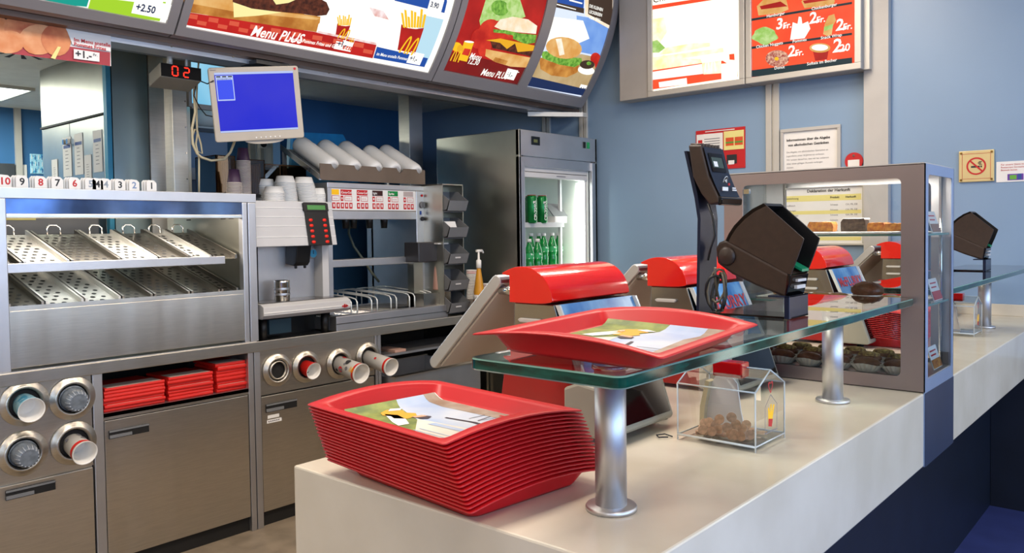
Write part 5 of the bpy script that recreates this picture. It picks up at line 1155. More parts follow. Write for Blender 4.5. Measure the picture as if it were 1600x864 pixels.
MB().extr_z(ell(.02, -MH - .002, .09, .016, 20), -.05, -.012).build('chin', beige, t, local=True)
hb = MB(); hb.cyl(M @ Vector((.05, .02, -.05)), M @ Vector((.05, .02, -.09)), .03); e = M @ Vector((.05, .02, -.09)); hb.cyl(e, (e.x, e.y, 2.31), .014); hb.build('hanging_arm', black, t)
MB().box(e.x - .07, e.x + .07, e.y - .09, e.y + .09, 2.290, 2.309).build('mount_plate', black, t)
# cables
pm = lambda px, py, x: at(px, py, x=x)
tag(MB().tube([pm(308, 118, -3.62), pm(314, 127, -3.6), pm(324, 131, -3.55), pm(334, 126, -3.52)], .003).build('cable', black), 'thin black cable looping from the digital display to the monitor', 'cable')
tag(MB().tube([pm(305, 118, -3.65), pm(306, 135, -3.65), pm(303, 150, -3.65), pm(312, 168, -3.65), pm(322, 180, -3.65), pm(336, 183, -3.6)], .003).build('cable', black), 'thin black cable hanging down in front of the white paper roll', 'cable')
L1 = [(305, 122), (303, 145), (305, 175), (300, 200), (301, 225), (308, 240), (315, 246), (330, 251), (350, 249), (360, 238), (367, 220)]
tag(MB().tube([pm(x, y, -3.68) for x, y in L1], .006).build('cable', cable), 'cream monitor cable hanging in a long loop beside the pass-through post', 'cable')
tag(MB().tube([pm(x, y, -3.70) for x, y in ((311, 300), (311, 270), (311, 247), (306, 225), (309, 205), (304, 202), (300, 215), (305, 235), (316, 240), (314, 225), (308, 205), (307, 160), (308, 130), (311, 88))], .0045).build('cable', cable), 'cream cable tied in a bundle running down to the food warmer', 'cable')

# ================================================================ DRINKS FRIDGE
FX, FB, F0, F1, FZ = -3.30, -4.05, 3.905, 4.765, 2.116
t = thing('drinks_fridge', 'tall stainless drinks fridge with an open roller shutter in the corner', 'fridge', (-3.68, 4.33, 0))
o0, o1, oz0, oz1 = 3.965, 4.69, .95, 1.90
MB().box(FB, FX, F0, F0 + .02, .05, FZ).build('side_panel', steelk, t, bevel=.003); MB().box(FB, FX, F1 - .02, F1, .05, FZ).build('side_panel', steelk, t)
MB().box(FB, FX - .01, F0 + .02, F1 - .02, FZ - .02, FZ).build('top', steel2, t); MB().box(FB, FB + .03, F0 + .02, F1 - .02, .05, FZ - .02).build('back_panel', steelk, t)
MB().box(FX - .03, FX, F0, F0 + .055, .05, 1.945).box(FX - .03, FX, F1 - .06, F1, .05, 1.945).build('front_frame', steel2, t, bevel=.003)
MB().box(FX - .03, FX, F0, F1, 1.95, FZ).build('header', steel2, t, bevel=.004); MB().box(FX - .04, FX - .012, F0 + .05, F1 - .055, 1.885, 1.95).build('upper_panel', steel2, t, bevel=.003)
MB().box(FX - .10, FX - .03, o0, o1, 1.855, 1.90).build('shutter', greyl, t, bevel=.006); o = MB().box(FX - .09, FX - .03, o0, o1, 1.818, 1.852).build('shutter_handle', greyl, t, bevel=.004)
MB().box(FX - .0295, FX - .028, 4.33, 4.43, 1.832, 1.838).build('handle_mark', inkg, t).parent = o
lin_ = mat('white_fridge_liner', '#e9efe9', .4, 0, var=.02)
b = MB(); b.box(FB + .03, FB + .04, o0 - .02, o1, .3, 1.9).box(FB + .04, FX - .03, o1, o1 + .01, .3, 1.9).box(FB + .04, FX - .03, o0 - .02, o0 - .01, .3, 1.9).box(FB + .04, FX - .10, o0, o1, 1.90, 1.91).box(FB + .04, FX - .03, o0, o1, .9, .93); b.build('liner', lin_, t)
MB().box(FX - .03, FX, F0 + .055, F1 - .06, .05, .93).build('lower_panel', steelk, t); MB().box(FB + .05, FX - .02, F0 + .03, F1 - .03, 0, .05).build('plinth', black, t)
for z in (1.520, 1.185): MB().box(FB + .06, FX - .14, o0, o1 - .14, z - .02, z).box(FX - .14, FX - .135, o0, o1 - .14, z - .028, z + .006).build('shelf', greyl, t, bevel=.002)
MB().box(FX - .10, FX - .045, o1 - .045, o1 - .022, 1.0, 1.80).build('light_tube', E['tube'], t)
MB().box(FX - .075, FX - .04, o1 - .022, o1, .95, 1.84).build('tube_holder', greyl, t)
MB().box(FX - .19, FX - .17, o1 - .14, o1 - .12, .93, 1.9).build('shelf_post', greyl, t)
a = at(830, 220, x=FX); MB().box(FX, FX + .004, a.y, a.y + .085, a.z - .025, a.z + .03).build('thermostat_display', blackg, t); MB().box(FX + .004, FX + .005, a.y + .02, a.y + .06, a.z - .008, a.z + .012).build('thermostat_digits', mat('olive_lcd', '#5a6038', .4), t)
a = at(911, 228, x=FX); MB().box(FX, FX + .006, a.y, a.y + .024, a.z - .015, a.z + .028).build('switch', black, t); MB().box(FX, FX + .006, a.y + .045, a.y + .072, a.z - .015, a.z + .028).build('green_switch', mat('green_switch', '#1e8a50', .4, emit=.2), t)
# cans
def can(px, x, lab, proto=[None]):
    y = at(px, 330, x=x).y
    if proto[0] is None:
        t = thing('drink_can', lab, 'can', (x, y, 1.520), group='green cans on the upper fridge shelf'); M = Matrix.Translation((x, y, 1.520))
        MB(M).lathe([(.028, 0), (.036, .008), (.036, .172), (.030, .186)], n=24).build('body', canm, t)
        MB(M).lathe([(.030, .185), (.031, .190), (.028, .190), (.027, .186)], n=24).build('top', mat('red_can_rim', '#b04038', .3, .6), t)
        b = MB(); put_text(b, 'Carlsberg', .034, lambda u, v: (x + .0372 * math.cos((v - .01) / .0372 - .15), y + .0372 * math.sin((v - .01) / .0372 - .15), 1.535 + u), 0, .0006, .3); b.build('lettering', whitep, t)
        proto[0] = t; return t
    return dup(proto[0], loc=(x, y, 1.520), label=lab)
can(831, -3.43, 'large green beer can, frontmost on the upper fridge shelf')
can(847, -3.45, 'green beer can on the upper fridge shelf beside the pale price tray')
can(828, -3.56, 'green beer can standing behind the frontmost one in the fridge')
hy = at(873, 330, x=-3.46).y - 4.35; t = thing('price_holder', 'tilted pale plastic holder with dark card on the upper fridge shelf', 'holder', (-3.5, 4.36, 1.52))
MB().box(-3.56, -3.44, 4.28 + hy, 4.42 + hy, 1.522, 1.57).build('base', whitec, t, bevel=.004); MB().hexa([(-3.45, 4.27 + hy, 1.57), (-3.44, 4.27 + hy, 1.57), (-3.44, 4.43 + hy, 1.57), (-3.45, 4.43 + hy, 1.57)], [(-3.53, 4.27 + hy, 1.66), (-3.52, 4.27 + hy, 1.66), (-3.52, 4.43 + hy, 1.66), (-3.53, 4.43 + hy, 1.66)]).build('card', binm, t)
t = tag(MB().ball((-3.50, 4.225 + hy, 1.59), .03, .028, .065, n=9, k=7, jit=.12).build('plastic_bag', mat('crinkled_clear_film', '#c0c8c8', .2, 0, trans=.5)), 'crumpled clear plastic bag between the cans and the pale holder', 'bag')
def bottle(x, y, z, lab, proto=[None]):
    if proto[0] is None:
        t = thing('soft_drink_bottle', lab, 'bottle', (x, y, z), group='green bottles in the fridge'); M = Matrix.Translation((x, y, z))
        MB(M).lathe([(.026, 0), (.031, .006), (.032, .06), (.028, .075), (.032, .09), (.032, .135), (.024, .17), (.013, .195), (.012, .215)], n=20).build('body', green, t)
        MB(M).lathe([(.0155, .207), (.0155, .226), (.013, .228)], n=16).build('cap', whitep, t)
        MB(M).lathe([(.0325, .095), (.0325, .132)], n=20, cap0=False, cap1=False).build('label', mat('green_white_label', '#2fa05a', .4, 0, scale=60, col2='#e8f4e8', lo=.38, hi=.42), t)
        proto[0] = t; return t
    return dup(proto[0], loc=(x, y, z), label=lab)
for i, (x, y, l) in enumerate(((-3.42, 827, 'green soft drink bottle at the front left of the middle fridge shelf'), (-3.42, 840, 'second green soft drink bottle of the front row in the fridge'), (-3.53, 830, 'green soft drink bottle behind the front row, left, in the fridge'), (-3.53, 842, 'green soft drink bottle behind the front row, middle, in the fridge'), (-3.50, 850, 'green soft drink bottle third from the light tube side of the fridge shelf'), (-3.50, 863, 'green soft drink bottle second from the light tube side of the fridge shelf'), (-3.56, 873, 'green soft drink bottle nearest the fridge light tube'))):
    bottle(x, at(y, 400, x=x).y, 1.187 if i < 2 else 1.225, l)
b = MB().box(-3.95, -3.46, 3.975, 4.50, 1.187, 1.2245); tag(b.build('bottle_riser', lin_), 'low white riser under the rear bottles in the drinks fridge', 'riser')

# ================================================================ SERVICE COUNTER
t = thing('service_counter', 'long cream solid surface service counter over a recessed dark base', 'counter', (-1.0, 2.8, 0))
MB().box(-1.42, -.60, .946, YE, .79, 1.0).build('slab', slabm, t, bevel=.004)
MB().box(-1.36, -.84, 1.0, YE, 0, .79).build('base', navy, t)
MB().box(-1.42, -.60, YE - .012, YE, 1.0, 1.06).build('upstand', slabm, t, bevel=.002)
yy_s = 1.02
for i_, (w_, m_) in enumerate(((.22, 'warm'), (.12, 'pale'), (.30, 'dark'), (.10, 'warm'), (.22, 'blue'), (.14, 'pale'), (.34, 'dark'), (.12, 'blue'), (.2, 'warm'), (.1, 'pale'), (.4, 'dark'), (.2, 'blue'), (.16, 'pale'), (.4, 'dark'), (.3, 'warm'), (.3, 'blue'))):  # unseen coloured panels added to make streaks in the steel opposite
    mm_ = {'warm': mat('warm_streak_panel', '#b98a5c', .5), 'pale': mat('pale_streak_panel', '#e4ddc8', .4), 'dark': mat('dark_streak_panel', '#5a4a3e', .5), 'blue': mat('blue_streak_panel', '#8fa6c4', .4)}[m_]
    MB().box(-1.40, -1.36, yy_s, yy_s + w_ - .01, .08, .79).build('staff_side_streak_panel', mm_, t); yy_s += w_
struct(MB().box(-.838, 4.5, YE - .03, YE, 0, .788).build('wall_end_lower_panel', navy))

# ---- trays
def traymesh(mb):
    L, W_, r = .22, .168, .02
    def ring(ax, ay, rr, z, ar=1.0):
        pts = []
        base = []
        n = 7
        for (sx, sy, a0) in ((1, -1, -90), (1, 1, 0), (-1, 1, 90), (-1, -1, 180)):
            cx, cy = sx * (ax - rr), sy * (ay - rr)
            for i in range(5): a = R(a0 + 90 * i / 4); base.append((cx + rr * math.cos(a), cy + rr * math.sin(a)))
            # subdivide the side that follows
            nx = {(1, -1): (ax, ay - rr), (1, 1): (-(ax - rr), ay), (-1, 1): (-ax, -(ay - rr)), (-1, -1): (ax - rr, -ay)}[(sx, sy)]
            st = base[-1]
            for i in range(1, n): base.append((st[0] + (nx[0] - st[0]) * i / n, st[1] + (nx[1] - st[1]) * i / n))
        for x, y in base:
            e = max(0, abs(x) / ax - .72) / .28
            pts.append((x, y, z + ar * .015 * e * max(0, 1 - (y / ay) ** 2)))
        return pts
    mb.rings([ring(L - .048, W_ - .046, .02, .003, 0), ring(L - .042, W_ - .040, .02, .000, 0), ring(L - .038, W_ - .036, .02, .005, .05), ring(L - .029, W_ - .023, .014, .0240, 1), ring(L - .026, W_ - .020, .014, .0256, 1), ring(L, W_, .007, .0264, 1), ring(L + .001, W_ + .001, .007, .0282, 1), ring(L - .002, W_ - .002, .007, .0300, 1), ring(L - .026, W_ - .020, .014, .0295, 1), ring(L - .030, W_ - .024, .014, .0265, 1), ring(L - .040, W_ - .037, .02, .0065, .05), ring(L - .046, W_ - .043, .02, .003, 0)], cap0=True, cap1=True)
    return mb
def tray(loc, rz, lab, grp=None, mtx=None):
    t = thing('serving_tray', lab, 'tray', loc, rz, group=grp, mtx=mtx)
    traymesh(MB()).build('tray_body', redt, t, local=True); return t
N_T = 17; PT = .0066
grp = 'red serving trays in the near stack'; proto = None; rnd = random.Random(2)
for k in range(N_T):
    lab = 'red plastic serving tray in the middle of the tall near stack'
    if k == 0: lab = 'lowest red plastic serving tray of the tall near stack, resting on the counter'
    elif k == N_T - 1: lab = 'topmost red serving tray of the tall near stack, holding a picture liner'
    s = (N_T - 1 - k)
    loc = Vector((-1.128 + .0028 * s + rnd.uniform(-.0006, .0006), 1.088 + .0007 * s + rnd.uniform(-.0006, .0006), 1.0005 + PT * k))
    if proto is None: proto = tray(loc, -.10, lab, grp)
    else: dup(proto, loc=loc, rz=-.10 + rnd.uniform(-.003, .003), label=lab)
ground_g = mat('liner_green', '#8a9648', .5, 0, scale=30, col2='#5f7038'); skyb = mat('liner_sky', '#9fb4d4', .5, 0, scale=7, col2='#c9cfd8'); sandl = mat('liner_white_sand', '#dcd8cc', .5, 0, scale=9, col2='#c6beb0')
yelj = mat('liner_yellow_jacket', '#e0a92c', .5); brl = mat('liner_brown', '#8a7460', .5, 0, scale=20, col2='#a89a8c'); dkl = mat('liner_dark_hair', '#3c3440', .5); skin = mat('liner_skin', '#d8a888', .5)
def liner(loc, rz, lab, wx=.155, wy=.105, flip=1, mtx=None):
    t = thing('tray_liner', lab, 'tray liner', loc, rz, mtx=mtx)
    def z_(x, y): return .0012 + .012 * max(0, (abs(x) / wx - .8) / .2) ** 2 * (1 if x * flip < 0 else .6)
    n = 24; b = MB()
    b.rings([[(-wx + 2 * wx * i / n, -wy, z_(-wx + 2 * wx * i / n, 0)), (-wx + 2 * wx * i / n, wy, z_(-wx + 2 * wx * i / n, 0)), (-wx + 2 * wx * i / n, wy, z_(-wx + 2 * wx * i / n, 0) - .0006), (-wx + 2 * wx * i / n, -wy, z_(-wx + 2 * wx * i / n, 0) - .0006)] for i in range(n + 1)], 0, smooth=False)
    def q(pts, mi, l):
        "picture coordinates u 0..1 along x, v 0..1 along y; cut in strips along x"
        P_ = [(-wx + 2 * wx * u * .999, -wy + 2 * wy * v * .999) for u, v in pts]
        a = sum(P_[i - 1][0] * P_[i][1] - P_[i][0] * P_[i - 1][1] for i in range(len(P_)))
        if a < 0: P_ = P_[::-1]
        x0, x1 = min(p[0] for p in P_), max(p[0] for p in P_); m_ = max(1, int((x1 - x0) / .013))
        for k in range(m_):
            c = [(b_, a_) for a_, b_ in P_]; c = clipz(c, x0 + (x1 - x0) * k / m_, x0 + (x1 - x0) * (k + 1) / m_)
            if len(c) > 2: b.add([(x, y, z_(x, y) + .0004 + .0003 * l) for y, x in c], [tuple(range(len(c)))], mi)
    q([(0, 0), (.52, 0), (.64, .1), (.42, .34), (0, .55)], 1, 0)
    q([(0, .99), (0, .55), (.42, .34), (1, .46), (1, 1)], 2, 0)
    q([(.5, 0), (1, 0), (1, .48), (.40, .36), (.62, .1)], 3, 1)
    q([(.0, .86), (.25, .8), (1, .86), (1, .99), (0, .99)], 5, 1)
    q([(.08, .36), (.12, .26), (.18, .22), (.24, .25), (.30, .22), (.36, .30), (.34, .42), (.28, .47), (.22, .42), (.16, .46), (.12, .44)], 4, 3)
    q([(.36, .38), (.42, .37), (.45, .42), (.42, .49), (.36, .47)], 6, 4); q([(.34, .36), (.38, .36), (.40, .47), (.35, .46)], 7, 5)
    q([(.16, .26), (.36, .14), (.46, .1), (.47, .2), (.36, .28), (.24, .32)], 0, 3)
    q([(.08, .40), (.12, .34), (.15, .44), (.11, .5)], 0, 5)
    q([(.5, .56), (.72, .62), (.95, .60), (.95, .57), (.7, .585), (.5, .535)], 6, 3)
    for k in range(7):
        u = .62 + .05 * k; q([(u, .84), (u + .006, .84), (u + .03 * math.sin(k * 2) + .006, .66), (u + .03 * math.sin(k * 2), .66)], 6, 3)
    q([(.55, .3), (.9, .34), (.9, .40), (.56, .37)], 2, 3); q([(.6, .1), (.93, .12), (.93, .13), (.6, .11)], 2, 3); q([(.6, .16), (.88, .175), (.88, .185), (.6, .17)], 2, 3)
    q([(.70, .93), (.78, .93), (.78, .90), (.70, .90)], 8, 3)
    b.build('printed_sheet', [whitep, ground_g, skyb, sandl, yelj, brl, dkl, skin, redi], t, local=True); return t
liner((-1.128, 1.088, 1.0005 + PT * 16 + .0045), -.10, 'printed picture tray liner in the topmost tray of the near stack', .166, .115)
TM = Matrix.Translation((-.772, 1.19, 1.2745)) @ Matrix.Rotation(R(2.4), 4, 'Y') @ Matrix.Rotation(R(90) + .115, 4, 'Z')
tray(None, 0, 'single red serving tray with a picture liner lying on the glass shelf', mtx=TM)
liner(None, 0, 'printed picture tray liner in the single tray on the glass shelf', .165, .122, mtx=Matrix.Translation((-.772, 1.20, 1.2788)) @ Matrix.Rotation(R(2.4), 4, 'Y') @ Matrix.Rotation(R(-90) + .115, 4, 'Z'))
proto = None
for k in range(15):
    loc = Vector((-1.0, 3.50, 1.0005 + PT * 1.1 * k)); lab = 'red serving tray in the far stack seen through the cake display glass'
    if k == 14: lab = 'topmost red serving tray of the far stack seen through the cake display glass'
    if proto is None: proto = tray(loc, R(90), lab, 'red serving trays in the far stack')
    else: dup(proto, loc=loc, rz=R(90), label=lab)

# ---- glass shelves on steel posts
def post(y, lab):
    t = thing('shelf_post', lab, 'post', (-.765, y, 1.0)); M = Matrix.Translation((-.765, y, 1.0))
    MB(M).lathe([(.044, 0), (.044, .006), (.042, .009), (.0, .010)], n=40, cap1=False).build('base_flange', steel2, t)
    MB(M).lathe([(.027, .009), (.027, .242)], n=36).build('tube', steel2, t)
    MB(M).lathe([(.031, .242), (.031, .2495)], n=32).build('top_plate', chrome, t)
def gshelf(y0, y1, lab):
    t = thing('glass_shelf', lab, 'shelf', (-.77, (y0 + y1) / 2, 1.25)); x0, x1 = -.922, -.622; r = .018
    o = arc(x1 - r, y1 - r, r, 0, 90, 5) + arc(x0 + r, y1 - r, r, 90, 180, 5) + arc(x0 + r, y0 + r, r, 180, 270, 5) + arc(x1 - r, y0 + r, r, 270, 360, 5)
    n = len(o); b = MB(); b.add([(x, y, 1.27) for x, y in o], [tuple(range(n))]); b.build('top_pane', gtop, t)
    e = MB(); e.rings([[(x, y, 1.2525) for x, y in o], [(x, y, 1.2675) for x, y in o]], 0, cap0=False, cap1=False)
    f = lambda s: [(x + (-.775 - x) * s, y + ((y0 + y1) / 2 - y) * s * .15, 0) for x, y in o]
    i_ = [((x - (x0 + x1) / 2) * .987 + (x0 + x1) / 2, (y - (y0 + y1) / 2) * (1 - .004 / (y1 - y0)) + (y0 + y1) / 2) for x, y in o]
    e.rings([[(x, y, 1.2675) for x, y in o], [(x, y, 1.2701) for x, y in i_]], 1, cap0=False, cap1=False); e.rings([[(x, y, 1.25) for x, y in i_], [(x, y, 1.2525) for x, y in o]], 1, cap0=False, cap1=False)
    e.build('polished_edge', [gedge, gedgel], t); return t
post(1.137, 'near steel post carrying the corner of the glass shelf beside the tray stack')
post(2.215, 'middle steel post of the glass shelf in front of the cake display case')
post(4.20, 'far steel post carrying the second glass shelf near the end wall')
gshelf(.952, 2.462, 'green edged glass shelf above the near counter carrying the red tray')
gshelf(2.83, 4.60, 'green edged glass shelf beyond the cake display case near the end wall')

# ---- cash registers
def register(lab):
    t = thing('cash_register', lab, 'cash register', (-1.2, 1.64, 1.0)); y0, y1 = 1.476, 1.806
    hood = chaikin([(-1.285, 1.303), (-1.15, 1.303), (-1.153, 1.325), (-1.162, 1.348), (-1.18, 1.370), (-1.205, 1.385), (-1.235, 1.391), (-1.262, 1.390), (-1.285, 1.384), (-1.308, 1.374)], 2) + [(-1.306, 1.370), (-1.284, 1.368)]
    MB().extr_y(hood, y0, y1, smooth=False).build('hood', redg, t, bevel=.006)
    MB().extr_y([(-1.285, 1.19), (-1.12, 1.19), (-1.158, 1.302), (-1.280, 1.302)], y0 + .012, y1 - .012).build('upper_body', steeld, t, bevel=.003)
    for z in (1.262, 1.225):
        MB().extr_y([(-1.262, z), (-1.255, z - .006), (-1.195, z - .006), (-1.19, z), (-1.195, z + .004), (-1.255, z + .004)], y0 + .002, y0 + .012).build('louver', pillm, t, bevel=.002)
    # sloping advertisement plate
    b = MB(); P0, P1 = (-1.150, 1.302), (-1.062, 1.115)
    b.extr_y([P0, (P0[0] + .006, P0[1]), (P1[0] + .006, P1[1]), P1], y0 + .02, y1 - .0, 0); b.build('advert_plate', mat('blue_advert', '#2f6aa8', .25, 0, scale=12, col2='#6a9cc8'), t)
    d = (Vector((P1[0], 0, P1[1])) - Vector((P0[0], 0, P0[1]))); fn = lambda u, v, o=.008: Vector((P1[0] + o, 0, P1[1])) + Vector((0, y0 + .02 + u, 0)) - d * (v / .2067)
    tb = MB(); put_text(tb, 'McFLURRY', .055, lambda u, v: fn(.025 + u * 1.08, .128 + v), 0, .0012)
    tb.build('advert_lettering', mat('advert_red_lettering', '#b8343c', .4), t)
    e = MB(); e.add([fn(.16 + .07 * math.cos(a), .06 + .04 * math.sin(a)) for a in [2 * PI * i / 16 for i in range(16)]], [tuple(range(16))]); e.add([fn(.16 + .05 * math.cos(a), .06 + .025 * math.sin(a), .0085) for a in [2 * PI * i / 16 for i in range(16)]], [tuple(range(16))], 1); e.build('advert_picture', [whitec, mat('advert_pink', '#d890a0', .4)], t)
    a = MB()
    for yy in (y0 + .004, y1 + .002): a.extr_y([(P0[0] + .004, P0[1]), (P0[0] + .016, P0[1]), (P1[0] + .016, P1[1] - .01), (P1[0] + .004, P1[1] - .01)], yy, yy + .006)
    a.build('acrylic_side', acredge, t)
    MB().extr_y([(-1.33, 1.012), (-1.035, 1.012), (-1.05, 1.06), (-1.10, 1.19), (-1.30, 1.19)], y0 + .004, y1 - .004).build('lower_body', redd, t, bevel=.004)
    MB().box(-1.10, -1.075, y0 + .004, y0 + .016, 1.10, 1.20).build('corner_strip', binm, t)
    # customer display
    MB().extr_y([(-1.10, 1.015), (-.985, 1.015), (-.975, 1.025), (-1.01, 1.128), (-1.06, 1.135), (-1.10, 1.12)], y0 - .03, y1 - .08).build('customer_display', mat('khaki_bezel', '#9c9686', .4), t, bevel=.006)
    MB().hexa([(-.985, y0 - .015, 1.037), (-.9765, y0 - .015, 1.037), (-.9765, y1 - .095, 1.037), (-.985, y1 - .095, 1.037)], [(-1.011, y0 - .015, 1.114), (-1.0035, y0 - .015, 1.114), (-1.0035, y1 - .095, 1.114), (-1.011, y1 - .095, 1.114)]).build('display_glass', blackg, t)
    MB().box(-1.12, -1.02, y0 - .02, y1 - .06, 1.14, 1.146).build('top_ledge', steel2, t)
    for x in (-1.30, -1.03):
        for y in (y0 + .03, y1 - .04): MB().cyl((x, y, 1.0), (x, y, 1.016), .013, n=12).build('foot', black, t)
    # staff side slanted screen
    n = Vector((.73, 0, -.68)); a_, b_ = Vector((-1.332, 0, 1.352)), Vector((-1.56, 0, 1.128)); dd = (a_ - b_).normalized(); nn = Vector((dd.z, 0, -dd.x)); th = .016
    pr = [a_ + nn * th * math.cos(q) + dd * th * math.sin(q) for q in [PI * i / 6 for i in range(7)]] + [b_ + nn * th * math.cos(q) + dd * th * math.sin(q) for q in [PI + PI * i / 6 for i in range(7)]]
    MB().extr_y([(v.x, v.z) for v in pr], y0 + .004, y1 - .004).build('slanted_screen', steel2, t, bevel=.003)
    u0, u1 = b_ + nn * (th + .0005) + dd * .01, a_ + nn * (th + .0005) - dd * .012
    MB().extr_y([(u0.x, u0.z), (u0.x + .004, u0.z - .004), (u1.x + .004, u1.z - .004), (u1.x, u1.z)], y0 + .012, y1 - .012).build('underside_cover', beige, t)
    MB().cyl((-1.33, y0 + .02, 1.33), (-1.27, y0 + .02, 1.33), .012).cyl((-1.33, y1 - .03, 1.33), (-1.27, y1 - .03, 1.33), .012).build('hinge', chrome, t)
    return t
r0 = register('nearest red hooded cash register with slanted steel screen beside the red tray')
base = r0.location.copy()
for dy, lab in ((.64, 'second red hooded cash register, half hidden behind the card terminal stand'), (1.79, 'third red hooded cash register, seen through the cake display glass'), (2.96, 'farthest red hooded cash register, partly behind the display case frame')):
    dup(r0, loc=base + Vector((0, dy, 0)), label=lab)

# ---- card terminal stands
def stand(lab):
    t = thing('card_terminal_stand', lab, 'card terminal', (-.82, 1.80, 1.2705)); y0, y1 = 1.765, 1.865; z0 = 1.2712
    bl = mat('blue_black_metal', '#1c2740', .25, .4)
    MB().box(-.935, -.70, y0, y1, z0, z0 + .004).build('base_plate', blackg, t)
    MB().box(-.712, -.70, y0 - .012, y1 - .0, z0, z0 + .052).box(-.75, -.70, y0 - .012, y1, z0 + .048, z0 + .052).build('front_riser', bl, t, bevel=.001)
    MB().extr_y([(-.935, z0), (-.928, z0), (-.922, 1.50), (-.930, 1.56), (-.958, 1.665), (-.965, 1.665), (-.938, 1.55), (-.930, 1.50)], y0, y1 - .01).build('back_plate', bl, t)
    # reader at the top, facing the customer
    pr = [(-.948, 1.678), (-.915, 1.675), (-.895, 1.60), (-.868, 1.545), (-.868, 1.535), (-.892, 1.532), (-.915, 1.56), (-.936, 1.60)]
    MB().extr_y(pr, y0 - .012, y1 + .0).build('reader_body', brown, t, bevel=.004)
    F = [(-.9155, 1.674), (-.8955, 1.600), (-.8690, 1.546)]
    def face(s, o):  # s 0 top .. 1 bottom along the reader face
        k = .58; a, b, u = (F[0], F[1], s / k) if s < k else (F[1], F[2], (s - k) / (1 - k)); return (a[0] + (b[0] - a[0]) * u + o, a[1] + (b[1] - a[1]) * u + o * .25)
    def fq(mb, y0_, y1_, s0, s1, o, mi=0):
        m_ = 4; mb.add([(face(s0 + (s1 - s0) * i / m_, o)[0], yy, face(s0 + (s1 - s0) * i / m_, o)[1]) for i in range(m_ + 1) for yy in (y0_, y1_)], [(2 * i, 2 * i + 2, 2 * i + 3, 2 * i + 1) for i in range(m_)], mi)
    b = MB(); fq(b, y0 - .006, y1 - .004, .03, .97, .0045); b.build('front_face', mat('slate_black', '#1b2230', .3), t)
    b = MB(); fq(b, y0 + .006, y1 - .020, .14, .50, .006, 0); b.build('reader_screen', blackg, t)
    b = MB(); fq(b, y0 + .014, y1 - .03, .22, .42, .0066, 0); fq(b, y0 + .02, y0 + .04, .30, .40, .0072, 1); b.build('screen_image', [mat('dim_green_screen', '#3c4a44', .2, emit=.3), whitep], t)
    b = MB(); c = face(.66, .006); b.add([(c[0] + .002 + (.011 * math.sin(q)) * .35, (y0 + y1) / 2 + .002 + .011 * math.cos(q), c[1] + .011 * math.sin(q)) for q in [2 * PI * i / 18 for i in range(18)]], [tuple(range(18))], 0)
    b.add([(c[0] + .003 + (.009 * math.sin(q)) * .35, (y0 + y1) / 2 + .002 + .009 * math.cos(q), c[1] + .009 * math.sin(q)) for q in [2 * PI * i / 18 for i in range(18)]], [tuple(range(18))], 1)
    for k in range(3): b.box(c[0] + .003, c[0] + .0045, (y0 + y1) / 2 - .004 + .004 * k, (y0 + y1) / 2 - .0025 + .004 * k, c[1] - .002 - .0015 * k, c[1] + .002 + .0015 * k, 0)
    b.build('contactless_mark', [whitep, black], t)
    c = face(.84, .007); b = MB(); b.box(c[0] + .003, c[0] + .0045, y0 + .008, y0 + .036, c[1] - .003, c[1] + .006, 0); b.box(c[0] + .002, c[0] + .004, y0 + .04, y0 + .047, c[1] + .010, c[1] + .016, 1); 
    b.box(c[0] + .003, c[0] + .0045, y0 + .06, y0 + .082, c[1] - .002, c[1] + .001, 0).box(c[0] + .003, c[0] + .0045, y0 + .06, y0 + .078, c[1] + .003, c[1] + .006, 0); b.build('reader_print', [whitep, redi], t)
    b = MB()
    for k in range(6): b.cyl((-.948, y0 + .004 + k * .016, 1.679), (-.915, y0 + .004 + k * .016, 1.676), .0042, n=8)
    b.build('top_ribs', brown, t)
    MB().extr_y([(-.872, 1.530), (-.862, 1.532), (-.860, 1.546), (-.868, 1.552)], y0 - .012, y1).build('card_slot_lip', blackg, t, bevel=.003)
    # pin pad case and privacy shield, profile seen from the side
    P = lambda pts: [(at(1080 + x / 4, 280 + y / 4, y=y0).x, at(1080 + x / 4, 280 + y / 4, y=y0).z) for x, y in pts]
    body = P([(150, 430), (170, 395), (215, 378), (410, 485), (625, 600), (612, 660), (590, 742), (400, 665), (250, 592), (160, 525)])
    MB().extr_y(body, y0, y1 + .004).build('case', brown, t, bevel=.006)
    k = P([(222, 480)])[0]; MB(Matrix.Translation((k[0], y0, k[1])) @ Matrix.Rotation(R(90), 4, 'X')).lathe([(.023, 0), (.022, .004), (.016, .008), (.0, .0095)], n=28, cap1=False).build('pivot_knob', brown, t)
    sh = P([(212, 382), (232, 340), (265, 290), (320, 232), (380, 185), (450, 150), (700, 372), (695, 392), (665, 480), (618, 602), (410, 488)])
    MB().extr_y(sh, y0 + .002, y0 + .007).build('shield_wall', brown, t, bevel=.001); MB().extr_y(sh, y1 - .003, y1 + .003).build('shield_wall', black, t)
    bk = sh[:6]; inn = [(x + .006 * (.5), z - .006) for x, z in bk]
    b = MB(); b.rings([[(bk[i][0], y0 + .002, bk[i][1]), (bk[i][0], y1 + .003, bk[i][1]), (inn[i][0] + .003, y1 + .003, inn[i][1]), (inn[i][0] + .003, y0 + .002, inn[i][1])] for i in range(len(bk))], 0, smooth=False); b.build('shield_back', black, t)
    fr = P([(612, 600), (735, 590), (755, 620), (735, 700), (700, 745), (592, 742)])
    q = P([(600, 590), (625, 600), (612, 665), (594, 735), (585, 735)]); MB().extr_y(q, y0 - .001, y1 + .006).build('front_end', blackg, t, bevel=.003)
    fx = P([(622, 640)])[0]; MB().box(fx[0] - .001, fx[0] + .005, y0 + .03, y1 - .02, fx[1] - .002, fx[1] + .004).box(fx[0] - .004, fx[0] + .003, y0 + .03, y1 - .02, fx[1] - .018, fx[1] - .010).build('slot_bars', greyl, t)
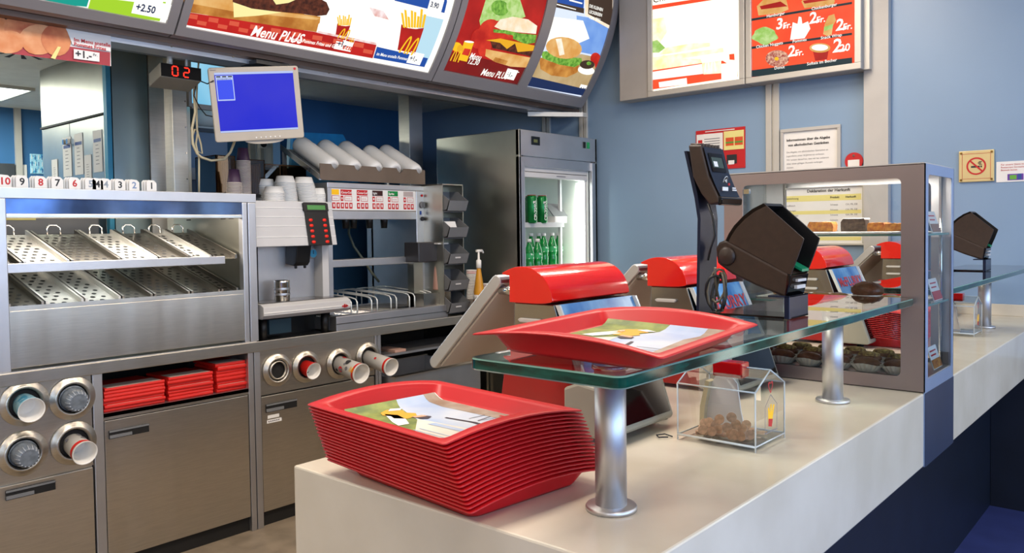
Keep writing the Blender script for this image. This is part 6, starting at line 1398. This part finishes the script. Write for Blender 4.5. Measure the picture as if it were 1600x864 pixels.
    g_ = P([(560, 545), (640, 590)]); MB().hexa([(g_[0][0], y0 + .05, g_[0][1] + .002), (g_[1][0], y0 + .05, g_[1][1] + .002), (g_[1][0], y0 + .09, g_[1][1] + .002), (g_[0][0], y0 + .09, g_[0][1] + .002)], [(g_[0][0], y0 + .05, g_[0][1] + .008), (g_[1][0], y0 + .05, g_[1][1] + .008), (g_[1][0], y0 + .09, g_[1][1] + .008), (g_[0][0], y0 + .09, g_[0][1] + .008)]).build('green_key', mat('green_key', '#1c8a60', .3), t)
    kd = P([(260, 430), (560, 585)])
    b = MB()
    for r_ in range(4):
        for c_ in range(3):
            s = .2 + r_ * .18; x = kd[0][0] + (kd[1][0] - kd[0][0]) * s; z = kd[0][1] + (kd[1][1] - kd[0][1]) * s + .006; b.box(x - .005, x + .005, y0 + .02 + c_ * .022, y0 + .034 + c_ * .022, z, z + .005)
    b.build('keypad', binm, t)
    # cables bunched behind the plate
    cz = at(1118, 430, y=y0 - .004); cc = MB(); rnd = random.Random(4)
    for j in range(4):
        pts = []
        for i in range(15):
            a = 2 * PI * i / 12 + j; pts.append((cz.x + .022 * math.cos(a) * (1 - .1 * j) + .004 * j, y0 + .008 + .012 * math.sin(a * 1.3 + j) - .01, cz.z - .045 - .045 * math.sin(a) + .002 * i * (j % 2)))
        cc.tube([p for p in pts if p[2] > z0 + .004], .0032, j % 2, 6)
    cc.tube([(-.90, y0 - .004, 1.535), (-.885, y0 - .008, 1.50), (-.88, y0 - .008, 1.46), (-.892, y0 - .008, 1.43), (-.90, y0 - .006, 1.40)], .003, 0, 6)
    cc.build('cable_bundle', [black, mat('dull_cable', '#5c5648', .4)], t)
    return t
s0 = stand('card terminal with a large dark privacy shield on the near glass shelf')
dup(s0, loc=s0.location + Vector((-.02, 2.22, 0)), label='far card terminal with dark privacy shield beyond the cake display case')

# ---- donation boxes
def donation(lab):
    x0, x1, y0, y1 = -.901, -.717, 1.61, 1.765; ym = (y0 + y1) / 2; ze, zr, zb, th = 1.128, 1.166, 1.012, .003
    t = thing('donation_box', lab, 'donation box', ((x0 + x1) / 2, ym, 1.0))
    b = MB()
    for q in ([(x0, y0, zb), (x1, y0, zb), (x1, y0, ze), (x0, y0, ze)], [(x0, y1, zb), (x1, y1, zb), (x1, y1, ze), (x0, y1, ze)], [(x0, y0, ze), (x1, y0, ze), (x1, ym, zr), (x0, ym, zr)], [(x0, y1, ze), (x1, y1, ze), (x1, ym, zr), (x0, ym, zr)], [(x0, y0, zb), (x1, y0, zb), (x1, y1, zb), (x0, y1, zb)]): b.add(q, [(0, 1, 2, 3)])
    for x in (x0, x1): b.add([(x, y0, zb), (x, y1, zb), (x, y1, ze), (x, ym, zr), (x, y0, ze)], [(0, 1, 2, 3, 4)])
    b.build('clear_walls', acryl, t)
    e = MB(); r = .0019
    for x in (x0, x1):
        pts = [(x, y0, 1.0), (x, y0, ze), (x, ym, zr), (x, y1, ze), (x, y1, 1.0)]
        for i in range(4): e.cyl(pts[i], pts[i + 1], r, n=6)
        e.cyl((x, y0, zb), (x, y1, zb), r, n=6)
    for y, z in ((y0, zb), (y1, zb), (y0, ze), (y1, ze), (ym, zr)): e.cyl((x0, y, z), (x1, y, z), r * (1.5 if z == zb else 1), n=6)
    e.build('edge_rods', acredge, t)
    MB().box(-.840, -.770, ym - .028, ym + .012, zr - .022, zr + .012).build('coin_slot', mat('clear_red_acrylic', '#d01018', .12, 0, coat=.5), t, bevel=.003)
    # heart and hand sign on the customer side
    b = MB(); X = x1 + .001; fy = lambda a, c, l=0: (X + .0004 * l, ym + a, 1.075 + c)
    h = lambda s, a0, c0: [(a0 + s * .016 * math.sin(q) ** 3 * .8, c0 + s * (.013 * math.cos(q) - .005 * math.cos(2 * q) - .002 * math.cos(3 * q))) for q in [2 * PI * i / 24 for i in range(24)]]
    H1, H2 = h(1, .0, .055), h(.68, .0, .055); b.add([fy(*p) for p in H1] + [fy(*p) for p in H2], [(i, (i + 1) % 24, 24 + (i + 1) % 24, 24 + i) for i in range(24)], 0)
    fr_ = [(-.03, -.045), (.035, -.045), (.035, .012), (.0, .038), (-.03, .015)]; f2 = [(a * .94, c * .95) for a, c in fr_]
    b.add([fy(*p) for p in fr_] + [fy(*p) for p in f2], [(i, (i + 1) % 5, 5 + (i + 1) % 5, 5 + i) for i in range(5)], 1)
    b.add([fy(*p, 1) for p in ((-.012, -.03), (.002, -.034), (.012, -.01), (.02, .012), (.012, .014), (.006, -.002), (.004, .016), (-.002, .016), (-.004, -.002), (-.010, .012), (-.015, .008), (-.014, -.01))], [tuple(range(12))], 2)
    b.add([fy(*p, 2) for p in ((-.014, -.03), (.004, -.034), (.01, -.018), (-.012, -.014))], [tuple(range(4))], 0)
    b.build('printed_sign', [redi, inkg, yelp], t)
    b = MB(); card = [(x0 + .008 + .004 * i, 0) for i in range(8)]
    MB().extr_y([(x0 + .006, zb + .002), (x0 + .11, zb + .002), (x0 + .10, 1.06), (x0 + .092, 1.12), (x0 + .075, 1.138), (x0 + .04, 1.135), (x0 + .02, 1.10), (x0 + .010, 1.06)], y1 - .045, y1 - .041).build('white_card', whitep, t)
    MB().extr_y([(x0 + .004, zb + .002), (x0 + .014, zb + .002), (x0 + .018, 1.06), (x0 + .03, 1.12), (x0 + .02, 1.122), (x0 + .006, 1.06)], y1 - .06, y1 - .03).build('curled_card_edge', creamw, t)
    return t
d0 = donation('clear house shaped donation box with copper coins on the near counter')
dup(d0, loc=d0.location + Vector((-.02, 2.22, 0)), label='clear house shaped donation box beyond the cake display case')
rnd = random.Random(11); proto = None; pts = []
for i, (px, py) in enumerate(((1097, 672), (1108, 660), (1124, 655), (1122, 673), (1136, 668), (1143, 652), (1150, 663), (1143, 682), (1157, 682), (1166, 664), (1171, 680), (1112, 674), (1101, 661), (1131, 684), (1160, 670), (1118, 664))):
    x = at(px, py, y=1.62 + .004).x; row = rnd.uniform(0, .035); p = at(px, py, y=1.63 + row)
    z = max(1.026, p.z); p = at(px, py, z=z) if p.z < 1.026 else p
    p.x = min(max(p.x, -.885), -.733); p.y = min(max(p.y, 1.628), 1.745)
    nrm = Vector((rnd.uniform(-.1, .5), -1, rnd.uniform(.1, .7))).normalized(); q = nrm.to_track_quat('Z', 'Y').to_matrix().to_4x4(); M = Matrix.Translation((p.x, p.y, z)) @ q
    lab = 'copper coin lying in the heap inside the near donation box'
    if i == 5: lab = 'copper coin standing highest on the heap in the near donation box'
    if proto is None:
        proto = thing('coin', lab, 'coin', mtx=M, group='copper coins in the donation box')
        MB().lathe([(.0105, -.0009), (.011, -.0006), (.011, .0006), (.0105, .0009)], n=22).build('disc', copper, proto, local=True)
        MB().lathe([(.0110, .0006), (.0108, .0012), (.0098, .0012), (.0096, .0008)], n=22, cap0=False, cap1=False).build('raised_rim', copper, proto, local=True)
    else: dup(proto, mtx=M, label=lab)
b = MB()
for k in range(60):
    x, y = rnd.uniform(-.88, -.745), rnd.uniform(1.635, 1.74); M = Matrix.Translation((x, y, 1.0145 + rnd.uniform(0, .007))) @ Matrix.Rotation(rnd.uniform(-.2, .2), 4, 'X'); b.lathe([(.0108, -.0008), (.0108, .0008)], n=14, m=M)
o = tag(b.build('coin_heap', copper), 'flat layer of copper coins covering the floor of the near donation box', 'coins'); o['kind'] = 'stuff'
tag(MB().tube([(-.92, 1.60, 1.004), (-.935, 1.585, 1.004), (-.95, 1.60, 1.004), (-.94, 1.62, 1.004), (-.915, 1.61, 1.004)], .0016).build('wire_loop', ink), 'thin dark wire loop lying beside the near donation box', 'wire')

# ---- cake display case
V = thing('cake_display_case', 'stainless framed glass cake display case standing across the counter', 'display case', (-.9, 2.64, 1.0))
vx0, vx1, vy0, vy1 = -1.205, -.597, 2.47, 2.806
def plate(name, fn, ox0, ox1, oy0, oy1, ix0, ix1, iy0, iy1, r, th, m):
    inn = rrect(ix0, ix1, iy0, iy1, r, 4); oc = [(ox1, oy1), (ox0, oy1), (ox0, oy0), (ox1, oy0)]; b = MB(); n = len(inn)
    out = [oc[i // 5] for i in range(n)]
    vs = [fn(a, c, d) for d in (0, th) for a, c in out + inn]
    fs = []
    for i in range(n):
        j = (i + 1) % n
        for base in (0, 2 * n):
            q = [base + i, base + j, base + n + j, base + n + i]
            fs.append(q if out[i] != out[j] else [base + i, base + n + j, base + n + i])
        fs.append([n + i, n + j, 3 * n + j, 3 * n + i])
        if out[i] != out[j]: fs.append([i, j, 2 * n + j, 2 * n + i])
    b.add(vs, fs); return b.build(name, m, V)
fnf = lambda y: (lambda a, c, d: (a, y + d, c))
fsteel = mat('display_frame_steel', '#9d9395', .38, .9, var=.04, scale=3, bump=.15, bscale=(3, 3, 1), bdist=.01)
plate('front_frame', fnf(vy0), vx0, vx1, 1.003, 1.65, -1.14, -.661, 1.042, 1.612, .015, .003, fsteel)
plate('rear_frame', fnf(vy1 - .003), vx0, vx1, 1.003, 1.65, -1.14, -.661, 1.042, 1.612, .015, .003, steel2)
plate('side_frame', lambda a, c, d: (vx1 - d, a, c), vy0, vy1, .79, 1.65, 2.502, 2.783, 1.037, 1.620, .01, .003, mat('blue_lit_frame_steel', '#8fa6cc', .36, .6, var=.05, scale=3))  # blue tint of the window light put into the steel colour
MB().box(vx1, vx1 + .0015, vy0 + .0, vy1, .79, 1.0).build('navy_cover', navys, V)
MB().box(vx0, vx1 - .003, vy0, vy1, 1.648, 1.653).build('top', steel2, V)
MB().box(vx0, vx1 - .003, vy0 + .003, vy1 - .003, 1.003, 1.038).build('base', steel2, V)
MB().box(vx0, vx0 + .003, vy0 + .003, vy1 - .003, 1.038, 1.648).build('left_glass', glass, V)
MB().add([(-1.15, vy0 + .004, 1.03), (-.65, vy0 + .004, 1.03), (-.65, vy0 + .004, 1.62), (-1.15, vy0 + .004, 1.62)], [(0, 1, 2, 3)]).build('front_glass', glass, V)
MB().add([(vx1 - .004, 2.495, 1.03), (vx1 - .004, 2.79, 1.03), (vx1 - .004, 2.79, 1.625), (vx1 - .004, 2.495, 1.625)], [(0, 1, 2, 3)]).build('side_glass', glass, V)
MB().box(-1.15, -.66, 2.62, 2.64, 1.640, 1.647).build('fill_strip', em('case_fill_strip', '#fff2dc', 3), V)  # glowing strip added to brighten the cakes
area('display_case_fill', (-.9, 2.63, 1.636), (-.9, 2.60, 1.0), .48, .03, 4.5, (1, .94, .85))  # fill light added to lift the dark pastries
for z in (1.452, 1.246):
    o = MB().add([(vx0 + .01, 2.485, z), (vx1 - .012, 2.485, z), (vx1 - .012, 2.79, z), (vx0 + .01, 2.79, z)], [(0, 1, 2, 3)]).build('glass_shelf', gtop, V)
    MB().box(vx0 + .01, vx1 - .012, 2.482, 2.485, z - .006, z).box(vx1 - .012, vx1 - .009, 2.485, 2.79, z - .006, z).build('shelf_edge', gedgel, V).parent = o
b = MB()
for x in (-1.13, -.63): b.cyl((x, 2.79, 1.04), (x, 2.79, 1.645), .006, n=10)
b.build('corner_rod', chrome, V)
MB().box(-1.165, -1.12, 2.474, 2.486, 1.585, 1.60).build('hinge', chrome, V)
def doily(x0, x1, y0, y1, z, lab):
    b = MB(); n = 26; o = []
    for i in range(4 * n):
        s, u = divmod(i, n); u /= n; w_ = .006 * (i % 2)
        o.append([(x0 + (x1 - x0) * u, y0 - w_), (x1 + w_, y0 + (y1 - y0) * u), (x1 - (x1 - x0) * u, y1 + w_), (x0 - w_, y1 - (y1 - y0) * u)][s])
    b.extr_z(o, z + .001, z + .004); return tag(b.build('paper_doily', whitep), lab, 'doily')
doily(-1.1, -.63, 2.53, 2.75, 1.453, 'white paper doily under the cakes on the upper display shelf')
def wedge(name, px0, px1, py0, py1, y, z, m, lab, cat, top=None, d=.1):
    xa, xb_ = at(px0, py1, y=y).x, at(px1, py1, y=y).x; zt = at(px0, py0, y=y).z; t = thing(name, lab, cat, ((xa + xb_) / 2, y, z)); rnd = random.Random(px0)
    n = 7; rs = []
    for k in range(n):
        s = k / (n - 1); q = 1 - .5 * s
        rs.append([((xa + xb_) / 2 + (u - .5) * (xb_ - xa) * q + rnd.uniform(-.001, .001), y + d * s, z + .003 + v * (zt - z - .003) + rnd.uniform(-.0012, .0012)) for u, v in ((0, 0), (.25, 0), (.5, 0), (.75, 0), (1, 0), (1.02, .4), (1, .75), (.93, 1), (.7, .97), (.5, 1), (.3, .96), (.07, 1), (0, .75), (-.02, .4))])
    MB().rings(rs, smooth=False).build('slice', m, t)
    if top: MB().box(xa + .004, xb_ - .004, y + .004, y + d * .6, zt - .004, zt + .0015).build('topping', top, t, bevel=.002)
    return t
crumb = mat('dark_cake_crumb', '#4a3a30', .7, 0, scale=90, col2='#2e211c', bump=.5, bscale=(90, 90, 90), bdist=.004)
wedge('tart_slice', 1262, 1301, 347, 363, 2.58, 1.457, tartm, 'golden fruit tart slice on the upper shelf, left of the dark cake slice', 'cake')
wedge('cake_slice', 1314, 1352, 342, 362, 2.58, 1.457, crumb, 'dark chocolate cake slice with white top on the upper display shelf', 'cake', whitep)
wedge('tart_slice', 1355, 1382, 348, 364, 2.58, 1.457, tartm, 'pale yellow tart slice on the upper shelf, right of the dark cake slice', 'cake')
wedge('tart_slice', 1381, 1412, 349, 364, 2.56, 1.457, mat('berry_tart', '#9a4a2a', .5, 0, scale=70, col2='#d89a4c'), 'berry topped tart slice on the upper shelf beside the case frame', 'cake')
doily(-1.12, -.64, 2.53, 2.76, 1.2465, 'white paper doily on the middle display shelf')
c = at(1355, 455, y=2.60); t = thing('chocolate_muffin', 'knobbly round chocolate cake on the middle shelf of the display case', 'cake', (c.x, 2.6, 1.25))
MB().ball((c.x, 2.6, 1.276), .046, .046, .028, n=22, k=12, jit=.07).build('crust', choc, t); MB(Matrix.Translation((c.x, 2.6, 1.25))).lathe([(.034, 0), (.043, .014)], n=26).build('paper_case', whitep, t)
for i, px in enumerate((1222, 1252, 1282, 1310, 1392)):
    c = at(px, 464, y=2.6); t = thing('round_biscuit', ['first', 'second', 'third', 'fourth', 'rightmost'][i] + ' pale round biscuit' + (' from the left' if i < 4 else ' right of the chocolate cake') + ' on the middle display shelf', 'biscuit', (c.x, 2.6, 1.251))
    MB().ball((c.x, 2.6, 1.258), .030, .030, .008, n=18, k=8, jit=.03).build('biscuit', cookm, t)
    MB().ball((c.x, 2.6, 1.2635), .018, .018, .0035, n=14, k=6).build('icing', creamc, t)
# filled rolls in paper cases at the bottom
proto = {}
rnd = random.Random(9)
def roll(x, y, kind, lab):
    key = kind
    if key not in proto:
        t = thing('filled_pastry', lab, 'pastry', (x, y, 1.0395), group='pastries in white paper cases at the bottom of the display case')
        b = MB(); n = 40; o0 = [(.030 * math.cos(2 * PI * i / n), .022 * math.sin(2 * PI * i / n), .0) for i in range(n)]; o1 = [((.047 + .004 * (i % 2)) * math.cos(2 * PI * i / n), (.036 + .004 * (i % 2)) * math.sin(2 * PI * i / n), .024 + .003 * math.sin(6 * PI * i / n)) for i in range(n)]
        b.rings([o0, o1], cap1=False, smooth=False); b.build('paper_case', whitep, t, local=True)
        MB().ball((0, 0, .024), .040, .027, .018, n=20, k=10, jit=.05).build('pastry', choc, t, local=True)
        if kind: MB().ball((0, .002, .036), .034, .022, .011, n=18, k=8, jit=.09).build('nut_topping', nuts, t, local=True)
        proto[key] = t
    else:
        dup(proto[key], loc=(x, y, 1.0395), rz=rnd.uniform(-.12, .12), label=lab)
rown = ['front', 'middle', 'rear']; names = ['nearest the steel frame', 'second from the steel frame', 'third from the steel frame', 'fourth from the steel frame', 'fifth from the steel frame', 'sixth from the steel frame']
for r_ in range(3):
    for c in range(6): roll(-.683 - c * .087 - .02 * (r_ % 2), 2.525 + r_ * .082, r_ > 0, ('plain chocolate pastry' if r_ == 0 else 'nut topped chocolate pastry') + ' in the %s row, %s' % (rown[r_], names[c]))
# price cards at the side window
def pcard(x, y, z, lab, m2):
    t = thing('price_card', lab, 'card', (x, y, z)); MB().hexa([(x - .002, y - .05, z), (x, y - .05, z), (x, y + .05, z), (x - .002, y + .05, z)], [(x - .022, y - .05, z + .065), (x - .02, y - .05, z + .065), (x - .02, y + .05, z + .065), (x - .022, y + .05, z + .065)]).build('card', whitep, t)
    MB().hexa([(x + .0002, y - .048, z + .003), (x + .001, y - .048, z + .003), (x + .001, y + .048, z + .003), (x + .0002, y + .048, z + .003)], [(x - .0078, y - .048, z + .028), (x - .007, y - .048, z + .028), (x - .007, y + .048, z + .028), (x - .0078, y + .048, z + .028)]).build('colour_bar', m2, t)
    b = MB()
    for k in range(2): b.hexa([(x - .0115 - .004 * k, y - .035, z + .038 + .012 * k), (x - .0105 - .004 * k, y - .035, z + .038 + .012 * k), (x - .0105 - .004 * k, y + .02 + .01 * k, z + .038 + .012 * k), (x - .0115 - .004 * k, y + .02 + .01 * k, z + .038 + .012 * k)], [(x - .0125 - .004 * k, y - .035, z + .042 + .012 * k), (x - .0115 - .004 * k, y - .035, z + .042 + .012 * k), (x - .0115 - .004 * k, y + .02 + .01 * k, z + .042 + .012 * k), (x - .0125 - .004 * k, y + .02 + .01 * k, z + .042 + .012 * k)])
    b.build('print_lines', redi, t)
pcard(-.615, 2.68, 1.452, 'white and brown price card on the upper shelf behind the side window', mat('card_brown', '#8a5a44', .5))
pcard(-.615, 2.70, 1.247, 'white and red price card on the middle shelf behind the side window', redi)
pcard(-.615, 2.70, 1.0395, 'white and orange price card at the bottom behind the side window', tartm)
